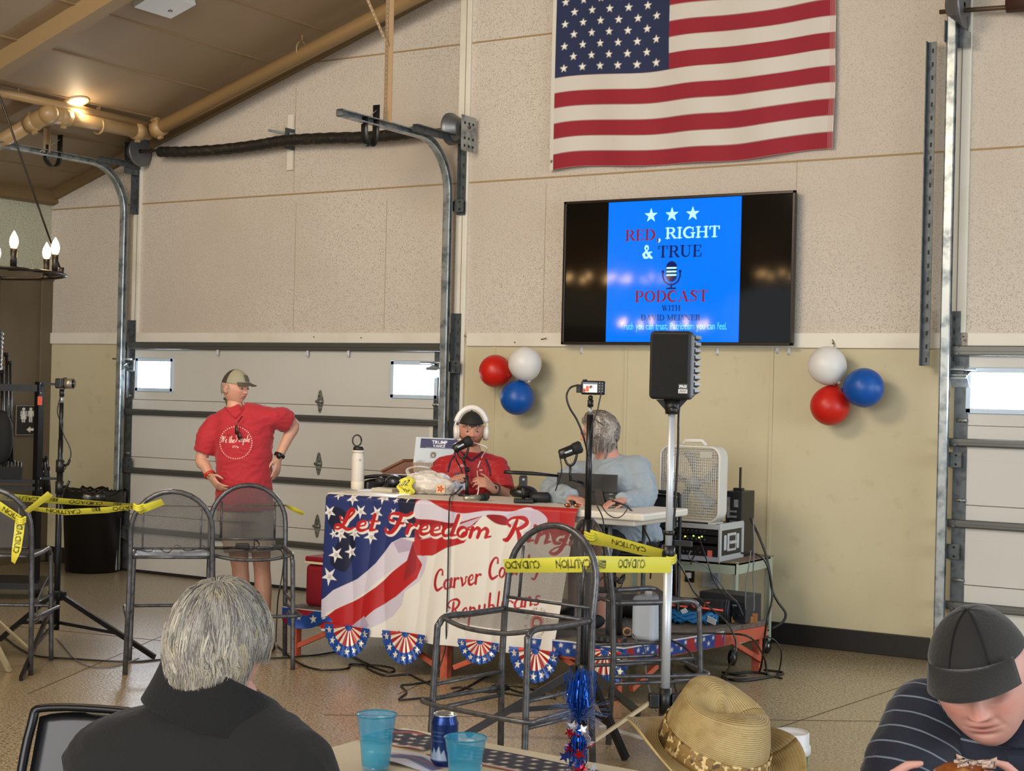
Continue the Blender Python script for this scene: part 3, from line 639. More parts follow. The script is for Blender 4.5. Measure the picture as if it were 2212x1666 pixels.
# right side: drum, shaft and cover above the right door
t = thing('spring_shaft', 'rusty spring shaft with drum above the right garage door', 'torsion spring', ony(2100, 18, D-.16))
a = ony(2030, 26, D-.16); c = ony(2330, 5, D-.16); b = MB(); b.tube([a, c], .016, 8); b.build('shaft', MC['rusty_rod'], t)
b = MB(); b.tube([ony(2176, 8, D-.16), ony(2330, -2, D-.16)], .06, 14); b.build('spring_cover', mat('rusty_cover', '#3c2418', .6), t)
drum(ony(2066, 12, D-.16), 1, .16).build('drum', MC['cast_drum'], t)
b = MB(); q = ony(2075, 60, D-.09); b.box(q, (.1, .006, .14)); q = ony(2070, 88, D-.1); b.box(q, (.16, .006, .1)); b.box(q+Vector((-.06, -.05, .05)), (.006, .14, .14)); b.build('bracket', [galvd], t)
# ================================================================ FLAG
fx0, fx1 = ony(1190, 380, D-.03).x, ony(1800, 330, D-.03).x
fw_, fh_ = fx1-fx0, 1.53; st = fh_/13
c = Canvas(fw_, fh_, .0062, '#c8c2b9')
for k in range(0, 13, 2): c.poly([(0, k*st), (fw_, k*st), (fw_, (k+1)*st), (0, (k+1)*st)], '#8c1024')
cx1 = ony(1445, 160, D-.03).x-fx0
c.poly([(0, 6*st), (cx1, 6*st), (cx1, fh_), (0, fh_)], '#162248')
for r in range(9):
    for k in range(6 if r % 2 == 0 else 5):
        c.star(.11+(cx1-.22)*((k+(0 if r % 2 == 0 else .5))/5)-.0, 6*st+.065+(7*st-.13)*r/8, .034, '#e6e2d6')
c.poly([(0, 0), (.035, 0), (.035, fh_), (0, fh_)], '#cfcabf')
for k in range(3): c.stroke([(fw_-.012-k*.012, 0), (fw_-.012-k*.012, fh_)], .0015, '#b8857f')
for k in range(1, 13): c.stroke([(.035 if k <= 6 else cx1, k*st), (fw_, k*st)], .002, '#7a2f35')
c.disc(.018, .07, .012, '#5b554e')
def flagf(u, v):
    x = fx0+u*fw_; z0 = 3.452+.02*u+.012*math.sin(u*7+.5)+.008*math.sin(u*15)
    z = z0+v*fh_+.006*math.sin(u*9+v*4)
    hang = .55+.45*(1-v)
    y = D-.035-.012*(1+math.sin(u*26+v*2.5))*hang-.008*math.sin(u*9+1)-.006*math.sin(v*20+u*5)*u
    return (x+.008*math.sin(v*6)*u+.012*v*(u-.3), min(y, D-.012), z)
fo = c.build('national_flag', flagf, mat('flag_cloth', '#fff', .8, attr=True, sheen=.2, bump=(350, .05)))
tag(fo, 'large red, white and blue striped flag hung on the back wall', 'flag')
# ================================================================ TV
yt = D-.11
tl, tr_, br_, bl = ony(1214, 438, yt), ony(1717, 409, yt), ony(1713, 746, yt), ony(1216, 745, yt)
tx0, tx1 = (tl.x+bl.x)/2, (tr_.x+br_.x)/2; tz0, tz1 = (bl.z+br_.z)/2, (tl.z+tr_.z)/2
tw_, th_ = tx1-tx0, tz1-tz0
t = thing('television', 'large wall television showing a blue podcast title card', 'television', ((tx0+tx1)/2, D, tz0))
b = MB(); fr = .022
for (cx, cz, sx, sz) in (((tx0+tx1)/2, tz0+fr/2, tw_, fr), ((tx0+tx1)/2, tz1-fr/2, tw_, fr), (tx0+fr/2, (tz0+tz1)/2, fr, th_), (tx1-fr/2, (tz0+tz1)/2, fr, th_)): b.box((cx, yt+.012, cz), (sx, .03, sz), bev=.004)
b.build('bezel', mat('tv_bezel', '#241d18', .3, .4), t)
b = MB(); b.box(((tx0+tx1)/2, yt+.045, (tz0+tz1)/2), (tw_-.02, .05, th_-.02), bev=.01); b.box(((tx0+tx1)/2, D-.02, (tz0+tz1)/2), (.6, .04, .4)); b.build('housing', blk, t)
b = MB(); b.box(((tx0+tx1)/2-.1, yt-.002, tz0+.012), (.05, .003, .006)); b.build('maker_mark', mat('silver_mark', '#8a8a8a', .4), t)
sw, sh = tw_-2*fr+.004, th_-2*fr+.004
c = Canvas(sw, sh, .0034, '#050403')
def tvc(px, py): p = ony(px, py, yt+.008); return (p.x-tx0-fr, p.z-tz0-fr)
bx0, bx1 = tvc(1312, 600)[0], tvc(1599, 600)[0]; bc = (bx0+bx1)/2
BL = '#0065dd'
c.poly([(bx0, -.01), (bx1, -.01), (bx1, sh+.01), (bx0, sh+.01)], BL)
CY = '#a6f0f5'; RD = '#6f1a26'; NV = '#0b1650'
for px, py in ((1407, 465), (1452, 463), (1497, 461)): X, Y = tvc(px, py); c.star(X, Y, .055, CY)
def line(txt, xl, xr, yb, yt_, col, split=None):
    (a, y0), (e_, y1) = tvc(xl, yb), tvc(xr, yt_); h = y1-y0
    W = sum((SERIF[ch][0]+.06) if ch != ' ' else .38 for ch in txt)*h
    k = (e_-a)/W; x = a
    for i, ch in enumerate(txt):
        cl = col if split is None or i >= split[0] else split[1]
        x = c.glyphs(SERIF, ch, x, y0, h, cl, 1.2, sx=k)
line('RED,', 1351, 1428, 520, 494, RD); X0, Y0 = tvc(1422, 519)
c.glyphs(SERIF, ',', X0, tvc(1424, 518)[1], .095, CY, 1)
line('RIGHT', 1438, 1558, 515, 487, CY); line('&', 1388, 1413, 558, 529, CY); line('TRUE', 1422, 1519, 556, 528, NV)
line('PODCAST', 1372, 1532, 652, 626, RD); line('WITH', 1430, 1471, 671, 659, NV); line('DAVID MEISNER', 1385, 1514, 692, 679, NV)
X, Y = tvc(1454, 707); c.text('Truth you can trust. Patriotism you can feel.', X, Y-.015, .075, '#4fc3ee', sx=.62)
# microphone emblem
X, Y = tvc(1451, 589)
c.stroke([(X, Y-.022), (X, Y+.042)], .088, NV)
for q in (.036, .010, -.016): c.stroke([(X-.035, Y+q), (X+.035, Y+q)], .012, CY)
c.stroke([(X-.07, Y+.01), (X-.07, Y-.025), (X-.055, Y-.062), (X-.028, Y-.082), (X, Y-.088), (X+.028, Y-.082), (X+.055, Y-.062), (X+.07, Y-.025), (X+.07, Y+.01)], .012, NV)
c.disc(X-.07, Y+.01, .011, NV); c.disc(X+.07, Y+.01, .011, NV); c.stroke([(X, Y-.085), (X, Y-.112)], .015, NV); c.stroke([(X-.034, Y-.114), (X+.034, Y-.114)], .012, NV)
c.build('screen', lambda u, v: (tx0+fr-.002+u*sw, yt+.008, tz0+fr-.002+v*sh), mat('lit_screen', '#fff', .055, attr=True, emit=.45, spec=.35), t)
# ---------------------------------------------------------------- wall hooks
for i, (px, py, yy) in enumerate(((1256, 757, D), (1550, 760, D), (1679, 756, D), (1704, 759, D), (470, 762, D-.06), (664, 764, D-.06), (752, 764, D-.06))):
    p = ony(px, py, yy-.004); b = MB(); b.box(p, (.022, .006, .05), bev=.0025); b.tube([p+Vector((0, -.004, -.01)), p+Vector((0, -.015, -.022)), p+Vector((0, -.018, -.01))], .004, 6)
    tag(b.build('adhesive_hook', mat('clear_white_plastic', '#c9cbd2', .3)), ['small white adhesive hook under the left end of the television', 'small white adhesive hook under the television right of the loudspeaker', 'first of two white hooks under the right end of the television', 'second of two white hooks, nearest the right balloons', 'small white hook on the garage door above the cap', 'small white hook on the garage door right of the cap', 'white hook on the garage door nearest its right window'][i], 'hook', 'white adhesive hooks')
# ---------------------------------------------------------------- balloons
def balloon(px, py, rpx, rpy, col, lab, knot_dir, yoff=.2):
    c0 = ony(px, py, D-yoff); k = (c0-CP).dot(fw)/F; rx, rz = rpx*k, rpy*k
    t = thing('balloon', lab, 'balloon', c0)
    kd = Vector((knot_dir[0], 0, knot_dir[1])).normalized(); R = kd.to_track_quat('-Z', 'Y').to_matrix()
    prof = [(math.sin(a)*(1-.07*max(0, -math.cos(a))), math.cos(a)*(1 if math.cos(a) > 0 else 1.06)) for a in np.linspace(0, PI-.06, 26)]
    rr = (rx+rz)/2
    b = MB(); b.lathe([(r*rr, z*rr) for r, z in prof]+[(.008, -rr*1.1)], c0, 36, R); b.build('balloon_body', col, t)
    b = MB(); b.lathe([(.006, -rr*1.08), (.012, -rr*1.11), (.016, -rr*1.14)], c0, 12, R); b.build('knot', col, t)
rub = lambda n, c_: mat(n, c_, .38, spec=.4, sss=0)
Rb, Wb, Bb = rub('red_rubber', '#c01e12'), rub('white_rubber', '#d7d5d0'), rub('blue_rubber', '#0a4c9c')
balloon(1070, 802, 36, 35, Rb, 'red balloon left of the television, touching a white one', (1, -.3), .18)
balloon(1134, 786, 36, 37, Wb, 'white balloon left of the television', (.3, -1), .26)
balloon(1117, 860, 35, 39, Bb, 'blue balloon beside the red and white ones, left cluster', (.2, 1), .22)
balloon(1787, 790, 42, 42, Wb, 'white balloon right of the television', (.6, -.8), .22)
balloon(1793, 877, 41, 44, Rb, 'red balloon at the bottom of the right cluster', (.3, 1), .18)
balloon(1866, 838, 45, 41, Bb, 'blue balloon nearest the right garage door', (-1, -.1), .24)
for (a, c_) in (((1798, 734), (1801, 752)), ((1170, 733), (1180, 730))):
    b = MB(); b.tube(spline([ony(a[0], a[1], D-.03), ony((a[0]+c_[0])/2+2, (a[1]+c_[1])/2, D-.045), ony(c_[0], c_[1], D-.05)], 4), .0035, 6)
    tag(b.build('hook_screw', mat('brass_hook', '#6b5a3a', .5, .5)), 'small bent metal hook above the right white balloon' if a[0] > 1500 else 'small bent nail in the trim left of the television', 'hook')
# ================================================================ BAR STOOLS
stl = mat('gunmetal_tube', '#5c5c5e', .34, .55, noise=(30, '#424246', .45, .7))
net = meshmat('woven_wire_mesh', '#4c4a48', 150, .38)
def uvgrid(b, fn, nu, nv, w, h):
    n0 = len(b.v); b.grid(fn, nu, nv)
    if b.attr is None: b.attr = {'uvm': []}
    b.attr['uvm'] += [(i/nu*w, j/nv*h, 0) for j in range(nv+1) for i in range(nu+1)]
def make_stool(label, loc, rz):
    t = thing('bar_stool', label, 'stool', loc, rz, 'wire mesh bar stools behind the caution tape')
    H = 1.10; hw = .24; yb = -.20
    def arch(hw, top, y0, z0=.0):
        P = [Vector((-hw*1.06, y0-.02, z0)), Vector((-hw*1.02, y0, .45)), Vector((-hw, y0-.01, .72))]
        zc = top-hw*1.0
        for a in np.linspace(PI, 0, 15): P.append(Vector((hw*math.cos(a), y0-.03-(.03*math.sin(a)), zc+hw*math.sin(a))))
        return P+[Vector((hw, y0-.01, .72)), Vector((hw*1.02, y0, .45)), Vector((hw*1.06, y0-.02, z0))]
    def loc_(b, nm, m_): return b.build(nm, m_, t, local=True)
    b = MB(); b.tube(arch(hw, H, yb), .0155, 10); loc_(b, 'back_frame', stl)
    for s in (-1, 1):
        b = MB(); b.tube(spline([(s*hw*.98, yb, .70), (s*hw, .05, .70), (s*hw, .20, .705), (s*hw*1.0, .255, .675), (s*hw*1.02, .265, .60), (s*hw*1.07, .285, 0)], 5), .0145, 10); loc_(b, 'leg', stl)
        b = MB(); b.tube([(s*hw*1.04, yb-.01, .30), (s*hw*1.05, .275, .30)], .010, 8); b.tube([(s*hw*1.02, yb, .41), (s*hw*1.03, .27, .41)], .009, 8); loc_(b, 'side_rung', stl)
        b = MB(); b.tube([(s*.17, yb-.02, .755), (s*.17, yb-.045, .995)], .007, 6); loc_(b, 'back_upright', stl)
    b = MB(); b.tube(spline([(-hw*1.05, yb, .335), (-hw*1.2, .2, .335), (-hw*1.12, .31, .335), (0, .33, .335), (hw*1.12, .31, .335), (hw*1.2, .2, .335), (hw*1.05, yb, .335)], 5), .011, 8); loc_(b, 'footrest', stl)
    b = MB(); b.tube([(-hw, yb-.01, .755), (hw, yb-.01, .755)], .008, 6); loc_(b, 'back_bar', stl)
    b = MB(); b.tube(spline([(-hw, .23, .70), (-.1, .25, .675), (.1, .25, .675), (hw, .23, .70)], 5), .011, 8); loc_(b, 'front_seat_bar', stl)
    b = MB(); b.tube([(-hw, yb, .70), (hw, yb, .70)], .010, 8); loc_(b, 'rear_seat_bar', stl)
    b = MB()
    uvgrid(b, lambda u, v: (-hw+2*hw*u, yb+.45*v, .70-.028*math.sin(PI*u)*(.35+.65*math.sin(PI*v*.9+.25))), 12, 10, .48, .45); loc_(b, 'seat', net)
    b = MB()
    def bk(u, v):
        x = -hw*.97+2*hw*.97*u; zt = H-hw+math.sqrt(max(0, hw*hw*.94-x*x)); z = .76+(zt-.76)*v
        return (x, yb-.02-.02*v-.02*math.sin(PI*u), z)
    uvgrid(b, bk, 20, 10, .46, .33); loc_(b, 'backrest', net)
    return t
def rv(rz, x, y): return Vector((x*math.cos(rz)-y*math.sin(rz), x*math.sin(rz)+y*math.cos(rz), 0))
rzA = math.radians(42); pA = flo(270, 1458)-rv(rzA, -.254, -.22)
st0 = make_stool('mesh bar stool seen from behind, left of the standing man, tape tied to its arch', pA, rzA)
rzB = math.radians(-135); pB = flo(632, 1447)-rv(rzB, -.256, .285)
dup(st0, pB, rzB, 'mesh bar stool in front of the standing man, with gadgets on its seat')
rzC = math.radians(172); ac = CP+ray(1187, 1300)*7.1; ac.z = 0; pC = ac+rv(rzC, 0, .22)
dup(st0, pC, rzC, 'nearest mesh bar stool, standing in front of the banner', (1.07, 1.0, 1.025))
rzD = math.radians(-41); sc = onz(1368, 1288, .70); pD = Vector((sc.x, sc.y, 0))
dup(st0, pD, rzD, 'mesh bar stool between the camera tripod and the silver loudspeaker pole')
rzE = math.radians(35); pE = flo(66, 1459)-rv(rzE, .254, -.22)
dup(st0, pE, rzE, 'mesh bar stool cut off by the left edge of the photo')
# ================================================================ STAGE
orange = mat('chipped_orange_paint', '#b4553a', .6, noise=(9, '#8a3b27', .5, .7)); deckm = mat('worn_grey_deck', '#6a6054', .85, noise=(14, '#4f463b', .45, .7), bump=(60, .2))
FL, FR, RR, RL = Vector((-6.37, 7.73, 0)), Vector((-3.93, 7.71, 0)), Vector((-3.66, 9.20, 0)), Vector((-6.12, 9.21, 0)); ZD = .325
t = thing('stage_platform', 'low orange-framed stage platform under the podcast table', 'stage', (-5, 8.3, 0))
b = MB(); b.prism([FL+Vector((0, 0, ZD-.03)), FR+Vector((0, 0, ZD-.03)), RR+Vector((0, 0, ZD-.03)), RL+Vector((0, 0, ZD-.03))], (0, 0, 1), .03); b.build('deck', deckm, t)
def beam(a, c, z): b.bar(a+Vector((0, 0, z)), c+Vector((0, 0, z)), .035, .075)
for a, c in ((FL, FR), (FR, RR), (RR, RL), (RL, FL)):
    b = MB(); i = (a-c).normalized()*.02; beam(a-i, c+i, ZD-.068); b.build('edge_beam', orange, t)
legs = [FL, FR, RR, RL, FL.lerp(FR, .5), RL.lerp(RR, .5)]
ctr = (FL+RR)/2
for k, p in enumerate(legs):
    q = p+(ctr-p).normalized()*.06 if k < 4 else p+Vector((0, .04 if k == 4 else -.04, 0))
    b = MB(); b.box(q+Vector((0, 0, (ZD-.1)/2)), (.05, .05, ZD-.1)); b.build('leg', orange, t)
for a, c in ((FL, FR), (FR, FL), (FL.lerp(FR, .5), FL), (FL.lerp(FR, .5), FR), (FR, RR), (RR, FR)):
    d = (c-a).normalized(); s0 = a+d*.07+Vector((0, .03, .07)); s1 = a+d*.42+Vector((0, .03, ZD-.1)); b = MB(); b.bar(s0, s1, .03, .03); b.build('brace', orange, t)
# bunting
def fan(label, px, py, rpx, y, squash=1.0, mirror=False):
    c0 = ony(px, py, y); k = (c0-CP).dot(fw)/F; R = rpx*k
    b = MB(); nr, na = 44, 200; cols = []; vs = []
    BLU, RED, SIL, WHT = [np.array(lin(c)) for c in ('#1c4690', '#a3222c', '#d9cdb9', '#e8e2cf')]
    for i in range(nr+1):
        r = i/nr
        for j in range(na+1):
            a = PI+PI*j/na; rr = R*r*(1+.02*math.sin(j*.9)*(r > .9)); pl = .012*abs(math.sin(a*11))*min(1, r*1.6)
            vs.append((c0.x+rr*math.cos(a), y-.004-pl*.7-.02*r, c0.z+rr*math.sin(a)*squash))
            if r < .18: col = BLU
            elif r < .64: col = RED if int(j/na*15) % 2 == 0 else SIL
            else: col = BLU
            for s_ in range(7):
                sa = PI+PI*(s_+.5)/7; dx = r*math.cos(a)-.82*math.cos(sa); dy = r*math.sin(a)-.82*math.sin(sa)
                th = math.atan2(dx, dy)+sa*0; d = math.hypot(dx, dy); th = abs(((th+PI/5) % (2*PI/5))-PI/5); Rr, ri, aa = .135, .054, PI/5; lim = Rr*ri*math.sin(aa)/(Rr*math.sin(th)+ri*math.sin(aa-th)+1e-9)
                if d < lim: col = WHT if s_ % 2 else SIL
            cols.append([*col, 1])
    fs = [(i*(na+1)+j, i*(na+1)+j+1, (i+1)*(na+1)+j+1, (i+1)*(na+1)+j) for i in range(nr) for j in range(na)]
    b.add(vs, fs, True); b.attr = {'Col': cols}
    tag(b.build('bunting_fan', mat('foil_bunting', '#fff', .3, .25, attr=True)), label, 'bunting', 'red, white and blue bunting fans under the stage edge')
yf = 7.675
fan('bunting fan hanging under the lower left corner of the banner', 755, 1352, 60, yf, 1.12)
fan('second bunting fan from the left, under the banner', 877, 1366, 56, yf, 1.2)
fan('half-hidden bunting fan between the middle stage leg and the nearest stool', 1038, 1384, 52, yf, .95)
fan('bunting fan behind the front legs of the nearest stool', 1158, 1402, 62, yf, 1.15)
fan('bunting fan at the right front corner of the stage', 1308, 1404, 64, 7.68, 1.28)
c = Canvas(1.55, .09, .006, '#1c3f86')
for k in range(36): c.star(.02+k*.043, .03+.03*(k % 2), .017, '#dcd8cc')
for k in range(6): c.poly([(.1+k*.27, 0), (.2+k*.27, 0), (.17+k*.27, .09), (.12+k*.27, .09)], '#9c2530')
c.poly([(0, .08), (1.55, .08), (1.55, .09), (0, .09)], '#e4e2da')
P0, P1, P2 = FR+Vector((-.62, -.03, ZD)), FR+Vector((.025, -.03, ZD)), RR+Vector((.03, -.28, ZD))
def strip(u, v):
    L1 = .645; L2 = (P2-P1).length; s_ = u*1.6
    p = P0.lerp(P1, s_/L1) if s_ < L1 else P1.lerp(P2, min(1, (s_-L1)/L2)); return (p.x, p.y-.004*math.sin(u*60), p.z-.09*(1-v))
tag(c.build('bunting_strip', strip, MC['foil_bunting']), 'starred foil strip pinned round the right front corner of the stage', 'bunting')
c = Canvas(.42, .13, .005, '#1c4690')
for X, Y, r in ((.06, .09, .02), (.14, .07, .018), (.25, .06, .035), (.35, .05, .022), (.36, .1, .018), (.1, .03, .015)): c.star(X, Y, r, '#e8e2cf')
c.poly([(.1, .13), (.28, .13), (.2, .085), (.12, .1)], '#a3222c'); c.poly([(0, .0), (.07, .0), (.05, .05), (0, .06)], '#7a1f30'); c.poly([(0, .122), (.42, .122), (.42, .13), (0, .13)], '#e4e2da')
tag(c.build('bunting_strip', lambda u, v: (FL.x-.01+u*.42, FL.y-.03-.02*math.sin(u*9)*(1-v)-.01, ZD-.13*(1-v)*(.55+.45*math.sin(PI*min(1, u*1.15)+.2))), MC['foil_bunting']), 'crumpled starred foil bunting pinned to the left corner of the stage', 'bunting')
# ================================================================ TABLE AND BANNER
ZTB = 1.075; YF, YR = 7.73, 8.33
xa, xb = ony(706, 1064, YF).x, ony(1390, 1110, YF).x
t = thing('folding_table', 'long white folding table carrying the podcast gear and the banner', 'table', ((xa+xb)/2, (YF+YR)/2, ZD))
wt = mat('white_tabletop', '#cfc9bd', .45)
b = MB(); b.box(((xa+xb)/2, (YF+YR)/2, ZTB-.022), (xb-xa, YR-YF, .044), bev=.012); b.build('tabletop', wt, t)
b = MB(); b.box(((xa+xb)/2, (YF+YR)/2, ZTB-.06), (xb-xa-.16, YR-YF-.1, .04), bev=.01); b.build('apron', wt, t)
for sx in (xa+.25, xb-.25):
    for sy in (YF+.08, YR-.08):
        b = MB(); b.tube([(sx, sy, ZTB-.07), (sx, sy, ZD)], .014, 8); b.build('leg', galvd, t)
YB = 7.70
TL, TR, BL_, BR_ = (706, 1066), (1248, 1098), (696, 1362), (1196, 1421)
def bil(u, v): return tuple((BL_[i]*(1-u)+BR_[i]*u)*(1-v)+(TL[i]*(1-u)+TR[i]*u)*v for i in (0, 1))
def inv(px, py):
    u, v = .5, .5
    for _ in range(12):
        x, y = bil(u, v); e = 1e-4; xu, yu = bil(u+e, v); xv, yv = bil(u, v+e)
        a, b2, c2, d2 = (xu-x)/e, (xv-x)/e, (yu-y)/e, (yv-y)/e; det = a*d2-b2*c2
        rx, ry = px-x, py-y; u += (d2*rx-b2*ry)/det; v += (-c2*rx+a*ry)/det
    return u, v
BW, BH = 1.66, .80
def bp(px, py): u, v = inv(px, py); return (u*BW, v*BH)
def C5(pts): return [bp(660+x*.2762, 1040+y*.2762) for x, y in pts]      # from the enlarged view
c = Canvas(BW, BH, .0030, '#d4cfc6')
NB, NB2, RD1, RD2, WF, WS = '#232f63', '#151a33', '#a71d1f', '#8a1a20', '#c6bfcb', '#a99cb0'
def sm(pts, n=6): return [tuple(p)[:2] for p in spline([(x, y, 0) for x, y in pts], n, True)]
c.poly(C5([(90, 40), (860, 40), (870, 330), (900, 440), (760, 440), (700, 620), (560, 720), (350, 800), (180, 900), (80, 960)]), NB)
for q in ([(740, 120), (860, 130), (870, 420), (760, 300)], [(330, 380), (400, 480), (330, 700), (210, 640), (240, 520)], [(180, 300), (230, 200), (330, 260), (280, 420)]): c.poly(C5(sm(q)), NB2)
c.poly(C5([(860, 90), (2173, 150), (2173, 560), (2080, 500), (1880, 430), (1700, 250), (1400, 260), (1200, 460), (920, 590), (860, 460), (870, 300)]), RD1)
# white bands of the waving flag
c.poly(C5(sm([(880, 150), (960, 150), (1100, 220), (1240, 250), (1420, 230), (1620, 235), (1760, 205), (1900, 320), (1700, 330), (1560, 290), (1380, 275), (1180, 325), (1000, 300), (860, 280)])), WF)
c.poly(C5(sm([(1560, 290), (1640, 240), (1700, 215), (1830, 230), (1900, 310), (1780, 360), (1690, 420)])), '#bdb0c0')
c.poly(C5([(1400, 275), (1550, 330), (1700, 400), (2090, 560), (2100, 1380), (1000, 1260), (560, 1160), (700, 1050), (880, 800), (960, 590), (1180, 480), (1300, 420)]), '#d4cfc6')
c.poly(C5([(870, 300), (900, 300), (1200, 335), (1390, 270), (1330, 340), (1160, 400), (900, 460), (860, 400)]), RD2)
c.poly(C5([(900, 455), (1010, 400), (1200, 340), (1390, 275), (1300, 350), (1100, 420), (960, 450)]), '#b9a9b5')
c.poly(C5(sm([(1420, 265), (1560, 270), (1600, 340), (1500, 330)])), RD2)
c.poly(C5([(850, 470), (1050, 425), (1280, 440), (1250, 480), (1110, 520), (1000, 580), (880, 580)]), RD1)
c.poly(C5([(2020, 470), (2150, 430), (2150, 620), (2090, 520)]), RD2)
c.poly(C5([(760, 440), (850, 470), (840, 560), (790, 640), (640, 720), (500, 850), (330, 960), (180, 1020), (125, 1090), (120, 950), (230, 850), (420, 760), (560, 640), (680, 480)]), WF)
c.poly(C5([(700, 480), (760, 440), (850, 470), (835, 540), (740, 560)]), WS)
c.poly(C5([(850, 470), (880, 580), (920, 650), (880, 760), (720, 900), (560, 1000), (430, 1110), (330, 1160), (125, 1150), (130, 1090), (250, 1000), (420, 920), (560, 830), (700, 700), (830, 600)]), RD1)
c.poly(C5([(850, 470), (880, 580), (870, 700), (780, 780), (800, 640)]), RD2)
c.poly(C5([(880, 580), (965, 585), (940, 700), (890, 790), (790, 860), (770, 960), (700, 1050), (600, 1110), (480, 1170), (330, 1160), (430, 1110), (560, 1000), (720, 900), (880, 760), (920, 650)]), '#beb6c2')
c.poly(C5([(330, 1160), (470, 1050), (520, 1120), (480, 1175)]), WS)
for x, y, r, ro in ((260, 105, 38, 3), (375, 135, 50, 3.1), (610, 125, 50, 3.2), (800, 120, 42, 3.1), (195, 240, 55, 3.2), (440, 235, 52, 3.15), (565, 245, 52, 3.2), (695, 240, 30, 3), (780, 300, 48, 3.3), (285, 420, 50, 3.2), (230, 410, 34, 3.4), (395, 410, 48, 3.2), (520, 430, 56, 3.2), (250, 570, 60, 3.25), (365, 550, 50, 3.4), (200, 740, 68, 3.2), (130, 550, 30, 3.1), (710, 150, 24, 3.4), (500, 115, 22, 3.8)):
    X, Y = C5([(x, y)])[0]; c.star(X, Y, r*.2762*.0031, '#dcd8d2', ro, .36); c.star(X+.003, Y-.003, r*.2762*.0012, '#aeaab0', ro, .4)
# lettering
def script(txt, p0, p1, h, col, shadow=None, thick=1):
    (x0, y0), (x1, y1) = C5([p0, p1]); L = math.hypot(x1-x0, y1-y0); W = sum((SCRIPT[ch][0]+.02) if ch != ' ' else .38 for ch in txt)*h
    k = L/W; ro = math.atan2(y1-y0, x1-x0); x = x0; cs, sn = math.cos(ro), math.sin(ro)
    for ps in ((1, 0) if shadow else (0,)):
        a = 0
        for ch in txt:
            if ch == ' ': a += .38*h*k; continue
            adv, stk = SCRIPT[ch]
            for w, pts in stk:
                n_ = len(pts); sp_ = spline([(q[0], q[1], 0) for q in pts], 4); ws = list(w) if isinstance(w, (list, tuple)) else [w]*n_
                W2 = np.interp(np.linspace(0, n_-1, len(sp_)), range(n_), ws)
                P = []
                for q in sp_:
                    X = a+(q[0]+.16*q[1])*h*k; Y = q[1]*h; P.append((x0+X*cs-Y*sn+(.009 if ps else 0), y0+X*sn+Y*cs-(.009 if ps else 0)))
                c.stroke(P, [z*h*thick+(.006 if ps else 0) for z in W2], shadow if ps else col)
            a += (adv+.02)*h*k
script('Let Freedom', (255, 378), (1450, 452), .125, '#a91a1f', '#d9d0c6', 1.0)
script('Ring', (1545, 462), (2040, 505), .135, '#a91a1f', '#d9d0c6', 1.0)
script('Carver', (1010, 862), (1385, 800), .12, '#a31c22', None, .72)
script('County', (1430, 775), (1840, 700), .12, '#a31c22', None, .72)
script('Republicans', (1120, 1090), (1840, 968), .115, '#a31c22', None, .72)
# round emblem
(ex, ey) = C5([(1815, 1105)])[0]; R_ = .078
c.disc(ex, ey, .046, '#b5423c'); c.disc(ex, ey, .041, '#d4cfc6'); c.disc(ex, ey, .037, '#b5423c'); c.poly([(ex-.02, ey-.012), (ex-.02, ey+.012), (ex, ey+.02), (ex+.02, ey+.012), (ex+.02, ey-.012)], '#d4cfc6')
for i in range(3): c.star(ex-.012+.012*i, ey+.006, .005, '#b5423c')
def ring(txt, a0, a1, r, up_=1):
    for i, ch in enumerate(txt):
        a = math.radians(a0+(a1-a0)*i/(len(txt)-1)); c.text(ch, ex+r*math.cos(a), ey+r*math.sin(a), .02, '#5a5358', rot=a-PI/2*up_)
ring('CARVER COUNTY', 165, 10, .07); ring('REPUBLICANS', -160, -25, .082, -1)
for x, y in ((740, 1180), (1368, 1266)):
    X, Y = C5([(x, y)])[0]; c.disc(X, Y, .009, '#6b6258'); c.disc(X, Y, .004, '#1a1512')
def bann(u, v):
    px, py = bil(u, min(v, 1)); p = ony(px, py, YB)
    w = .010*math.sin(u*34)*(1-v)**.5+.012*math.sin(u*9+v*3)*(1-v)+.006*math.sin(u*57+2)*(1-v)
    y = YB+.004-abs(w)-.012; top = max(0, (v-.965)/.035)
    return (p.x, y+top*top*.03, p.z+(.0 if v < .965 else -.004*top*top))
bo = c.build('banner', bann, mat('vinyl_banner', '#fff', .42, attr=True, coat=.15, bump=(7, .12)), thick=.001)
tag(bo, 'printed vinyl flag banner reading Let Freedom Ring draped over the table front', 'banner')
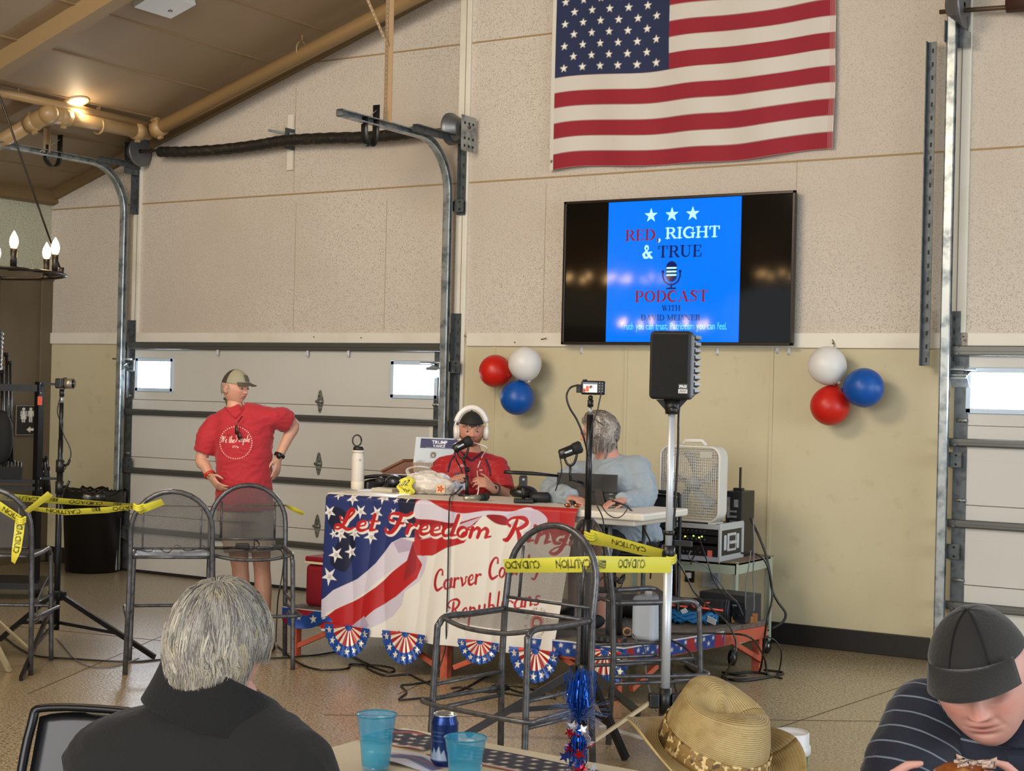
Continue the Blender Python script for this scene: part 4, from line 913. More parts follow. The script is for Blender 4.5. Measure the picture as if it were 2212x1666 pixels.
# ================================================================ CAUTION TAPE
tapem = mat('yellow_caution_tape', '#d8cf3a', .28, attr=True, coat=.3)
def tape(label, ctl, w=.075, words=('CAUTION', 'CUIDADO'), flip=True, twist=None, txt_h=.052, start=.1, sag=0, dark='#1d1a0e', logo=True, items=None):
    P = [Vector(p) for p in ctl]; L = sum((P[i+1]-P[i]).length for i in range(len(P)-1))
    c = Canvas(L, w, .0045, '#d9d046'); x = start; i = 0
    for wd_, cx in (items or []):
        if wd_ == 'L':
            c.poly([(cx-.024, .018), (cx+.024, .018), (cx+.024, .056), (cx-.024, .056)], dark)
            for q in range(3): c.stroke([(cx-.022, .026+q*.012), (cx, .020+q*.012)], .004, '#d9d046')
            for q in range(4): c.disc(cx+.008+.009*(q % 2), .028+.012*(q//2), .0035, '#d9d046')
        else: c.text(wd_, cx, (w+.046)/2, .056, dark, sx=.66, rot=PI, fat=.010)
    if items: x = L
    while x < L-.05 and words:
        wd_ = words[i % len(words)]; W = .21
        if x+W/2 < L: c.text(wd_, x+W/2, (w-.035)/2 if not flip else (w+.037)/2, txt_h, dark, sx=.86, rot=PI if flip else 0, fat=.012)
        x += W+.06
        if logo and x < L-.08:
            c.poly([(x, .02), (x+.05, .02), (x+.05, .055), (x, .055)], dark)
            for q in range(3): c.stroke([(x, .028+q*.01), (x+.022, .024+q*.01)], .004, '#d9d046')
            for q in range(3): c.disc(x+.036, .027+q*.01, .0035, '#d9d046')
        x += .12; i += 1
    acc = [0]
    for k in range(len(P)-1): acc.append(acc[-1]+(P[k+1]-P[k]).length)
    tws = twist or [0]*len(P)
    def fn(u, v):
        s_ = u*L; k = max(j for j in range(len(P)) if acc[j] <= s_+1e-9); k = min(k, len(P)-2); f = (s_-acc[k])/(acc[k+1]-acc[k]+1e-9)
        p = P[k].lerp(P[k+1], f); d = (P[k+1]-P[k]).normalized(); tw_ = tws[k]*(1-f)+tws[k+1]*f
        side = d.cross(Vector((0, 0, 1))).normalized(); upv = side.cross(d).normalized(); a = tw_
        wv = upv*math.cos(a)+side*math.sin(a); p = p+Vector((0, 0, -sag*4*u*(1-u)))
        return p+wv*(v-.5)*w+side*.004*math.sin(v*PI)
    return tag(c.build('caution_tape', fn, tapem, thick=0), label, 'caution tape', 'yellow caution tape between the stools and stands')
aL, aR = atd(1090, 1223, 7.12), atd(1287, 1219, 6.98)
spk = CP+ray(1441, 1216)*7.3
tape('caution tape strand across the nearest stool to the silver pole', [aL, aR, atd(1292, 1219, 6.99), atd(1449, 1221, 7.27)], twist=[.5, .1, 0, 0], items=[('CUIDADO', .09), ('CAUTION', .335), ('L', .475), ('CUIDADO', .66)])
tape('twisted caution tape strand between the camera tripod and the silver pole', [atd(1274, 1160, 7.45), atd(1310, 1168, 7.42), atd(1380, 1186, 7.36), atd(1447, 1200, 7.3)], twist=[.2, .5, .6, .9], flip=True, txt_h=.045)
s1, s2 = atd(62, 1098, 8.98), atd(299, 1094, 9.02)
tape('lower caution tape strand from the left stool to the next stool', [s1, atd(140, 1107, 9.0), atd(230, 1102, 9.0), s2], twist=[1.0, .8, .75, 1.1], w=.052)
tape('upper caution tape strand running behind the left tripod pole', [atd(-30, 1070, 9.25), atd(66, 1078, 9.35), atd(180, 1086, 9.5), atd(270, 1091, 9.6), atd(340, 1093, 9.7), atd(470, 1095, 9.9), atd(618, 1092, 9.95)], twist=[.6, .8, .9, 1.15, 1.35, 1.35, 1.3], w=.06)
tape('caution tape tied diagonally across the back of the left stool', [atd(-25, 1078, 8.93), atd(44, 1123, 8.93)], twist=[.3, .6], w=.06, logo=False)
tape('caution tape tail sticking up beside the left stool', [atd(58, 1106, 8.93), atd(84, 1086, 8.93), atd(109, 1066, 8.93)], twist=[1.1, .9, .8], words=(), w=.05)
tape('caution tape end hanging down from the knot on the left stool', [atd(44, 1120, 8.9), atd(41, 1150, 8.9), atd(36, 1185, 8.9), atd(28, 1216, 8.9)], twist=[0, .1, .2, .9], w=.06, words=('CUIDADO',), start=0.0, logo=False)
tape('caution tape tail knotted to the arch of the second stool', [atd(296, 1106, 9.0), atd(318, 1096, 8.98), atd(352, 1084, 8.98)], twist=[1, .6, .8], words=(), w=.055)
tape('short caution tape tail flying right of the third stool', [atd(617, 1092, 9.9), atd(635, 1101, 9.9), atd(656, 1110, 9.9)], twist=[1.2, .7, .9], words=(), w=.045)
for i, (px, py, d_) in enumerate(((45, 1124, 8.9), (299, 1096, 8.98), (1447, 1208, 7.3), (1275, 1158, 7.44))):
    q = atd(px, py, d_); b = MB()
    for k in range(3): b.tube([q+Vector((.026*math.cos(a), .026*math.sin(a), (k-1)*.012+.006*math.sin(a*2))) for a in np.linspace(0, 2*PI, 12)], .0075, 6, closed=False)
    o = b.build('tape_knot', mat('yellow_tape_plain', '#cfc53a', .3)); tag(o, ['knot of yellow tape on the left stool', 'knot of yellow tape on the second stool arch', 'wrap of yellow tape round the silver pole', 'wrap of yellow tape round the camera tripod'][i], 'caution tape')
# ================================================================ TRIPODS
def tripod_legs(t, hub, zc, feet, m_, r=.016, sq=False, zb=None, collar=.04):
    for f in feet:
        b = MB(); d = Vector((f[0]-hub[0], f[1]-hub[1], 0)).normalized()
        b.bar(Vector((hub[0], hub[1], zc))+d*.03, Vector((f[0], f[1], .012)), r*1.5, r*2.2); b.build('leg', m_, t)
        if zb is not None:
            q = Vector((hub[0], hub[1], zc)).lerp(Vector((f[0], f[1], .012)), .62)
            b = MB(); b.bar(Vector((hub[0], hub[1], zb)), q, r*1.1, r*1.5); b.build('strut', m_, t)
    b = MB(); b.cyl((hub[0], hub[1], zc-.035), (hub[0], hub[1], zc+.03), collar, seg=14)
    for f in feet: d = Vector((f[0]-hub[0], f[1]-hub[1], 0)).normalized(); b.box(Vector((hub[0], hub[1], zc))+d*.05, (.03, .03, .045))
    b.build('collar', blk, t)
def camera_body(t_label, c0, rz, lens_side, screen):
    t = thing('camera', t_label, 'camera', c0, rz)
    b = MB(); b.box((0, 0, .035), (.115, .045, .066), bev=.008); b.box((-.042, -.026, .035), (.03, .014, .05), bev=.005); b.cyl((.04, 0, .066), (.04, 0, .074), .011, seg=12); b.build('body', blk, t, local=True)
    b = MB(); b.cyl((-.01, -.02, .035), (-.01, -.085, .035), .031, .034, seg=24); b.build('lens', mat('lens_barrel', '#8d8578', .3, .6), t, local=True)
    b = MB(); b.cyl((-.01, -.083, .035), (-.01, -.088, .035), .028, seg=24); b.build('lens_glass', mat('lens_glass', '#0a0d14', .05), t, local=True)
    if screen:
        c = Canvas(.072, .048, .002, '#c9c4bb')
        c.poly([(.01, .004), (.03, .002), (.03, .03), (.016, .034)], '#b5432c'); c.disc(.04, .026, .009, '#5a3526'); c.disc(.05, .012, .012, '#d8d2cc'); c.poly([(0, .04), (.072, .04), (.072, .048), (0, .048)], '#3a4658'); c.poly([(.0, .0), (.012, 0), (.01, .02), (0, .02)], '#7a3528')
        c.build('screen', lambda u, v: (.0475-u*.066, .0245, .013+v*.046), mat('camera_screen', '#fff', .3, attr=True, emit=.9), t, local=True)
        b = MB()
        for i in range(4):
            for j in range(2): b.ball((-.03-.013*j, .025, .018+i*.013), (.004, .002, .004), seg=8, rings=5)
        b.build('buttons', mat('grey_button', '#8a8a8a', .4), t, local=True)
        b = MB(); b.box((.068, 0, .03), (.024, .03, .04), bev=.003); b.build('cable_plug', blk, t, local=True)
    return t
# left tripod
pf = CP+ray(122, 1330)*10.0; pf.z = 0
feetL = [flo(45, 1472), flo(334, 1424), flo(0, 1385)]
hub = Vector(((pf.x), pf.y, 0))
pz = lambda px, py, P: CP.z+ray(px, py).z*((P-CP).dot(fw))
t = thing('light_stand_tripod', 'tall black tripod stand left of the stools, camera on top', 'tripod', hub)
zc = 1.75-(1274-810)/F*10; ztop = 1.75-(836-807)/F*10
b = MB(); b.cyl(hub+Vector((0, 0, .12)), hub+Vector((0, 0, 1.15)), .021, seg=14); b.build('lower_pole', mat('anodised_black', '#17181b', .3, .3), t)
b = MB(); b.cyl(hub+Vector((0, 0, 1.1)), hub+Vector((0, 0, 1.36)), .017, seg=14); b.cyl(hub+Vector((0, 0, 1.34)), hub+Vector((0, 0, ztop-.06)), .014, seg=14); b.build('upper_pole', MC['anodised_black'], t)
b = MB(); b.cyl(hub+Vector((0, 0, ztop-.06)), hub+Vector((0, 0, ztop-.02)), .009, seg=10); b.build('spigot', galv, t)
b = MB(); b.cyl(hub+Vector((0, 0, ztop-.02)), hub+Vector((0, 0, ztop+.03)), .016, seg=12); b.build('ball_head', blk, t)
for z in (1.19, 1.05):
    b = MB(); b.cyl(hub+Vector((0, 0, z-.04)), hub+Vector((0, 0, z+.04)), .028, seg=12); b.tube([hub+rt*.02+Vector((0, 0, z)), hub+rt*.05+Vector((0, 0, z+.01)), hub+rt*.065+Vector((0, 0, z+.045))], .009, 8); b.build('clamp_knob', blk, t)
tripod_legs(t, hub, zc, feetL, MC['anodised_black'], .014, zb=.17)
cc = hub+Vector((0, 0, ztop+.032)); camera_body('small camera with a silver lens on the left tripod, pointing right', cc, math.radians(110), 1, False)
# right tripod with camera showing its screen
hub2 = CP+ray(1261, 1500)*7.6; hub2.z = 0
feetR = [flo(1008, 1592), flo(1352, 1645), flo(1380, 1545)]
t = thing('light_stand_tripod', 'tall black tripod stand behind the nearest stool, camera on top', 'tripod', hub2)
zc = 1.75-(1437-837)/F*7.6; ztop = 1.75-(868-837)/F*7.6
b = MB(); b.cyl(hub2+Vector((0, 0, .1)), hub2+Vector((0, 0, .95)), .023, seg=14); b.build('lower_pole', MC['anodised_black'], t)
b = MB(); b.cyl(hub2+Vector((0, 0, .9)), hub2+Vector((0, 0, 1.12)), .027, seg=14); b.cyl(hub2+Vector((0, 0, 1.1)), hub2+Vector((0, 0, ztop-.04)), .017, seg=14); b.build('upper_pole', MC['anodised_black'], t)
b = MB(); b.cyl(hub2+Vector((0, 0, ztop-.04)), hub2+Vector((0, 0, ztop)), .008, seg=10); b.build('spigot', galv, t)
b = MB(); b.cyl(hub2+Vector((0, 0, ztop)), hub2+Vector((0, 0, ztop+.035)), .015, seg=12); b.ball(hub2+Vector((0, 0, ztop+.045)), .013); b.build('ball_head', blk, t)
b = MB(); b.tube([hub2-rt*.02+Vector((0, 0, 1.06)), hub2-rt*.06+Vector((0, 0, 1.05)), hub2-rt*.085+Vector((0, 0, 1.02))], .010, 8); b.build('clamp_knob', mat('red_knob', '#5e1a18', .4), t)
tripod_legs(t, hub2, zc, feetR, MC['anodised_black'], .017, zb=.2)
cc2 = hub2+Vector((0, 0, ztop+.058)); cr = math.atan2(-ray(1280, 830).y, -ray(1280, 830).x)-PI/2
camera_body('camera on the right tripod with its small screen lit', cc2-rt*.0, cr-.15+PI, 1, True) if 0 else None
tc_ = camera_body('camera on the right tripod with its small screen lit', cc2+rt*.012, cr, 1, True); tc_.scale = (1.05, 1, 1.05)
# loudspeaker on silver stand
hub3 = CP+ray(1437, 1500)*7.3; hub3.z = 0
t = thing('speaker_stand', 'silver tripod stand holding the black loudspeaker', 'stand', hub3)
zsp = 1.75-(852-841)/F*7.3
alu = mat('satin_aluminium', '#c6ccd2', .4, .45); bei = mat('beige_leg_paint', '#b8a98c', .5)
b = MB(); b.cyl(hub3+Vector((0, 0, .30)), hub3+Vector((0, 0, .98)), .021, seg=18); b.build('lower_pole', alu, t)
b = MB(); b.cyl(hub3+Vector((0, 0, .96)), hub3+Vector((0, 0, zsp-.06)), .017, seg=18); b.build('upper_pole', alu, t)
b = MB(); b.cyl(hub3+Vector((0, 0, .96)), hub3+Vector((0, 0, 1.03)), .031, seg=16); b.cyl(hub3+Vector((0, 0, 1.08)), hub3+Vector((0, 0, 1.10)), .026, seg=16); b.box(hub3+rt*.06+Vector((0, 0, 1.04)), (.11, .02, .025)); b.build('height_clamp', blk, t)
b = MB(); b.cyl(hub3+Vector((0, 0, zsp-.07)), hub3+Vector((0, 0, zsp)), .03, .038, seg=16); b.ball(hub3-rt*.0-Vector((fw.x, fw.y, 0))*.045+Vector((0, 0, zsp-.05)), .02); b.prism([hub3+rt*s_+Vector((0, 0, z)) for s_, z in ((-.03, zsp-.05), (.03, zsp-.05), (.075, zsp), (-.075, zsp))], fw, .02); b.build('mount', blk, t)
feet3 = [flo(1228, 1645), flo(1620, 1650), flo(1520, 1535)]
for f in feet3:
    d = Vector((f.x-hub3.x, f.y-hub3.y, 0)).normalized(); b = MB(); b.bar(hub3+d*.06+Vector((0, 0, .29)), Vector((f.x, f.y, .012)), .026, .014); b.build('leg', bei, t)
b = MB(); b.bar(Vector((flo(1300, 1590).x, flo(1300, 1590).y, .05)), hub3+Vector((.0, -.06, .10)), .03, .008); b.build('strut', mat('white_strut', '#c9c9c4', .4), t)
b = MB(); b.cyl(hub3+Vector((0, 0, .23)), hub3+Vector((0, 0, .35)), .030, seg=14)
for f in feet3: d = Vector((f.x-hub3.x, f.y-hub3.y, 0)).normalized(); b.box(hub3+d*.055+Vector((0, 0, .29)), (.05, .05, .07), rotm(0, 0, math.atan2(d.y, d.x)), .008)
b.build('leg_hub', blk, t)
zf = math.atan2(fw.y, fw.x)-PI/2-.32
sp_ = thing('loudspeaker', 'black loudspeaker on the silver stand in front of the television', 'loudspeaker', hub3+Vector((0, 0, zsp)), zf)
W_, Dp, Hs = .202, .20, .325
def xw(z): return 1.0
b = MB(); b.box((0, -.02, Hs/2), (W_, .10, Hs), bev=.022); b.build('front_cabinet', mat('speaker_black', '#161617', .55, bump=(300, .2)), sp_, local=True)
b = MB(); b.box((0, .085, Hs/2), (W_*.86, .13, Hs*.93), bev=.02); b.build('rear_cabinet', mat('speaker_rear', '#22262a', .5), sp_, local=True)
for sg_ in (1, -1):
  b = MB()
  for k in range(9): b.prism([(sg_*W_*.40, .02, .025+k*.032), (sg_*W_*.51, .03, .038+k*.032), (sg_*W_*.51, .16, .038+k*.032), (sg_*W_*.40, .16, .025+k*.032)], (0, 0, 1), .015)
  b.build('cooling_fins', MC['speaker_rear'], sp_, local=True)
b = MB(); b.box((0, -.071, Hs/2), (W_-.03, .004, Hs-.03), bev=.0015); b.build('grille', mat('speaker_grille', '#0e0e0f', .65, .3, bump=(500, .5)), sp_, local=True)
c = Canvas(.04, .036, .0018, '#121212'); c.poly([(.0, 0), (.04, 0), (.04, .016), (0, .016)], '#b9b9b4'); c.text('PR10', .02, .021, .015, '#d8d8d8', fat=.01, sx=1.1); c.stroke([(.006, .004), (.012, .012), (.016, .005), (.022, .011), (.026, .005), (.034, .012)], .0024, '#222222')
c.build('badge', lambda u, v: (.045+u*.045, -.0745, .03+v*.045), mat('badge_print', '#fff', .4, attr=True), sp_, local=True)
# ================================================================ EQUIPMENT CORNER
cartm = mat('pale_green_cart', '#a3ab98', .45, noise=(6, '#8d9483', .5, .75))
# cart: legs located by their casters
cA, cB = flo(1572, 1440), flo(1662, 1412)
ZC = 1.75-(1205-849)/F*(cA-CP).dot(fw)-.0
dv = Vector((cB.x-cA.x, cB.y-cA.y, 0)); 
xc0, xc1, yc0, yc1 = -4.66, -3.90, 9.25, 9.88
t = thing('equipment_cart', 'pale green metal cart on casters holding the rack case and fan', 'cart', ((xc0+xc1)/2, (yc0+yc1)/2, 0))
ZC = .66
b = MB(); b.box(((xc0+xc1)/2, (yc0+yc1)/2, ZC-.006), (xc1-xc0, yc1-yc0, .012)); b.box(((xc0+xc1)/2, yc0+.004, ZC-.035), (xc1-xc0, .008, .07)); b.box((xc1-.004, (yc0+yc1)/2, ZC-.035), (.008, yc1-yc0, .07)); b.box((xc0+.004, (yc0+yc1)/2, ZC-.035), (.008, yc1-yc0, .07)); b.build('top_shelf', cartm, t)
b = MB(); b.box(((xc0+xc1)/2, (yc0+yc1)/2, .16), (xc1-xc0, yc1-yc0, .012)); b.box((xc1-.004, (yc0+yc1)/2, .15), (.008, yc1-yc0, .04)); b.build('lower_shelf', cartm, t)
b = MB(); b.box(((xc0+xc1)/2, (yc0+yc1)/2, ZC+.003), (xc1-xc0+.01, yc1-yc0+.01, .006)); b.build('rubber_mat', mat('brown_mat', '#6d5b45', .8), t)
for x in (xc0+.02, xc1-.02):
    for y in (yc0+.02, yc1-.02):
        b = MB(); b.box((x, y, .38), (.04, .006, .58)); b.box((x+(-.018 if x < -4.2 else .018), y, .38), (.006, .04, .58)); b.build('leg', cartm, t)
        b = MB(); b.cyl((x-.013, y, .05), (x+.013, y, .05), .05, seg=20); cs_ = b.build('caster', blk, t)
        b = MB(); b.cyl((x-.018, y, .05), (x+.018, y, .05), .014, seg=10); b.box((x, y, .09), (.036, .03, .02)); b.build('caster_hub', galv, cs_)
# rack case
rz = .0
rx0, rx1, ry0, ry1, rh = -4.80, -4.02, 9.25, 9.62, .235
t = thing('rack_case', 'black road case with aluminium edges, full of lit audio gear, on the cart', 'flight case', ((rx0+rx1)/2, (ry0+ry1)/2, ZC+.006))
z0 = ZC+.006; b = MB()
for z in (z0+.008, z0+rh-.008): b.box(((rx0+rx1)/2, (ry0+ry1)/2, z), (rx1-rx0, ry1-ry0, .016))
for x in (rx0+.008, rx1-.008): b.box((x, (ry0+ry1)/2, z0+rh/2), (.016, ry1-ry0, rh))
b.box(((rx0+rx1)/2, ry1-.008, z0+rh/2), (rx1-rx0, .016, rh)); b.build('shell', blk, t)
b = MB()
for z in (z0+.012, z0+rh-.012):
    b.box(((rx0+rx1)/2, ry0-.002, z), (rx1-rx0+.01, .02, .03)); b.box((rx1+.002, (ry0+ry1)/2, z), (.008, ry1-ry0+.02, .045)); 
for y in (ry0, ry1): b.box((rx1+.002, y, z0+rh/2), (.012, .03, rh))
b.box((rx0, ry0, z0+rh/2), (.02, .02, rh))
for y in (ry0+.08, ry1-.08): b.box((rx1+.004, y, z0+rh/2), (.01, .035, .10), bev=.004)
b.build('aluminium_edges', alu, t)
b = MB(); b.box((rx1+.005, (ry0+ry1)/2, z0+rh/2), (.01, .14, .12), bev=.004); b.m(1).box((rx1+.011, (ry0+ry1)/2, z0+rh/2), (.006, .09, .085), bev=.002); b.m(0).bar((rx1+.016, (ry0+ry1)/2-.05, z0+rh/2), (rx1+.016, (ry0+ry1)/2+.05, z0+rh/2), .01, .02); b.build('handle', [alu, blk], t)
led = [mat('led_green', '#8dff3c', .3, emit=3), mat('led_yellow', '#ffe04a', .3, emit=3), mat('led_red', '#ff5a44', .3, emit=2)]
for k, (zz, hh) in enumerate(((z0+.19, .045), (z0+.135, .045), (z0+.05, .09))):
    b = MB(); b.box(((rx0+rx1)/2, ry0+.02, zz), (rx1-rx0-.04, .02, hh)); un = b.build('rack_unit', mat('rack_face', '#1a1a1c', .4), t)
    b = MB()
    for i in range(22): b.cyl((rx0+.04+i*.030, ry0+.012, zz), (rx0+.04+i*.030, ry0-.004, zz), .0075 if k else .006, seg=8)
    b.build('knobs', mat('knob_grey', '#3d3d42', .4), un)
    if k == 1:
        for i, q in enumerate((.03, .06, .1, .27, .3, .33, .36, .5, .56, .60, .62)):
            b = MB(); b.ball((rx0+.03+q, ry0+.006, zz+.02-(i % 2)*.008), (.006, .003, .005), seg=8, rings=6); b.build('indicator', led[i % 2], un)
b = MB(); b.box((rx1-.07, ry0+.005, z0+.045), (.03, .012, .045)); b.build('power_switch', mat('red_switch', '#b5544a', .4, emit=.2), t)
# box fan standing on the case
fx, fy, fz = (rx0+rx1)/2+.02, 9.36, z0+rh
Rf = 0.0
t = thing('box_fan', 'white box fan standing on the rack case', 'fan', (fx, fy, fz), .0)
FW, FH, FD = .44, .505, .11
fx = -4.27; t.location = (fx, fy, fz)
def rr_frame(w, h, r, n=6):
    P = []
    for cx, cz, a0 in ((w/2-r, h/2-r, 0), (-w/2+r, h/2-r, 90), (-w/2+r, -h/2+r, 180), (w/2-r, -h/2+r, 270)):
        for k in range(n+1): a = math.radians(a0+90*k/n); P.append((cx+r*math.cos(a), cz+r*math.sin(a)))
    return P
fanw = mat('fan_white_enamel', '#cfccc4', .4)
b = MB(); o_ = rr_frame(FW, FH, .07); i_ = rr_frame(FW-.03, FH-.03, .06); n = len(o_); vs = []
for y in (-FD/2, FD/2):
    for P in (o_, i_): vs += [Vector((p[0], y, FH/2+p[1]+.008)) for p in P]
fs = []
for k in range(n):
    j = (k+1) % n; fs += [(k, j, 2*n+j, 2*n+k), (n+k, 3*n+k, 3*n+j, n+j), (k, n+k, n+j, j), (2*n+k, 2*n+j, 3*n+j, 3*n+k)]
ROOT[t.name] = Matrix.Translation((fx, fy, fz))
b.add(vs, fs); b.build('housing', fanw, t, local=True)
for y, nm in ((-FD/2-.004, 'front_grille'), (FD/2+.002, 'rear_grille')):
    b = MB()
    for k in range(27):
        x = -FW/2+.03+k*(FW-.06)/26; b.tube([(x, y, .035), (x, y-.006, FH/2), (x, y, FH-.02)], .0019, 4)
    for k in range(25):
        z = .035+k*(FH-.055)/24; b.tube([(-FW/2+.02, y, z), (0, y-.006, z), (FW/2-.02, y, z)], .0019, 4)
    b.tube([(p[0]*.97, y, FH/2+.008+p[1]*.97) for p in o_], .008, 6, closed=True); b.build(nm, fanw, t, local=True)
b = MB()
for k in range(5):
    a = k*2*PI/5
    b.grid(lambda u, v: ((.04+.17*u)*math.cos(a+.45*v+.25*u), -.02+.04*v, FH/2+.008+(.04+.17*u)*math.sin(a+.45*v+.25*u)), 6, 5)
b.cyl((0, -.03, FH/2+.008), (0, .03, FH/2+.008), .045, seg=20); b.build('blades', mat('fan_blade', '#a9b2b8', .4), t, local=True, thick=.003)
b = MB(); b.tube([(-.09, 0, FH+.008), (-.06, 0, FH+.04), (.06, 0, FH+.04), (.09, 0, FH+.008)], [(.008, .014)]*4, 8); b.build('carry_handle', fanw, t, local=True)
for x in (-.17, .17): b = MB(); b.box((x, 0, .005), (.05, FD+.03, .012), bev=.003); b.build('foot', fanw, t, local=True)
b = MB(); b.box((.12, -FD/2-.012, FH-.05), (.09, .002, .04)); b.build('rating_label', mat('label_grey', '#b5b2a8', .5), t, local=True)
# pc tower
q = Vector((-4.08, 9.72, ZC+.006))
t = thing('computer_tower', 'black computer tower with cables at its back, beside the box fan', 'computer', q)
b = MB(); b.box(q+Vector((0, 0, .22)), (.12, .22, .44), bev=.006); b.build('case', blk, t)
b = MB(); b.box(q+Vector((0, -.112, .22)), (.11, .006, .42)); b.m(1)
for k in range(8): b.box(q+Vector((.0, -.117, .06+k*.035)), (.05, .008, .012))
b.box(q+Vector((-.035, -.117, .33)), (.02, .006, .14)); b.box(q+Vector((.02, -.117, .36)), (.03, .008, .05)); b.build('rear_panel', [mat('pc_panel', '#2b2c2e', .4, .5), galv], t)
b = MB(); b.box(q+Vector((.0, -.03, .45)), (.06, .05, .02)); b.bar(q+Vector((.01, -.03, .45)), q+Vector((.01, -.03, .60)), .024, .008); b.build('antenna', blk, t)
# amplifier, tube bag, cord on winder etc on the stage deck
q = onz(1600, 1330, ZD); qa = Vector((-3.86, 9.07, ZD))
t = thing('power_amplifier', 'dark powered mixer at the rear right end of the stage', 'amplifier', qa, -.1)
b = MB(); b.box((0, 0, .09), (.34, .2, .17), bev=.006); b.build('case', mat('dark_grey_case', '#2d2d30', .5), t, local=True)
b = MB(); b.box((.02, -.102, .075), (.28, .006, .11)); b.m(1)
for i in range(6):
    for j in range(2): b.cyl((-.10+i*.045, -.104, .05+j*.045), (-.10+i*.045, -.116, .05+j*.045), .010, seg=10)
b.m(2)
for i in range(5): b.box((-.09+i*.045, -.1055, .11), (.03, .002, .008))
b.build('connector_panel', [mat('panel_black', '#1d1f24', .4), blkm, mat('panel_print', '#8d98a8', .5)], t, local=True)
q0 = onz(1598, 1346, ZD)
pt0 = Vector((-3.80, 8.90, ZD+.075)); pt1 = pt0+Vector((-.76, -.20, 0))
print('bag', pt0, pt1, 'cord', onz(1520, 1348, ZD))
t = thing('tube_bag', 'long black cylindrical bag lying on the stage behind the blue cord', 'bag', pt0)
b = MB(); L_ = (pt1-pt0); b.tube([pt0+L_*u for u in np.linspace(0, 1, 20)], [.073+.002*math.sin(i*2.7) for i in range(20)], 24); b.build('body', mat('black_nylon', '#131315', .7, bump=(40, .3)), t)
b = MB(); b.cyl(pt0, pt0-L_.normalized()*.006, .074, seg=24); b.tube([pt0+L_.normalized()*.01+frame_of(L_)[0]*.075*math.cos(a)+frame_of(L_)[1]*.075*math.sin(a) for a in np.linspace(0, 2*PI, 24)], .003, 6); b.build('end_cap', mat('navy_nylon', '#1a1d28', .6), t)
qc = onz(1520, 1348, ZD)
t = thing('cord_winder', 'orange cord winder wrapped with blue extension cord on the stage', 'extension cord', (qc.x, qc.y+.08, ZD))
cw = Vector((-4.0, 8.73, ZD)); ex_ = Vector((math.cos(.42), math.sin(.42), 0)); ey_ = Vector((-ex_.y, ex_.x, 0))
b = MB(); P = []
for k in range(420):
    a = k/420*2*PI*24; r = .86+.14*math.sin(k*.73); lay = .014+.066*((k*.37) % 1)
    P.append(cw+ex_*(.19*r*math.copysign(abs(math.cos(a))**.8, math.cos(a)))+ey_*(.055*r*math.sin(a))+Vector((0, 0, lay)))
b.tube(P, .0075, 6); b.build('cord', mat('blue_cord', '#11679a', .45), t)
b = MB(); of = mat('orange_plastic', '#d6421c', .4)
z_ = Vector((0, 0, .105)); hp = [cw+ex_*x+z_+Vector((0, 0, h)) for x, h in ((.22, -.015), (.04, .0), (-.0, .045), (-.15, .05), (-.17, .01), (.0, 0))]
b.tube(hp, [(.011, .007)]*6, 8); b.tube([cw+ex_*.1+z_, cw+ex_*.11+z_+Vector((0, 0, .03)), cw+ex_*.135+z_+Vector((0, 0, .03))], .006, 6); b.build('winder_frame', of, t)
b = MB(); b.box(cw+ex_*.15-ey_*.065+Vector((0, 0, .035)), (.06, .01, .035), rotm(.1, .3, 0)); b.build('paper_tag', mat('paper_tag', '#c9c9c6', .6), t)
b = MB(); b.box(cw-ex_*.02-ey_*.05+Vector((0, 0, .085)), (.035, .01, .03), rotm(.3, -.5, .2)); b.build('paper_tag', MC['paper_tag'], t)
q = Vector((-3.75, 8.98, ZD)); b = MB(); b.box(q+Vector((0, .03, .022)), (.14, .05, .04), rotm(0, 0, .5)); b.box(q+Vector((.03, .05, .03)), (.12, .01, .06), rotm(0, 0, .3)); tag(b.build('cardboard_box', mat('cardboard', '#9a6a3a', .8)), 'small open cardboard box by the amplifier on the stage', 'box')
# jug, bottle, power strip under the table
q = onz(1392, 1382, ZD); q = Vector((q.x+.02, q.y+.0, ZD)); t = thing('water_jug', 'frosted white plastic jug on the stage under the table end', 'jug', q)
b = MB(); b.box(q+Vector((0, 0, .13)), (.15, .15, .26), bev=.03); b.build('jug_body', mat('frosted_plastic', '#c3ccd6', .35, trans=.25), t)
b = MB(); b.cyl(q+Vector((0, 0, .26)), q+Vector((0, 0, .29)), .022, seg=14); b.build('cap', white, t)
q = onz(1330, 1372, ZD); t = thing('insulated_bottle', 'black bottle standing on the stage under the table', 'bottle', q)
b = MB(); b.lathe([(.0, 0), (.036, .003), (.038, .02), (.038, .2), (.03, .23), (.026, .25)], q, 20); b.build('bottle_body', blk, t)
b = MB(); b.cyl(q+Vector((0, 0, .25)), q+Vector((0, 0, .275)), .027, seg=16); b.build('lid', blkm, t)
q = onz(1315, 1392, ZD); t = thing('power_strip', 'black power strip lying on the front edge of the stage', 'power strip', q, -.02)
b = MB(); b.box((-.03, .02, .025), (.25, .06, .05), bev=.012); b.build('body', blk, t, local=True)
b = MB()
for k in range(5): b.box((-.12+k*.04, -.0105, .025), (.018, .003, .02))
b.build('socket', mat('socket_grey', '#3a3a3c', .5), t, local=True)
b = MB(); b.box((.075, -.011, .025), (.02, .004, .022)); b.build('switch', mat('switch_red', '#8e3a30', .4), t, local=True)
q = onz(1258, 1360, ZD); t = thing('paper_bag', 'crumpled white bag on the stage behind the nearest stool', 'bag', q)
b = MB(); b.box(q+Vector((0, 0, .08)), (.1, .08, .15), rotm(.1, .1, .2), .02); b.build('bag_body', mat('offwhite_paper', '#b5ada0', .8), t)
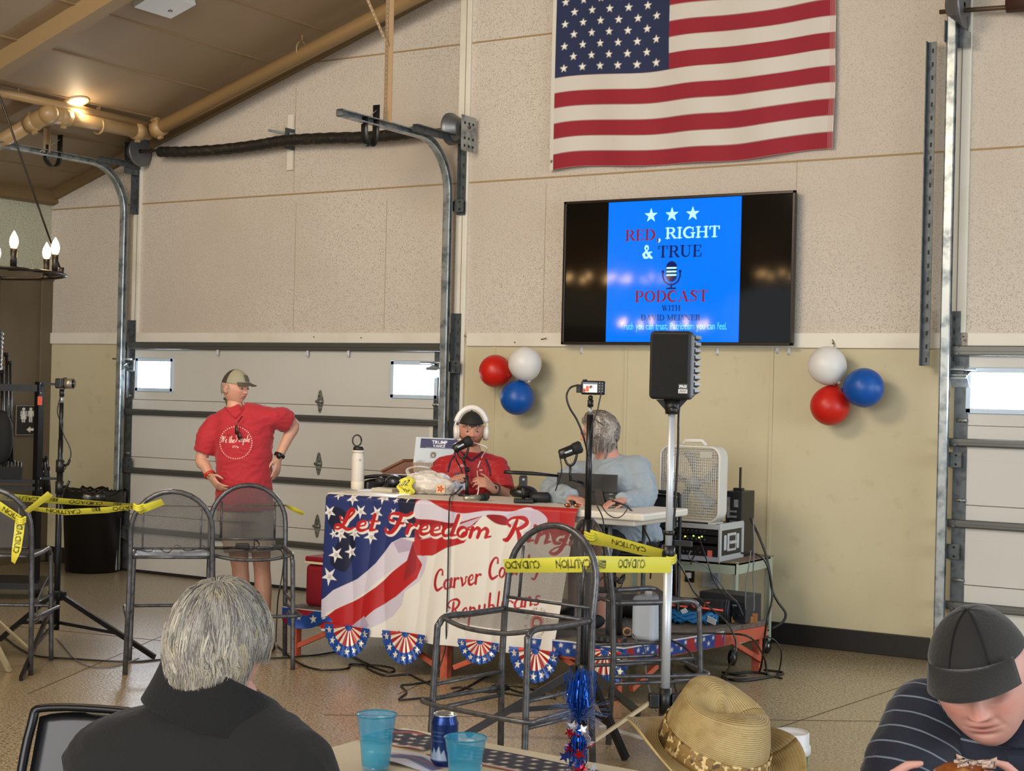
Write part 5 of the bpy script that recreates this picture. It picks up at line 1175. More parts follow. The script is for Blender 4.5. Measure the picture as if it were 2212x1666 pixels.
# wall sockets
for i, (px, py) in enumerate(((1490, 1240), (1543, 1245))):
    p = ony(px, py, D-.004); t = thing('wall_socket', ('black wall outlet behind the cart with a plug in it', 'clear plastic outlet cover on the wall behind the cart')[i], 'socket', p)
    b = MB(); b.box(p+Vector((0, -.003, 0)), (.075, .008, .12), bev=.003); b.build('cover_plate', blk if i == 0 else mat('steel_plate', '#6d7074', .4, .4), t)
    b = MB(); b.box(p+Vector((0, -.02, -.01)), (.035, .03, .04), bev=.004); b.build('plug', white if i == 0 else mat('dark_blue_plug', '#252a3a', .5), t)
    if i: b = MB(); b.box(p+Vector((-.005, -.035, 0)), (.13, .055, .17), bev=.01); b.build('clear_cover', mat('clear_plastic', '#aab4bf', .15, alpha=.35), t)
# red cooler
q = Vector((-6.14, 7.93, ZD)); t = thing('cooler', 'red drinks cooler on the stage behind the left edge of the banner', 'cooler', q)
b = MB(); b.box(q+Vector((0, 0, .135)), (.30, .26, .27), bev=.03); b.build('tub', mat('red_cooler', '#7c1420', .4), t)
b = MB(); b.box(q+Vector((0, 0, .282)), (.31, .27, .016), bev=.004); b.build('liner', mat('cooler_cream', '#cdbfa5', .4), t)
b = MB(); b.box(q+Vector((0, 0, .305)), (.305, .265, .035), bev=.012); b.build('lid', MC['red_cooler'], t)
# ================================================================ PEOPLE
from mathutils import noise as MN
def loft(b, rings, seg=24, caps=True):
    """rings: (centre, xaxis*rx, yaxis*ry[, squareness])"""
    vs = []
    for r in rings:
        c0, ax, ay = Vector(r[0]), Vector(r[1]), Vector(r[2]); e = r[3] if len(r) > 3 else 1
        for k in range(seg):
            t = 2*PI*k/seg; cs, sn = math.cos(t), math.sin(t)
            vs.append(c0+ax*math.copysign(abs(cs)**e, cs)+ay*math.copysign(abs(sn)**e, sn))
    n = len(rings); fs = [(i*seg+k, i*seg+(k+1) % seg, (i+1)*seg+(k+1) % seg, (i+1)*seg+k) for i in range(n-1) for k in range(seg)]
    if caps: fs += [tuple(range(seg))[::-1], tuple((n-1)*seg+k for k in range(seg))]
    return b.add(vs, fs, True)
def remesh(b, vox, smooth=6, wr=0, wscale=9, wdir=None):
    me = bpy.data.meshes.new('tmp'); me.from_pydata([tuple(v) for v in b.v], [], b.f); bm = bmesh.new(); bm.from_mesh(me); bmesh.ops.recalc_face_normals(bm, faces=bm.faces); bm.to_mesh(me); bm.free()
    o = bpy.data.objects.new('tmp', me); COL.objects.link(o)
    m_ = o.modifiers.new('r', 'REMESH'); m_.mode = 'VOXEL'; m_.voxel_size = vox
    if smooth: m2 = o.modifiers.new('s', 'SMOOTH'); m2.factor = .6; m2.iterations = smooth
    dg = bpy.context.evaluated_depsgraph_get(); dg.update(); e = o.evaluated_get(dg).to_mesh()
    vs = [v.co.copy() for v in e.vertices]; ns = [v.normal.copy() for v in e.vertices]; fs = [tuple(p.vertices) for p in e.polygons]
    o.evaluated_get(dg).to_mesh_clear(); bpy.data.objects.remove(o); bpy.data.meshes.remove(me)
    if wr:
        sx, sy, sz = wdir or (1, 1, 1)
        def fold(v):
            a = MN.noise(Vector((v.x*wscale*sx, v.y*wscale*sy, v.z*wscale*sz))); c_ = MN.noise(Vector((v.x*wscale*1.9*sx+5+a, v.y*wscale*1.9*sy, v.z*wscale*2.6*sz+a*1.5)))
            return max(-.12, .55*a+.75*(.28-abs(c_)))
        vs = [v+n*wr*fold(v) for v, n in zip(vs, ns)]
    return vs, fs
def hand(b, wrist, d, palm, side, curl=.5, k=1.0, curls=None, thumb=.6):
    """wrist point, direction towards the knuckles, palm normal, side vector towards the thumb"""
    d = Vector(d).normalized(); palm = Vector(palm); palm = (palm-d*palm.dot(d)).normalized(); sd = d.cross(palm); sd = sd if sd.dot(Vector(side)) > 0 else -sd
    loft(b, [(wrist-d*.01*k, sd*.027*k, palm*.019*k), (wrist+d*.03*k, sd*.036*k, palm*.017*k, .8), (wrist+d*.075*k, sd*.041*k, palm*.014*k, .8), (wrist+d*.092*k, sd*.039*k, palm*.010*k, .8)], 14)
    for i in range(4):
        c0 = (curls or [curl]*4)[i]; off = (.030-.0205*i)*k; L = (.042, .047, .043, .034)[i]*k; r = (.0088, .009, .0086, .0076)[i]*k
        p = wrist+d*(.084-.004*abs(i-1))*k+sd*off; P = [p-d*.015*k]; q = p; a = 0; dr = d
        for s_, ln in enumerate((L, L*.62, L*.5)):
            a += c0*(.9, 1.1, .7)[s_]; dr = d*math.cos(a)+palm*math.sin(a)+sd*(.06*(1.5-i)); P.append(q.copy()); q = q+dr.normalized()*ln
        P.append(q); b.tube(P, [r*1.1, r*1.05, r, r*.92, r*.78], 8); b.ball(q, r*.8, seg=8, rings=6)
    t0 = wrist+d*.018*k+sd*.028*k; t1 = t0+(d*.55+sd*.75+palm*.25).normalized()*.038*k; t2 = t1+(d*(.9-.2*thumb)+sd*(.35-.3*thumb)+palm*.5*thumb).normalized()*.033*k; t3 = t2+(d*.8+palm*.6*thumb-sd*.1).normalized()*.026*k
    b.tube([t0-sd*.01*k, t0, t1, t2, t3], [.013*k, .0145*k, .0115*k, .010*k, .008*k], 8); b.ball(t3, .0082*k, seg=8, rings=6)
def fbm(v, s): return MN.noise(Vector((v[0]*s, v[1]*s, v[2]*s)))
def head_mesh(M, skin, scale=1, beard=None, brow='#5a4436', nu=110, nv=96, jaw=.30, nose=1.0, open_=0, age=0, eyes=True, lids=0, iris='#3b2f26', fat=0):
    """M: 4x4, local x right, y forward (face), z up. Returns verts, faces, colours"""
    sk = np.array(lin(skin)); vs, cs = [], []; lipc = np.array(lin('#a5605a'))*(.6+.4*sk.mean()/.4); brc = np.array(lin(brow)); red = sk*np.array([1.05, .72, .68])
    bc = np.array(lin(beard)) if beard else None
    A_, B_, C_ = .076*(1+fat*.5), .096, .118
    g = lambda x, m_, s_: math.exp(-((x-m_)/s_)**2)
    for j in range(nv+1):
        ph = PI*j/nv
        for i in range(nu):
            # denser towards the face
            th = 2*PI*i/nu; th = th+.32*math.sin(2*(th-PI/2))*0+(-.45*math.cos(th))
            dx, dy, dz = math.sin(ph)*math.cos(th), math.sin(ph)*math.sin(th), math.cos(ph)
            x, y, z = A_*dx, B_*dy, C_*dz
            if z < 0:
                f = (-z/C_); x *= 1-jaw*f**1.3; y = y*(1-.18*f) if y > 0 else y*(1-.42*f**1.1)
                if y > 0: y += .010*f
            else:
                x *= 1+.05*(z/C_)
            if dy > 0:
                fr = dy**1.5; y = min(y, .088+.012*dy*(1-abs(dx)))
                # brow, sockets, nose, lips, chin, cheeks
                y += .007*g(z, .026, .010)*g(abs(x), .026, .022)*fr
                y -= .0125*g(z, .006, .013)*g(abs(x), .031, .016)*fr
                y -= .004*g(x, 0, .009)*g(z, .014, .010)
                if -.034 < z < .016:
                    t = (.016-z)/.05; w = .0065+.0085*t**2; y += nose*(.004+.021*t**1.15)*g(x, 0, w)*fr*(1 if z > -.026 else max(0, (z+.034)/.008))
                y += nose*.006*g(abs(x), .0125, .006)*g(z, -.024, .007)*fr
                y -= .0035*g(abs(x), .0045, .003)*g(z, -.0335, .004)
                y += .0065*g(z, -.0455, .0050)*g(x, 0, .021)*fr; y += .0070*g(z, -.0575, .0055)*g(x, 0, .018)*fr
                y -= (.005+.008*open_)*g(z, -.0512, .0022+.004*open_)*g(x, 0, .021)*fr; y -= .004*g(z, -.068, .005)*g(x, 0, .020)
                y += .008*g(z, -.092, .016)*g(x, 0, .022)*fr
                y += .005*g(abs(x), .042, .016)*g(z, -.015, .018)*fr
                y -= (.002+.003*age)*g(abs(x)-(.024+(-.03-z)*.35), 0, .0035)*g(z, -.042, .018)*fr
                y += .003*age*g(abs(x), .032, .012)*g(z, -.008, .004)*fr
            v = Vector((x, y, z))*scale
            col = sk.copy(); nz_ = fbm(v, 60)
            col = col*(1+.05*nz_)
            if dy > .0:
                k = .55*g(abs(x), .042, .02)*g(z, -.018, .018)+.6*g(x, 0, .014)*g(z, -.018, .014); k = min(.8, k); col = col*(1-k)+red*k
                k = max(g(z, -.0455, .0040)*g(x, 0, .020), g(z, -.057, .0050)*g(x, 0, .018)); col = col*(1-k)+lipc*k
                k = g(z, -.0512, .0016+.003*open_)*g(x, 0, .022); col = col*(1-k)+np.array([.03, .012, .01])*k
                k = .85*g(z, .029+.10*(.03-abs(abs(x)-.03))*.3, .0042)*g(abs(x), .031, .014)*(1 if dy > .3 else 0); col = col*(1-k)+brc*k
                if lids: k = .5*g(z, .003, .0022)*g(abs(x), .031, .012); col = col*(1-k)+brc*.5*k
                if bc is not None:
                    k = 0
                    if z < -.03: k = min(1, max(0, (-.046-z+.55*max(0, abs(x)-.03))/.012)); k = max(k, g(z, -.037, .005)*g(x, 0, .024))
                    if z > -.062 and abs(x) < .02 and z < -.042: k = 0
                    k = min(.88, k)*(.8+.35*fbm(v, 220)); k = max(0, min(1, k)); col = col*(1-k)+bc*k
            vs.append(v); cs.append(col)
    fs = [(j*nu+i, j*nu+(i+1) % nu, (j+1)*nu+(i+1) % nu, (j+1)*nu+i) for j in range(nv) for i in range(nu)]
    def add(mb, col):
        o = len(vs); vs.extend(mb.v); fs.extend([tuple(q+o for q in f) for f in mb.f]); cs.extend([np.array(col)]*len(mb.v))
    for s in (-1, 1):
        e = MB(); R = rotm(0, 0, s*.35); c0 = Vector((s*.074, -.012, -.008))*scale
        rim = [c0+R @ Vector((s*(.006+.010*max(0, math.cos(a*1))*0+.004), -.013*math.cos(a)*1.0, .029*math.sin(a)+.004))*scale for a in np.linspace(0, 2*PI, 18)]
        e.tube([q-Vector((s*.003, 0, 0))*scale for q in rim], .0030*scale, 8, closed=False); e.ball(c0+Vector((s*.001, 0, .003))*scale, (.0085*scale, .0135*scale, .0285*scale), R, 16, 12); e.ball(c0+Vector((s*.004, .007, -.022)), .0065*scale, seg=10, rings=8); add(e, sk*.6+red*.38)
        if eyes:
            e = MB(); ec = Vector((s*.031, .0755, .004))*scale; e.ball(ec, (.0125*scale, .0108*scale, .0072*scale), seg=16, rings=12); add(e, lin('#cfc4ba'))
            e = MB(); e.ball(ec+Vector((0, .0095, 0))*scale, (.0060*scale, .0035*scale, .0060*scale), seg=12, rings=8); add(e, lin(iris))
            e = MB()
            for up_, zz in ((1, .0062-.003*lids), (-1, -.0068)):
                P = [ec+Vector((-.0155+.031*u, .0085-.010*(2*u-1)**2, zz*math.sin(PI*u)*1.0-.001))*scale for u in np.linspace(0, 1, 9)]; e.tube(P, [.0016*scale]+[.0030*scale]*7+[.0016*scale], 6)
            add(e, sk*.82)
    vs = [M @ v for v in vs]
    return vs, fs, cs
def frameM(c0, right, fwd):
    f = Vector(fwd).normalized(); r = Vector(right); r = (r-f*r.dot(f)).normalized(); u = r.cross(f)
    M = Matrix.Identity(4)
    for i, v in enumerate((r, f, u)):
        for j in range(3): M[j][i] = v[j]
    M.translation = Vector(c0); return M
skinm = mat('skin', '#fff', .48, attr=True, sss=.12, spec=.35, bump=(260, .05))
def body_obj(t, parts_vf, head, skin):
    """one continuous skin object: remeshed body plus head"""
    b = MB(); cols = []
    for vs, fs in parts_vf: b.add(vs, fs, True); cols += [[*(np.array(lin(skin))*(1+.05*fbm(v, 30))), 1] for v in vs]
    if head: b.add(head[0], head[1], True); cols += [[*c_, 1] for c_ in head[2]]
    b.attr = {'Col': cols}; return b.build('body', skinm, t)
def strands(name, material, t, M, n, length, lift, pal, seed=1, root_fn=None, flow=None, width=.0012, steps=9, shell=(.081, .101, .122), curl=0, jitter=.35, cz=0, fall=1.0, center=(0, -.2, 1), clump=0, earcut=0):
    R_ = np.random.default_rng(seed); out = []
    P = []
    while len(P) < n:
        q = R_.normal(size=(n*2, 3)); q /= np.linalg.norm(q, axis=1)[:, None]
        m_ = root_fn(q); P += list(q[m_])
    p = np.array(P[:n]); cid = np.zeros(n, int)
    if clump: 
        nc = max(1, n//clump); cid = R_.integers(0, nc, n); p = p[cid]+R_.normal(size=(n, 3))*.035; p /= np.linalg.norm(p, axis=1)[:, None]
    sh = np.array(shell); crown = np.array(center)/np.linalg.norm(center)
    ln = length*(R_.uniform(.65, 1.1, n)); ds = ln/steps; noise_ = R_.normal(size=(n, 3))*jitter
    ln = ln*np.clip(.45+.75*(p[:, 2]+.65), .3, 1); ds = ln/steps
    if earcut: ln = ln*(1-earcut*np.clip((p[:, 1]+.30)/.35, 0, 1)*np.clip(np.abs(p[:, 0])*1.6, 0, 1)); ds = ln/steps
    if clump: noise_ = noise_[cid]+noise_*.35; ln = ln*.5+.5*ln[cid]; ds = ln/steps
    pts = []; hL = R_.uniform(.3, 1.0, n); hL = hL[cid]*.8+.2*hL if clump else hL
    for k in range(steps+1):
        rad = 1+lift*hL*min(1, k/2.5)*(1-.25*k/steps)
        pts.append(p*sh*rad[:, None])
        f = flow(p) if flow else p-crown*(p@crown)[:, None]
        cl = curl*np.sin(7*p[:, [1, 2, 0]]+k*.9+noise_*.6/max(jitter, .05))
        f = f/(np.linalg.norm(f, axis=1)[:, None]+.15)+noise_*.5+cl
        f[:, 2] -= fall*.6*(k/steps)
        wd_ = np.clip((-.30-p[:, 2])/.3, 0, 1)[:, None]; f = f*(1-wd_)+np.array([0, 0, -1.])*wd_*np.linalg.norm(f, axis=1)[:, None]
        f = f-p*np.sum(f*p, 1)[:, None]*(1-.8*wd_); f /= np.linalg.norm(f, axis=1)[:, None]+1e-9
        p = p+f*(ds/.1)[:, None]; 
        if k < steps*.72: pn = p/np.linalg.norm(p, axis=1)[:, None]; p = pn*(1-wd_)+p*wd_
        else:
            r_ = np.linalg.norm(p, axis=1); p = p/r_[:, None]*np.minimum(r_, 1.10)[:, None]
    pts = np.stack(pts, 1)                      # n, steps+1, 3
    Mn = np.array(M); pts = pts@Mn[:3, :3].T+Mn[:3, 3]
    cen = Mn[:3, 3]; d = np.gradient(pts, axis=1); d /= np.linalg.norm(d, axis=2)[:, :, None]+1e-9
    o = pts-cen; o /= np.linalg.norm(o, axis=2)[:, :, None]; s_ = np.cross(d, o); s_ /= np.linalg.norm(s_, axis=2)[:, :, None]+1e-9
    tp = (1-np.linspace(0, 1, steps+1)**3*.85)[None, :, None]*width*R_.uniform(.7, 1.4, n)[:, None, None]
    V = np.stack([pts+s_*tp, pts+o*tp*.9, pts-s_*tp], 2).reshape(-1, 3)
    K = steps+1; base_ = (np.arange(n)*K*3)[:, None, None]; kk = (np.arange(steps)*3)[None, :, None]
    F1 = base_+kk+np.array([0, 1, 4, 3])[None, None, :]; F2 = base_+kk+np.array([1, 2, 5, 4])[None, None, :]
    Fs = np.concatenate([F1.reshape(-1, 4), F2.reshape(-1, 4)])
    if t is not None: inv_ = np.array(ROOT[t.name].inverted()); V = V@inv_[:3, :3].T+inv_[:3, 3]
    me = bpy.data.meshes.new(name); me.vertices.add(len(V)); me.vertices.foreach_set('co', V.astype(np.float32).ravel())
    me.loops.add(Fs.size); me.loops.foreach_set('vertex_index', Fs.ravel().astype(np.int32)); me.polygons.add(len(Fs)); me.polygons.foreach_set('loop_start', np.arange(0, Fs.size, 4, dtype=np.int32)); me.polygons.foreach_set('loop_total', np.full(len(Fs), 4, np.int32))
    me.materials.append(material); pl = np.array([lin(c_) for c_ in pal]); idx = R_.integers(0, len(pal), n); idx = np.where(R_.random(n) < .6, idx[cid], idx) if clump else idx; cc = pl[idx]*R_.uniform(.8, 1.15, n)[:, None]
    C_ = np.repeat(np.concatenate([cc, np.ones((n, 1))], 1), K*3, axis=0); a = me.color_attributes.new('Col', 'FLOAT_COLOR', 'POINT'); a.data.foreach_set('color', C_.astype(np.float32).ravel())
    me.polygons.foreach_set('use_smooth', np.ones(len(Fs), bool)); me.update(calc_edges=True); me.validate()
    ob = bpy.data.objects.new(name, me); COL.objects.link(ob); ob.parent = t; PM[ob.name] = ROOT[t.name]; return ob
hairm = mat('hair', '#fff', .5, attr=True, spec=.4)
def limb(b, a, e, w, r): b.tube(spline([a, a.lerp(e, .5), e, e.lerp(w, .4), w], 4), [x for x in np.interp(np.linspace(0, 1, 17), [0, .25, .5, .62, .8, 1], r)], 14)
def cap_obj(t, M, cols, brim_col, sc=1.0, brim_len=.075, brim_curve=.018, brim_dir=1, mesh_back=None, tilt=0, panels=True, crown=(.084, .104, .118), low=.018, patch=None, brimw=.082):
    """baseball cap in head space"""
    m1 = mat(*cols[0]) if isinstance(cols[0], tuple) else cols[0]
    def cpt(th, ph, off=0):
        A_, B_, C_ = (q+off for q in crown); x = A_*math.sin(ph)*math.cos(th); y = B_*math.sin(ph)*math.sin(th); z = C_*math.cos(ph)
        s_ = 1-.010*abs(math.sin(th*3)) if not panels else 1-.006*(1-abs(math.sin(th*3)))**6
        if y*brim_dir > 0 and z < .08: y *= 1+.03
        return Vector((x*s_, y*s_, z*s_+.0))
    b = MB(); N = 48; K = 16; lo = math.acos(low/crown[2])
    vs = []; fs = []; mi = []
    for off in (0, -.003):
        for j in range(K+1):
            for i in range(N): vs.append(M @ (cpt(2*PI*i/N, max(.001, lo*j/K), off)*sc))
    for j in range(K):
        for i in range(N):
            fs.append((j*N+i, j*N+(i+1) % N, (j+1)*N+(i+1) % N, (j+1)*N+i)); th = 2*PI*(i+.5)/N
            mi.append(0 if math.sin(th)*brim_dir > (-.15 if mesh_back else -2) else 1)
    o = (K+1)*N
    for j in range(K):
        for i in range(N): fs.append((o+j*N+i, o+(j+1)*N+i, o+(j+1)*N+(i+1) % N, o+j*N+(i+1) % N)); mi.append(1 if mesh_back else 0)
    for i in range(N): fs.append((K*N+i, o+K*N+i, o+K*N+(i+1) % N, K*N+(i+1) % N)); mi.append(0)
    for f, q in zip(fs, mi): pass
    b.v = vs; b.f = fs; b.mi = mi; b.sm = [True]*len(fs)
    b.build('crown', [m1, cols[1] if mesh_back else m1], t)
    b = MB(); b.ball(M @ Vector((0, 0, crown[2]+.001)), .006, seg=10, rings=6); b.build('top_button', m1, t)
    b = MB()
    def br(u, v):
        a = PI/2+(u-.5)*1.75; x = crown[0]*1.0*math.cos(a)*sc; y = crown[1]*math.sin(a)*sc; ext = v*brim_len*max(.02, math.cos((u-.5)*2.75))**.9
        xx = x; yy = y*(.985+.0*v)+ext; zz = low*sc+.004+.010*(1-v)-brim_curve*(abs(x)/brimw)**2*1.4*v-v*tilt
        return M @ Vector((xx*(1+.10*v), yy*brim_dir, zz))
    b.grid(br, 24, 8); b.build('brim', brim_col, t, thick=.004)
rg = lambda *a: [Vector(x) for x in a]
# ---------------------------------------------------------------- standing man
dm = 10.2
def pt(px, py, dd=0): return atd(px, py, dm+dd)
upv = Vector((0, 0, 1)); rgt = Vector((rt.x, rt.y, 0)).normalized(); tow = -Vector((fw.x, fw.y, 0)).normalized()
t = thing('person', 'standing man in a red T-shirt, khaki shorts and trucker cap, hands on hips', 'person', Vector((pt(545, 1100).x, pt(545, 1100).y, 0)))
sk1 = '#c0917a'
hc = pt(508, 838)+upv*.0; face1 = (tow*.50+rgt*.86-upv*.10).normalized(); M1 = frameM(hc, face1.cross(upv), face1)
shL, shR = pt(463, 912), pt(592, 898); elL, elR = pt(435, 992, -.02), pt(634, 918, .10); wrL, wrR = pt(455, 1030, -.10), pt(601, 990, .02)
nk = pt(508, 880)
b = MB(); 
b.tube([hc-upv*.03-tow*.01, hc-upv*.07-tow*.01, nk, nk-upv*.08], [.03, .052, .058, .07], 16)
fb = (tow+rgt*.12).normalized(); rb_ = (rgt-fb*rgt.dot(fb)).normalized()
cen = [pt(527, y) for y in (905, 960, 1020, 1080)]
loft(b, [(cen[0], rb_*.17, fb*.09), (cen[1], rb_*.16, fb*.11), (cen[2], rb_*.15, fb*.11), (cen[3], rb_*.16, fb*.11)])
limb(b, shL, elL, wrL, [.06, .05, .042, .044, .036, .028]); limb(b, shR, elR, wrR, [.06, .05, .042, .044, .036, .028])
hipL, hipR = pt(505, 1105), pt(558, 1105); knL, knR = pt(519, 1228, -.02), pt(566, 1226, .02); 
anL, anR = Vector((pt(527, 1370).x, pt(527, 1370).y, .09)), Vector((pt(574, 1370).x, pt(574, 1370).y, .09))
for h_, k_, a_ in ((hipL, knL, anL), (hipR, knR, anR)): b.tube(spline([h_, h_.lerp(k_, .5), k_, k_.lerp(a_, .35), k_.lerp(a_, .75), a_], 4), list(np.interp(np.linspace(0, 1, 21), [0, .2, .4, .6, .8, 1], [.085, .072, .056, .058, .038, .034])), 16)
hand(b, wrL, (pt(472, 1052, -.14)-wrL), (rgt*.8-tow*.3), upv+rgt*.3, .35, .95); hand(b, wrR, (pt(596, 1040, .0)-wrR), (-rgt*.7-tow*.4), upv*.2+tow, .3, .95)
body_obj(t, [remesh(b, .007, 4)], head_mesh(M1, sk1, 1.0, brow='#6b5648', age=.8, lids=1.2, jaw=.24, fat=.08), sk1)
redt = mat('red_tshirt', '#a81c28', .8, sheen=.15, bump=(9, .25))
b = MB(); loft(b, [(nk-upv*.002, rb_*.068, fb*.066), (nk-upv*.03, rb_*.11, fb*.085), (cen[0]+upv*.03, rb_*.17, fb*.105), (cen[0]-upv*.02, rb_*.20, fb*.125), (cen[1], rb_*.188, fb*.145), (cen[2], rb_*.185, fb*.15), (cen[3], rb_*.19, fb*.155), (pt(528, 1103), rb_*.192, fb*.15)], 30)
for s_, e_, k in ((shL, elL, .85), (shR, elR, .72)): b.ball(s_-upv*.018, .070); b.tube([cen[0]+upv*.02, s_-upv*.022], [.10, .072], 16); b.tube([s_-upv*.015, s_.lerp(e_, k*.5), s_.lerp(e_, k)], [.070, .078, .072], 16)
v_, f_ = remesh(b, .008, 10, .020, 7, (1, 1, 1.5)); b = MB(); b.add(v_, f_, True); b.build('tshirt', redt, t)
b = MB(); b.tube([nk+rb_*.072*math.cos(a)+fb*(.062*math.sin(a)+.01)+upv*(-.012-.06*max(0, math.sin(a))**2) for a in np.linspace(0, 2*PI, 26)], .007, 8, closed=True); b.build('collar', mat('red_tshirt_rib', '#9a1822', .8), t)
c = Canvas(.235, .235, .0014, '#a81c28')
for i in range(44): a = i/44*2*PI; c.disc(.1175+.105*math.cos(a), .1175+.105*math.sin(a), .0035, '#e3c3b6')
def scr2(cv, txt, x0, y0, L, h, col, th=.55):
    W = sum((SCRIPT[ch][0]+.02) if ch != ' ' else .38 for ch in txt)*h; k = L/W; a = x0
    for ch in txt:
        if ch == ' ': a += .38*h*k; continue
        adv, stk = SCRIPT[ch]
        for w, pts in stk:
            sp_ = spline([(q[0], q[1], 0) for q in pts], 3); ws = list(w) if isinstance(w, (list, tuple)) else [w]*len(pts); W2 = np.interp(np.linspace(0, len(pts)-1, len(sp_)), range(len(pts)), ws)
            cv.stroke([(a+(q[0]+.3*q[1])*h*k, y0+q[1]*h) for q in sp_], [z*h*th for z in W2], col)
        a += (adv+.02)*h*k
scr2(c, 'We the', .018, .115, .09, .048, '#e3c3b6'); scr2(c, 'People', .112, .122, .095, .048, '#e3c3b6'); c.text('1776', .118, .082, .022, '#e3c3b6', sx=1.1)
pc_ = pt(512, 955)
# print follows the curved chest: project each point on the shirt front
from mathutils.bvhtree import BVHTree
bv = BVHTree.FromPolygons(v_, f_)
def onshirt(u, v):
    o = pc_+rb_*(u-.5)*.235+upv*(v-.5)*.235+fb*.5; h = bv.ray_cast(o, -fb, 1.0)[0]
    return (h or (o-fb*.36))+fb*.0018
alpha_disc = c
def onv(px, py):
    d = ray(px, py); h = bv.ray_cast(CP+d*8.5, d.normalized(), 4)[0]; return (h if h is not None else pt(px, py, -.12))-d.normalized()*.002
b = MB(); b.tube(spline([onv(*q) for q in ((486, 880), (492, 889), (501, 898), (509, 903), (516, 897), (523, 888), (527, 879))], 5), .005, 6); b.build('neck_rib', mat('red_tshirt_rib', '#9a1822'), t)
def cut_disc(cv, name, fn, m_, parent, R=.5):
    b = MB(); nr, na = 75, 330; cols = []; vs = []
    for i in range(nr+1):
        for j in range(na):
            a = 2*PI*j/na; u, v = .5+.5*i/nr*math.cos(a), .5+.5*i/nr*math.sin(a); vs.append(fn(u, v))
            cols.append([*cv.C[min(cv.ny-1, int(round(v*(cv.ny-1)))), min(cv.nx-1, int(round(u*(cv.nx-1))))], 1])
    fs = [(i*na+j, i*na+(j+1) % na, (i+1)*na+(j+1) % na, (i+1)*na+j) for i in range(nr) for j in range(na)]
    b.add(vs, fs, True); b.attr = {'Col': cols}; return b.build(name, m_, parent)
cut_disc(c, 'shirt_print', onshirt, mat('shirt_print_cloth', '#fff', .8, attr=True, sheen=.15), t)
khaki = mat('khaki_cotton', '#a3988a', .85, bump=(12, .35))
b = MB(); loft(b, [(pt(528, 1075), rb_*.165, fb*.12), (pt(528, 1100), rb_*.178, fb*.13), (pt(528, 1125), rb_*.18, fb*.13)], 26)
for h_, k_ in ((hipL, knL), (hipR, knR)): b.tube([h_+upv*.02, h_.lerp(k_, .35), h_.lerp(k_, .7)], [.10, .098, .097], 18)
v2, f2 = remesh(b, .008, 4, .012, 8, (1.6, 1.6, .6)); b = MB(); b.add(v2, f2, True); b.build('shorts', khaki, t)
for a_, s_ in ((anL, -1), (anR, 1)):
    b = MB(); fd = (tow+rgt*.35*s_).normalized(); x_ = fd.cross(upv); g0 = Vector((a_.x, a_.y, 0))
    loft(b, [(g0-fd*.07+upv*.04, x_*.035, upv*.04, .8), (g0+upv*.048, x_*.042, upv*.048, .8), (g0+fd*.09+upv*.035, x_*.046, upv*.034, .8), (g0+fd*.17+upv*.025, x_*.035, upv*.024, .8)], 16); b.build('shoe', mat('dark_red_shoe', '#4a1f1c', .6), t)
cap_obj(t, M1, [mat('cap_front_olive', '#8f8a74', .85), mat('cap_mesh_brown', '#3b312c', .8)], mat('cap_brim_dark', '#4a4338', .8), mesh_back=True, brim_len=.07, low=.03, crown=(.083, .103, .125))
c = Canvas(.07, .044, .0022, '#8f8a74'); c.poly([(.002, .002), (.068, .002), (.068, .042), (.002, .042)], '#2c2a26')
for k in range(5): c.stroke([(.03 if k > 2 else .006, .007+k*.0075), (.064, .007+k*.0075)], .0028, '#7d7965')
c.poly([(.004, .022), (.028, .022), (.028, .04), (.004, .04)], '#22252a')
def capface(u, v):
    th = PI/2+.15-(u-.5)*.85; ph = .95-(v-.5)*.42; return M1 @ Vector((.0855*math.sin(ph)*math.cos(th), .109*math.sin(ph)*math.sin(th), .129*math.cos(ph)))
c.build('flag_patch', capface, mat('patch_cloth', '#fff', .8, attr=True), t)
strands('hair', hairm, t, M1, 500, .035, .03, ['#8a7f76', '#6d6259', '#a0958a'], 3, lambda q: (q[:, 2] < .28) & (q[:, 2] > -.25) & (q[:, 1] < -.0) , width=.002, fall=2, steps=4, shell=(.079, .099, .12))
b = MB(); b.tube([pt(526, 905)+fb*.16+Vector((0, 0, .02)), pt(513, 918)+fb*.17, pt(512, 935)+fb*.175], .004, 6); b.ball(pt(514, 928)+fb*.175, (.012, .008, .03), seg=12, rings=8); b.ball(pt(520, 940)+fb*.175, (.016, .008, .026), seg=12, rings=8); b.build('hanging_sunglasses', mat('brown_lens', '#2a100c', .15), t)
b = MB(); dd_ = (wrR-elR).normalized(); q = wrR-dd_*.02; x_, z_2 = frame_of(dd_); b.tube([q+x_*.034*math.cos(a)+z_2*.034*math.sin(a) for a in np.linspace(0, 2*PI, 20)], [(.004, .012)]*20, 8); b.ball(q+tow*.03, (.02, .014, .022), seg=14, rings=10); b.build('wristwatch', blk, t)
b = MB(); dd_ = (wrL-elL).normalized(); q = wrL-dd_*.015; x_, z_2 = frame_of(dd_); b.tube([q+x_*.035*math.cos(a)+z_2*.035*math.sin(a) for a in np.linspace(0, 2*PI, 20)], [(.004, .010)]*20, 8); b.m(1).ball(q+tow*.032, (.014, .008, .008), seg=10, rings=8); b.build('wristband', [mat('red_band', '#b82a1c', .5), mat('gold_clasp', '#c9a24a', .3, .8)], t)
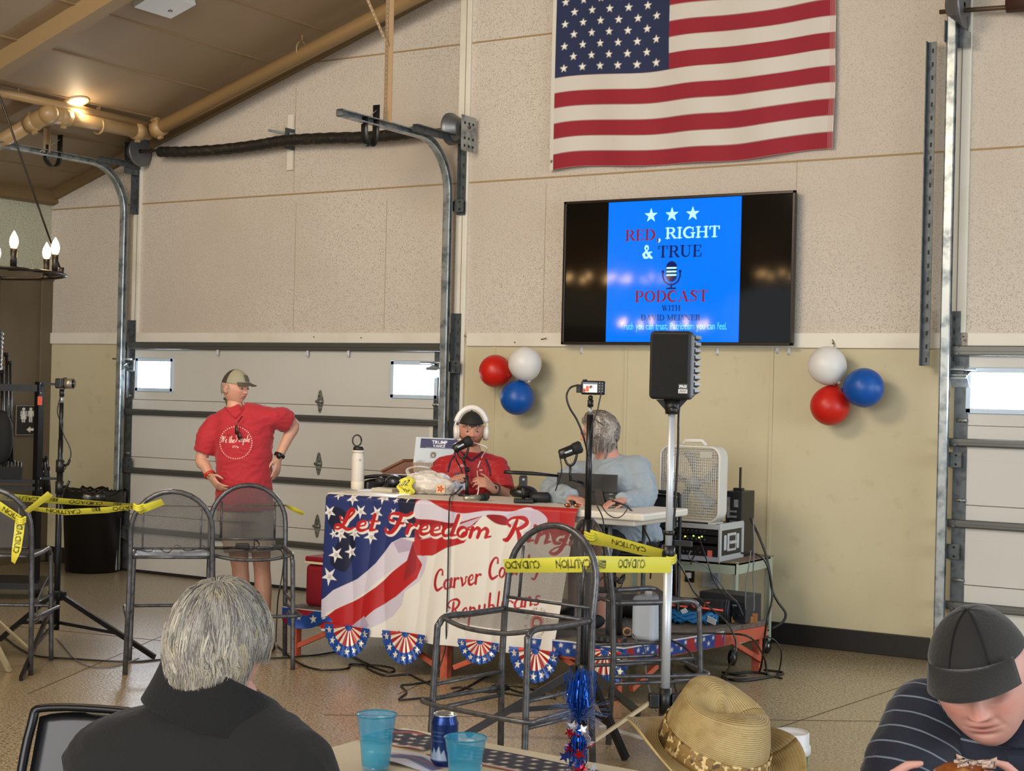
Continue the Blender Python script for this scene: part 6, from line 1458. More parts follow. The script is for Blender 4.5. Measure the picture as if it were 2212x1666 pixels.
# ---------------------------------------------------------------- seated man in red
dm = 10.15
t = thing('person', 'seated young man in a red jersey and backwards cap at the podcast table', 'person', Vector((pt(1018, 1100).x, pt(1018, 1100).y, ZD)))
sk2 = '#b98771'; hc = pt(1018, 931); face2 = (tow*.96+rgt*.10-upv*.06+rgt*.0).normalized(); M2 = frameM(hc, face2.cross(upv), face2)
nk = pt(1020, 975); fb = (tow*.97+rgt*.15).normalized(); rb_ = (rgt-fb*rgt.dot(fb)).normalized()
ch = pt(1018, 1010); wa = pt(1018, 1090, .05)
shL, shR = pt(962, 1003), pt(1073, 1003); elL, elR = pt(938, 1062, -.10), pt(1088, 1068, -.14); wrL, wrR = pt(968, 1047, -.30), pt(1066, 1056, -.36)
b = MB(); b.tube([hc-upv*.03-fb*.01, hc-upv*.07-fb*.015, nk, nk-upv*.07], [.03, .056, .062, .08], 16); loft(b, [(ch, rb_*.17, fb*.1), (wa, rb_*.16, fb*.12), (wa-upv*.25, rb_*.18, fb*.13)])
limb(b, shL, elL, wrL, [.065, .056, .047, .05, .04, .03]); limb(b, shR, elR, wrR, [.065, .056, .047, .05, .04, .03])
for s_, h_ in ((-1, 0), (1, 0)): h0 = wa-upv*.22+rb_*.10*s_; k0 = h0+fb*.42; b.tube([h0, k0, k0-upv*.40+fb*.02], [.085, .06, .04], 14)
hand(b, wrR, (pt(1044, 1040, -.42)-wrR), (-rgt*.9+tow*.1), upv, .7, 1.05, thumb=.1); hand(b, wrL, (pt(985, 1030, -.36)-wrL), (-upv*.6+rgt*.5), upv*.3+rgt, .45, 1.0)
body_obj(t, [remesh(b, .007, 4)], head_mesh(M2, sk2, 1.04, beard='#7a4226', brow='#4a2f20', jaw=.22, fat=.1, lids=1.1), sk2)
jer = mat('red_jersey', '#a01018', .6, bump=(10, .25), sheen=.1)
b = MB(); loft(b, [(nk-upv*.008, rb_*.074, fb*.070), (nk-upv*.035, rb_*.12, fb*.09), (nk-upv*.06, rb_*.17, fb*.11), (ch-upv*.015, rb_*.20, fb*.13), (pt(1018, 1045), rb_*.20, fb*.15), (wa, rb_*.20, fb*.16), (wa-upv*.12, rb_*.2, fb*.15)], 30)
for s_, e_ in ((shL, elL), (shR, elR)): b.ball(s_-upv*.025, .078); b.tube([ch+upv*.01, s_-upv*.025], [.11, .080], 16); b.tube([s_-upv*.022, s_.lerp(e_, .5), s_.lerp(e_, .92)], [.08, .084, .080], 16)
v_, f_ = remesh(b, .008, 10, .020, 8); b = MB(); b.add(v_, f_, True); b.build('jersey', jer, t)
bv = BVHTree.FromPolygons(v_, f_)
def onb(px, py, off=.003):
    d = ray(px, py); h = bv.ray_cast(CP+d*8.5, d.normalized(), 4)[0]; return (h if h is not None else pt(px, py, -.16))-d.normalized()*off
nvy = mat('navy_piping', '#2b1a3a', .7)
for nm, P in (('collar', [(996, 977), (1003, 983), (1011, 990), (1019, 995), (1028, 989), (1036, 983), (1043, 977)]), ('piping', [(982, 985), (972, 1000), (968, 1020)]), ('piping', [(1049, 992), (1056, 1008), (1060, 1028)])):
    b = MB(); b.tube(spline([onb(*q) for q in P], 5), .006, 6); b.build(nm, nvy, t)
def patchc(cv, nm, x0, y0, x1, y1, m_):
    return cv.build(nm, lambda u, v: onb(x0+(x1-x0)*u, y1+(y0-y1)*v, .004), m_, t)
prm = mat('jersey_print', '#fff', .6, attr=True)
c = Canvas(.05, .018, .0016, '#a01018'); c.text('AFD', .025, .003, .017, '#d9c9c4', fat=.01); patchc(c, 'jersey_letters', 988, 1003, 1004, 1010, prm)
c = Canvas(.04, .045, .002, '#a01018'); c.poly([(.006, .012), (.034, .012), (.034, .04), (.006, .04)], '#8a1d28'); c.poly([(.01, .024), (.03, .024), (.03, .03), (.01, .03)], '#d9b9a4'); c.poly([(.006, .014), (.02, .002), (.034, .014)], '#8a1d28'); patchc(c, 'crest', 1032, 1009, 1046, 1026, prm)
c = Canvas(.14, .10, .003, '#a01018'); c.poly([(.01, .06), (.05, .06), (.05, .095), (.01, .095)], '#31243f'); c.text('adi', .06, .02, .05, '#d9c9c4', fat=.012); c.stroke([(.01, .015), (.13, .015)], .012, '#31243f'); patchc(c, 'sponsor_print', 980, 1020, 1018, 1048, prm)
# backwards cap and headphones
cap_obj(t, M2, [mat('black_cap', '#15130f', .75)], MC['black_cap'], crown=(.0885, .110, .131), low=.050, brim_dir=-1, brim_len=.06)
strands('hair', hairm, t, M2, 200, .014, .04, ['#2a1a12', '#3a2418'], 5, lambda q: (q[:, 2] > .30) & (q[:, 2] < .5) & (q[:, 1] > .6), width=.0022, fall=3, steps=4, shell=(.080, .100, .122), center=(0, 0, 1))
hp = thing('headphones', 'white over-ear headphones with a white cable on the young man in red', 'headphones', hc)
hw_ = mat('glossy_white_plastic', '#d8d2cb', .3, coat=.3)
b = MB(); b.tube([M2 @ Vector((.105*math.cos(a), -.005, .02+.135*math.sin(a))) for a in np.linspace(.28, PI-.28, 24)], [(.010, .018)]*24, 10); b.build('headband', hw_, hp)
for s in (-1, 1):
    b = MB(); b.tube([M2 @ Vector((s*.101, -.005, .06)), M2 @ Vector((s*.112, -.005, .02)), M2 @ Vector((s*.112, -.005, -.02))], .007, 8); b.build('yoke', hw_, hp)
    b = MB(); Rm = M2.to_3x3() @ rotm(0, PI/2, 0); b.lathe([(.0, -.014), (.036, -.014), (.044, -.006), (.045, .006), (.038, .014), (.0, .016)], M2 @ Vector((s*.101, .0, -.012)), 26, Rm, sx=1.15); b.build('ear_cup', hw_, hp)
    b = MB(); b.lathe([(.028, -.01), (.042, -.006), (.042, .006), (.028, .01)], M2 @ Vector((s*.086, .0, -.012)), 26, Rm, sx=1.15); b.build('ear_pad', mat('white_ear_pad', '#c9bfb4', .5), hp)
b = MB(); b.tube(spline([M2 @ Vector((.10, .01, -.055)), onb(1049, 965, .02), onb(1042, 985, .012), onb(1034, 1005, .01), onb(1031, 1020, .01), pt(1034, 1045, -.40), Vector((pt(1030, 1068, -.5).x, pt(1030, 1068, -.5).y, ZTB+.01)), onz(1010, 1070, ZTB+.008)], 6), .0042, 6); b.build('cable', hw_, hp)
b = MB(); dd_ = (wrR-elR).normalized(); q = wrR-dd_*.03; x_, z_2 = frame_of(dd_); b.tube([q+x_*.035*math.cos(a)+z_2*.035*math.sin(a) for a in np.linspace(0, 2*PI, 20)], [(.004, .011)]*20, 8); b.ball(q+tow*.028+upv*.01, (.018, .016, .018), seg=14, rings=10); b.build('wristwatch', mat('steel_watch', '#3b3836', .3, .6), t)
b = MB(); b.tube([pt(1042, 1043, -.415)+Vector((.009*math.cos(a), 0, .009*math.sin(a))) for a in np.linspace(0, 2*PI, 12)], .0022, 6); b.build('ring', mat('gold_ring', '#c79a3f', .3, .9), t)
# ---------------------------------------------------------------- seated man in grey
dm = 9.45
t = thing('person', 'seated man in a light grey long-sleeved shirt with wavy grey hair, face in profile', 'person', Vector((pt(1320, 1100).x, pt(1320, 1100).y, ZD)))
sk3 = '#bd8a78'; hc = pt(1292, 939); face3 = (-rgt*.95+tow*.12-upv*.05).normalized(); M3 = frameM(hc, face3.cross(upv), face3)
nk = pt(1318, 985, .0); fb = (tow*.55-rgt*.55).normalized(); rb_ = Vector((-fb.y, fb.x, 0)); rb_ = rb_ if rb_.dot(rgt) > 0 else -rb_
ch = pt(1322, 1035); wa = pt(1348, 1115, .08); hp0 = pt(1355, 1160, .12)
shL, shR = pt(1262, 1015, .16), pt(1376, 1005, -.08); elL, elR = pt(1192, 1062, .0), pt(1392, 1078, -.18); wrL, wrR = pt(1235, 1075, -.25), pt(1345, 1082, -.42)
b = MB(); b.tube([hc-upv*.03+rgt*.01, hc-upv*.06+rgt*.015, pt(1307, 972), nk-upv*.06], [.04, .06, .068, .09], 16); loft(b, [(ch, rb_*.18, fb*.12), (wa, rb_*.18, fb*.15), (hp0, rb_*.19, fb*.16)])
limb(b, shL, elL, wrL, [.065, .056, .047, .05, .04, .03]); limb(b, shR, elR, wrR, [.065, .056, .047, .05, .04, .03])
hand(b, wrR, (pt(1318, 1086, -.46)-wrR), -upv, tow, .4, 1.0); hand(b, wrL, (pt(1255, 1080, -.34)-wrL), -upv, tow, .4, 1.0)
knA, knB = pt(1300, 1190, -.15), pt(1245, 1192, .18)
b.tube([hp0, hp0.lerp(knA, .5)+upv*.02, knA, knA-upv*.25, knA-upv*.5+upv*.03], [.10, .085, .062, .052, .04], 16); b.tube([hp0, knB, knB-upv*.40], [.10, .062, .045], 16)
body_obj(t, [remesh(b, .008, 4)], head_mesh(M3, sk3, 1.03, brow='#8a7a70', age=1, jaw=.16, fat=.16, open_=.5), sk3)
gr = mat('grey_cotton_shirt', '#8e9aa3', .9, bump=(9, .35), sheen=.1)
b = MB(); loft(b, [(nk-upv*.004, rb_*.078, fb*.08), (nk-upv*.035, rb_*.125, fb*.10), (nk-upv*.06, rb_*.17, fb*.12), (ch+upv*.03, rb_*.215, fb*.145), (ch-upv*.1, rb_*.225, fb*.17), (wa, rb_*.225, fb*.19), (hp0-upv*.01, rb_*.235, fb*.2)], 30)
for s_, e_, w_ in ((shL, elL, wrL), (shR, elR, wrR)): b.ball(s_-upv*.025, .086); b.tube([ch+upv*.01, s_-upv*.03], [.12, .086], 16); b.tube(spline([s_-upv*.02, s_.lerp(e_, .5), e_, e_.lerp(w_, .5), w_], 4), list(np.interp(np.linspace(0, 1, 17), [0, .25, .5, .75, 1], [.086, .085, .074, .06, .045])), 16)
v_, f_ = remesh(b, .008, 8, .030, 8, (1, 1, 1.2)); b = MB(); b.add(v_, f_, True); b.build('long_sleeved_shirt', gr, t)
bl = mat('charcoal_shorts', '#232127', .85, bump=(14, .3))
b = MB(); loft(b, [(wa-upv*.02, rb_*.19, fb*.16), (hp0, rb_*.215, fb*.18), (hp0-upv*.06, rb_*.20, fb*.17)], 24); b.tube([hp0, hp0.lerp(knA, .5)+upv*.02, hp0.lerp(knA, .93)], [.12, .105, .09], 16); b.tube([hp0, hp0.lerp(knB, .9)], [.12, .09], 16)
v2, f2 = remesh(b, .009, 5, .014, 8); b = MB(); b.add(v2, f2, True); b.build('shorts', bl, t)
for k_ in (knA, knB):
    b = MB(); g0 = Vector((k_.x, k_.y, ZD)); x_ = fb.cross(upv); loft(b, [(g0-fb*.07+upv*.04, x_*.035, upv*.04, .8), (g0+upv*.048, x_*.042, upv*.048, .8), (g0+fb*.09+upv*.035, x_*.046, upv*.034, .8), (g0+fb*.17+upv*.025, x_*.035, upv*.024, .8)], 16); b.build('shoe', blkm, t)
b = MB(); b.ball(M3 @ Vector((0, -.02, .022)), (.081, .086, .105), M3.to_3x3(), 24, 16); b.build('scalp_hair', mat('grey_hair_base', '#6f665e', .8), t)
strands('hair', hairm, t, M3, 9000, .16, .26, ['#8d857c', '#a89f95', '#6b6159', '#544a43', '#b8afa6', '#7a6c60'], 11, lambda q: (q[:, 2] > .12+.6*np.maximum(0, q[:, 1])) | ((q[:, 1] < -.15) & (q[:, 2] > -.75)), width=.0011, steps=10, curl=.26, jitter=.16, fall=.8, center=(0, .85, .5), shell=(.089, .122, .126), clump=22)
gl = thing('eyeglasses', 'thin-framed glasses worn by the man in grey', 'glasses', hc); gm = mat('thin_frame', '#3a3430', .3, .6)
b = MB(); b.tube([M3 @ Vector(v) for v in ((-.083, -.01, .008), (-.078, .05, .010), (-.055, .098, .008))], .0016, 6); b.tube([M3 @ Vector(v) for v in ((.083, -.01, .008), (.078, .05, .010), (.055, .098, .008))], .0016, 6)
for s in (-1, 1): b.tube([M3 @ Vector((s*.032+.022*math.cos(a), .103-.006*abs(math.cos(a)), .0+.016*math.sin(a))) for a in np.linspace(0, 2*PI, 18)], .0014, 6)
b.tube([M3 @ Vector((-.01, .104, .003)), M3 @ Vector((.01, .104, .003))], .0014, 6); b.build('frame', gm, gl)
gl2 = thing('sunglasses', 'brown sunglasses pushed up on the grey man\'s hair', 'glasses', hc)
b = MB(); b.tube(spline([M3 @ Vector(v) for v in ((-.092, -.055, .03), (-.098, .0, .07), (-.085, .045, .105))], 6), .003, 6); b.tube(spline([M3 @ Vector(v) for v in ((.092, -.055, .03), (.098, .0, .07), (.085, .045, .105))], 6), .003, 6); b.build('temple', mat('dark_frame', '#2a2220', .3), gl2)
for s in (-1, 1): b = MB(); b.ball(M3 @ Vector((s*.04, .058, .118)), (.030, .012, .020), M3.to_3x3() @ rotm(-.7, 0, 0), 16, 10); b.build('lens', mat('amber_lens', '#4a1a12', .05), gl2)
# ================================================================ ITEMS ON THE PODCAST TABLE
Z = ZTB
def on(px, py, z=None): return onz(px, py, ZTB if z is None else z)
# water bottle
q = on(772, 1059); t = thing('water_bottle', 'tall cream steel water bottle with a black ring cap on the table', 'bottle', q)
cream = mat('cream_powder_coat', '#ccc6ba', .45)
b = MB(); b.lathe([(.0, .0), (.040, .002), (.042, .01), (.042, .22), (.038, .235), (.037, .245)], q, 26); b.build('bottle_body', cream, t)
b = MB(); b.lathe([(.0425, .004), (.0435, .005), (.0435, .055), (.0425, .056)], q, 26); b.build('silicone_boot', mat('ivory_silicone', '#d5cdb9', .6), t)
b = MB(); b.cyl(q+upv*.245, q+upv*.262, .040, seg=22); b.build('collar_ring', cream, t)
b = MB(); b.cyl(q+upv*.262, q+upv*.285, .036, .032, seg=20); b.tube([q-rgt*.010+upv*.325+rgt*.029*math.cos(a)+upv*.036*math.sin(a) for a in np.linspace(0, 2*PI, 22)], [(.006, .005)]*22, 8); b.build('ring_cap', blk, t)
b = MB(); b.box(q+tow*.0425+rgt*.016+upv*.20, (.008, .002, .01), rotm(0, 0, YAW)); b.build('print', mat('pale_print', '#8b8578', .6), t)
# notebooks and papers
R31 = rotm(0, 0, YAW)
q = on(832, 1063); b = MB(); b.box(q+upv*.012+tow*-.03, (.15, .11, .024), rotm(0, 0, .15), .003); tag(b.build('notebook', mat('book_cream', '#b9b39f', .7)), 'thick pale notebook lying beside the water bottle', 'notebook')
q = on(800, 1061); b = MB(); b.box(q+upv*.004-tow*.03, (.16, .12, .007), rotm(0, 0, .5), .001); tag(b.build('paper_stack', mat('paper_blue_white', '#c4c8cf', .6)), 'thin stack of papers behind the notebook', 'paper')
q = on(820, 1050, ZTB+.012); b = MB(); b.ball(q+upv*.03-tow*.02, (.034, .03, .03), seg=18, rings=12); tag(b.build('computer_mouse', mat('dark_grey_plastic', '#3b3938', .35)), 'small dark rounded gadget behind the notebook', 'gadget')
q = on(850, 1060); t = thing('draped_hat', 'folded black cap with a blue sheen lying by the tape wad', 'cap', q)
b = MB(); b.ball(q-tow*.02+upv*.055, (.062, .055, .045), seg=24, rings=14); b.build('crown', mat('blue_black_cloth', '#10131f', .4, coat=.5), t)
b = MB(); b.grid(lambda u, v: q-tow*.02+rgt*(.065*math.cos(PI*u)*(1+.2*v))+tow*((.05+.05*v)*math.sin(PI*u))+upv*(.03-.012*v), 18, 5); b.build('brim', blk, t, thick=.004)
# tape wad with print
c = Canvas(.11, .10, .0022, '#d9d046'); c.text('.02', .05, .05, .045, '#1d1a0e', sx=.9, fat=.02); c.text('Ybr', .05, .012, .03, '#1d1a0e', sx=.9, fat=.02)
q = on(876, 1069); 
def wad(u, v): a = (u-.5)*2.2; return q+rgt*(.055*math.sin(a)+.010*math.sin(v*9))+tow*(.03*math.cos(a)-.02+.008*math.sin(u*11+v*7))+upv*(.004+.115*v-.025*abs(u-.6)*v*2)
tag(c.build('caution_tape', wad, tapem), 'crumpled wad of yellow caution tape beside the plastic bag', 'caution tape')
# plastic bag
q = on(930, 1070); t = thing('plastic_bag', 'crumpled translucent grocery bag in front of the young man', 'bag', q)
b = MB(); cb = q-tow*.10
def bag(u, v):
    th = 2*PI*u; ph = PI*v; x, y, z = math.sin(ph)*math.cos(th), math.sin(ph)*math.sin(th), math.cos(ph)
    n_ = 1+.16*MN.noise(Vector((x*2.2, y*2.2, z*2.2)))+.10*MN.noise(Vector((x*6, y*6, z*6)))+.05*MN.noise(Vector((x*14, y*14, z*14)))
    return cb+rgt*x*.165*n_+tow*y*.11*n_+upv*max(.002, .062+z*.085*n_+.02*x*-1)
b.grid(bag, 60, 40); b.build('bag_body', mat('milky_plastic_film', '#cfc5b8', .3, noise=[(7, '#cc9468', .56, .78), (5, '#dfe3ee', .48, .62)], alpha=.93, bump=(26, .5)), t)
b = MB(); b.tube(spline([cb-rgt*.13+upv*.10, cb-rgt*.155+upv*.155+tow*.03, cb-rgt*.08+upv*.175+tow*.04, cb-rgt*.02+upv*.165], 6), [(.004, .016)]*19, 6); b.build('bag_handle', MC['milky_plastic_film'], t)
b = MB(); b.grid(lambda u, v: cb+rgt*(.12+.10*u)+tow*(.03*math.sin(u*5))+upv*(.02+.10*v*(1-.55*u)+.012*math.sin(u*9+v*5)), 12, 8); b.build('bag_end', MC['milky_plastic_film'], t, thick=.002)
c = Canvas(.06, .06, .002, '#d9b48a'); c.star(.03, .03, .028, '#b5441f', .3, .5); c.disc(.03, .03, .012, '#c96a3a')
c.build('leaf_logo', lambda u, v: cb+rgt*(.035+.055*u)+tow*(.115-.01*u)+upv*(.015+.055*v), mat('bag_print', '#fff', .4, attr=True), t)
# handheld microphone lying
a_, c_ = on(1003, 1077, ZTB+.018), on(1053, 1073, ZTB+.026)
t = thing('handheld_microphone', 'silver-handled microphone with a black foam head lying on the table', 'microphone', a_)
b = MB(); b.cyl(a_, a_.lerp(c_, .68), .012, .018, seg=16); b.build('handle', mat('champagne_metal', '#a59b88', .35, .5), t)
b = MB(); b.cyl(a_.lerp(c_, .66), a_.lerp(c_, .86), .021, .023, seg=16); b.ball(a_.lerp(c_, .92), .025); b.build('foam_head', blkm, t)
# broadcast microphones
def broad(label, tail, nose_, base_, yoke_low, col=None):
    t = thing('broadcast_microphone', label, 'microphone', base_)
    d = (nose_-tail); b = MB(); L_ = d.length; dn = d.normalized(); b.tube([tail, tail+dn*L_*.06, tail+dn*L_*.62], [.024, .030, .031], 20); b.build('mic_body', mat('mic_black', '#1a1a1b', .35), t)
    b = MB(); b.tube([tail+dn*L_*.60, tail+dn*L_*.66, tail+dn*L_*.92, nose_], [.030, .036, .037, .026], 20); b.build('foam_windscreen', blkm, t)
    m_ = tail+dn*L_*.5; b = MB(); x_ = tow.cross(dn).normalized() if False else None
    side = (rgt*.75+tow*.25).normalized()
    lo = m_-upv*.075
    b.tube(spline([m_-side*.036+upv*.0, m_-side*.038-upv*.03, lo-side*.022-upv*.0, lo-upv*.012, lo+side*.022, m_+side*.038-upv*.03, m_+side*.036], 5), [(.004, .008)]*31, 8); b.build('yoke', blk, t)
    b = MB(); b.tube([lo-upv*.01, yoke_low], .008, 8); b.build('stem', blk, t)
    b = MB(); q = tail+dn*L_*.40+tow*.0305; b.box(q, (.045, .003, .010), Matrix((dn, tow.cross(dn).cross(dn)*-1, dn.cross(tow.cross(dn).cross(dn)*-1))).transposed() if False else rotm(0, -math.asin(max(-1, min(1, dn.z))), YAW)); b.build('badge', mat('silver_badge', '#aeb4b8', .35), t)
    return t
dS = 9.95
mt = broad('black broadcast microphone in front of the young man in red', atd(980, 971, dS), atd(1019, 950, dS), atd(1007, 1068, dS), atd(1003, 1000, dS))
sb = on(1008, 1072)
b = MB(); b.tube([atd(1003, 998, dS), Vector((sb.x, sb.y, ZTB+.12))], .008, 8); b.tube([Vector((sb.x, sb.y, ZTB+.13)), Vector((sb.x, sb.y, ZTB+.0))], .011, 10); b.ball(atd(1009, 1015, dS), .018); b.ball(atd(1008, 1037, dS), .014); b.build('mic_stand', blk, mt)
b = MB(); b.cyl(Vector((sb.x, sb.y, ZTB)), Vector((sb.x, sb.y, ZTB+.014)), .055, seg=24); b.build('stand_base', blk, mt)
b = MB(); b.tube(spline([atd(982, 972, dS), atd(985, 992, dS), atd(995, 1012, dS-.05), atd(1003, 1040, dS-.05), atd(990, 1060, dS-.2), Vector((on(978, 1072).x, on(978, 1072).y, ZTB+.006)), ony(971, 1082, 7.672), ony(969, 1160, 7.667), ony(967, 1260, 7.667), ony(964, 1350, 7.667), ony(962, 1400, 7.69), flo(940, 1470)], 6), .0045, 6); b.build('cable', blk, mt)
dG = 9.0
mg = broad('black broadcast microphone on a yoke in front of the man in grey', atd(1208, 983, dG), atd(1257, 964, dG), atd(1232, 1092, dG), atd(1232, 1040, dG))
b = MB(); gb = on(1236, 1090); b.tube([atd(1232, 1035, dG), Vector((gb.x, gb.y+.15, ZTB+.12)), Vector((gb.x, gb.y+.16, ZTB))], .009, 8); b.build('mic_stand', blk, mg)
b = MB(); b.tube(spline([atd(1208, 983, dG), atd(1212, 1000, dG), atd(1213, 1020, dG), atd(1207, 1040, dG+.1), atd(1200, 1060, dG+.2)], 6), .004, 6); b.build('cable', blk, mg)
# small desk stand holding a level boom
q = on(1131, 1087); dq = (q-CP).dot(fw)
t = thing('desk_mic_stand', 'black desk stand holding a level boom arm between the two men', 'microphone stand', q)
b = MB(); b.box(q+upv*.014, (.12, .09, .028), R31, .01); b.build('base', blk, t)
b = MB(); b.tube([q+upv*.02, atd(1130, 1050, dq)], .011, 10); b.box(atd(1130, 1040, dq), (.05, .035, .07), R31, .008); b.m(1).ball(atd(1131, 1036, dq)+tow*.02, .010).m(0); b.build('post', [blk, galv], t)
b = MB(); b.tube([atd(1088, 1020, dq), atd(1110, 1021, dq), atd(1150, 1023, dq), atd(1204, 1028, dq+.12)], [.011, .012, .012, .008], 10); b.build('boom', blk, t)
b = MB(); b.tube([atd(1124, 1044, dq), atd(1113, 1056, dq+.1)], .004, 6); b.build('brass_arm', mat('brass_rod', '#a08a4a', .35, .7), t)
q = on(1131, 1074); b = MB(); b.ball(q+upv*.03, (.09, .07, .045), R31, 24, 12); b.box(q+upv*.02+rgt*.05, (.08, .05, .03), R31, .01); tag(b.build('black_case', mat('glossy_black', '#121213', .25)), 'black bulky gadget lying behind the desk microphone stand', 'gadget')
q = on(1166, 1086); b = MB()
qq = q+upv*.032; b.tube([qq-rgt*.062, qq-rgt*.05, qq+rgt*.05, qq+rgt*.062], [.018, .032, .032, .018], 20); tag(b.build('sunglasses_case', mat('black_hard_case', '#17171a', .6)), 'black rounded hard case at the front edge of the table', 'case')
q = on(1179, 1080, ZTB); t = thing('small_bottle', 'small black bottle standing behind the hard case', 'bottle', q)
q = q-tow*.08; b = MB(); b.lathe([(0, 0), (.018, .002), (.018, .05), (.014, .055)], q, 16); b.cyl(q+upv*.055, q+upv*.095, .021, .022, seg=16); b.build('bottle_body', blk, t)
# tablet / monitor seen from behind
cn = [on(1200, 1086), on(1330, 1094)]; tl_, tr2 = atd(1204, 1021, (cn[0]-CP).dot(fw)+.03), atd(1333, 1026, (cn[1]-CP).dot(fw)+.03)
t = thing('tablet_computer', 'black tablet computer propped up on the table, seen from behind', 'tablet', cn[0].lerp(cn[1], .5))
b = MB(); nb = (cn[1]-cn[0]).cross(tl_-cn[0]).normalized(); nb = nb if nb.dot(tow) > 0 else -nb
b.prism([cn[0]+upv*.003, cn[1]+upv*.003, tr2, tl_], -nb, .012); b.build('back_panel', mat('tablet_black', '#1c1b1b', .55), t)
b = MB(); m0, m1_ = cn[0].lerp(tl_, .42), cn[1].lerp(tr2, .42); b.tube([m0+nb*.001, m1_+nb*.001], .0025, 6); b.build('fold_line', blkm, t)
b = MB(); k0 = cn[0].lerp(cn[1], .36); k1 = cn[0].lerp(cn[1], .66); b.prism([k0+upv*.10+nb*.004, k0+upv*.10+nb*.004+rgt*.05, k0+tow*.07+upv*.004+rgt*.05, k0+tow*.07+upv*.004-rgt*.02], nb, .003); b.prism([k1+upv*.10+nb*.004, k1+upv*.10+nb*.004+rgt*.04, k1+tow*.07+upv*.004+rgt*.06, k1+tow*.07+upv*.004+rgt*.01], nb, .003); b.build('kickstand', mat('brown_grey_leather', '#3d3632', .6), t)
b = MB()
for k in range(3): p = cn[1].lerp(tr2, .12+.13*k)-rgt*.03+nb*.002; b.box(p, (.024, .003, .005), R31)
b.build('ports', galv, t)
b = MB()
for k, pp_ in enumerate(((1322, 1082), (1330, 1088))): b.tube(spline([atd(*pp_, 8.85), atd(1350, 1092, 8.8), atd(1378, 1118, 8.8), atd(1395, 1150, 8.85), atd(1408, 1185, 8.9), atd(1405, 1240+k*10, 9.0)], 6), .005, 6)
b.build('cable', mat('cable_black_red', '#241512', .4), t)
# glinting sunglasses on the table edge, chair behind
q = on(1246, 1098); q.y = 7.77; t = thing('sunglasses', 'sunglasses with glinting lenses on the table edge below the tablet', 'glasses', q)
b = MB()
for s in (-1, 1): b.ball(q+rgt*.026*s+upv*.018, (.020, .006, .013), R31, 14, 10)
b.build('lens', mat('bronze_mirror', '#9a5a3a', .06, .8), t)
b = MB(); b.tube([q-rgt*.048+upv*.024, q+rgt*.048+upv*.024], .0025, 6); b.tube([q-rgt*.048+upv*.024, q-rgt*.04+upv*.006-tow*.09], .002, 6); b.tube([q+rgt*.048+upv*.024, q+rgt*.04+upv*.006-tow*.09], .002, 6); b.build('frame', mat('dark_frame', '#2a2220', .3), t)
# lectern, laptop, clear box
def at(px, py, d): return atd(px, py, d)
dl_ = 10.75
t = thing('lectern', 'wooden lectern with a slanted side standing behind the table', 'lectern', Vector((at(860, 1100, dl_).x, at(860, 1100, dl_).y, ZD)))
wood = mat('brown_lectern_wood', '#7a4a26', .45, noise=(5, '#5f3719', .45, .7, (1, 1, .15)), coat=.2)
s0, s1_, s2_, s3 = at(826, 1022, dl_), at(874, 998, dl_), at(893, 998, dl_), at(893, 1100, dl_)
dirn = (rgt*.9-tow*.45).normalized()*.32
b = MB(); zb = ZD
prof_ = [s0, s1_, s2_]; low = [Vector((s2_.x, s2_.y, zb)), Vector((s0.x, s0.y, zb))]
b.prism(prof_+low, dirn, dirn.length); b.build('cabinet', wood, t)
b = MB(); b.prism([s0+upv*.004-dirn*.04, s1_+upv*.004-dirn*.04, s1_+upv*.02-dirn*.04, s0+upv*.02-dirn*.04], dirn, dirn.length*1.08); b.build('sloped_top', wood, t)
dl2 = 10.7
t = thing('laptop', 'silver laptop with campaign sticker standing open behind the young man', 'laptop', at(940, 1000, dl2))
A0, A1, A2, A3 = at(893, 999, dl2), at(984, 1003, dl2), at(990, 948, dl2+.05), at(899, 944, dl2+.05)
nn = (A1-A0).cross(A3-A0).normalized(); nn = nn if nn.dot(tow) > 0 else -nn
b = MB(); b.prism([A0, A1, A2, A3], -nn, .008); b.build('lid', mat('silver_laptop', '#aab4bd', .35, .4), t)
b = MB(); b.prism([A0-nn*.009, A1-nn*.009, A1-nn*.22-upv*.01, A0-nn*.22-upv*.01], upv, .012); b.build('base', mat('silver_laptop', '#aab4bd'), t)
def lidc(cv, nm, u0, u1, v0, v1, m_):
    return cv.build(nm, lambda u, v: (A0.lerp(A1, u0+(u1-u0)*u)).lerp(A3.lerp(A2, u0+(u1-u0)*u), v0+(v1-v0)*v)+nn*.0015, m_, t)
c = Canvas(.26, .072, .0017, '#1b1f55'); c.text('TRUMP', .13, .036, .034, '#dfe2ea', fat=.03, sx=.95); c.text('VANCE', .13, .010, .027, '#dfe2ea', fat=.025, sx=.9); c.stroke([(.04, .004), (.22, .004)], .003, '#9ba0bd'); c.stroke([(.07, .066), (.19, .066)], .002, '#6f75a5')
lidc(c, 'campaign_sticker', .12, .99, .58, .95, mat('sticker_print', '#fff', .4, attr=True))
c = Canvas(.034, .034, .0014, '#9fa9b2'); c.disc(.017, .017, .0165, '#6c5f4e'); c.text('hp', .017, .009, .022, '#c9cdd0', sx=.8); lidc(c, 'lid_logo', .38, .52, .20, .44, MC['sticker_print'])
c = Canvas(.05, .02, .0014, '#b9bfc5'); c.disc(.025, .0, .019, '#c9b9b0'); c.stroke([(.008, .006), (.042, .006)], .004, '#7c3a34'); c.stroke([(.012, .013), (.038, .013)], .003, '#5a5f8a'); lidc(c, 'round_sticker', .06, .25, .0, .10, MC['sticker_print'])
q0_ = at(893, 1038, 10.1); t = thing('clear_organizer_box', 'clear plastic box in front of the silver laptop', 'box', q0_)
B0, B1, B2, B3 = at(893, 1020, 10.1), at(934, 1022, 10.1), at(936, 999, 10.1), at(892, 998, 10.1)
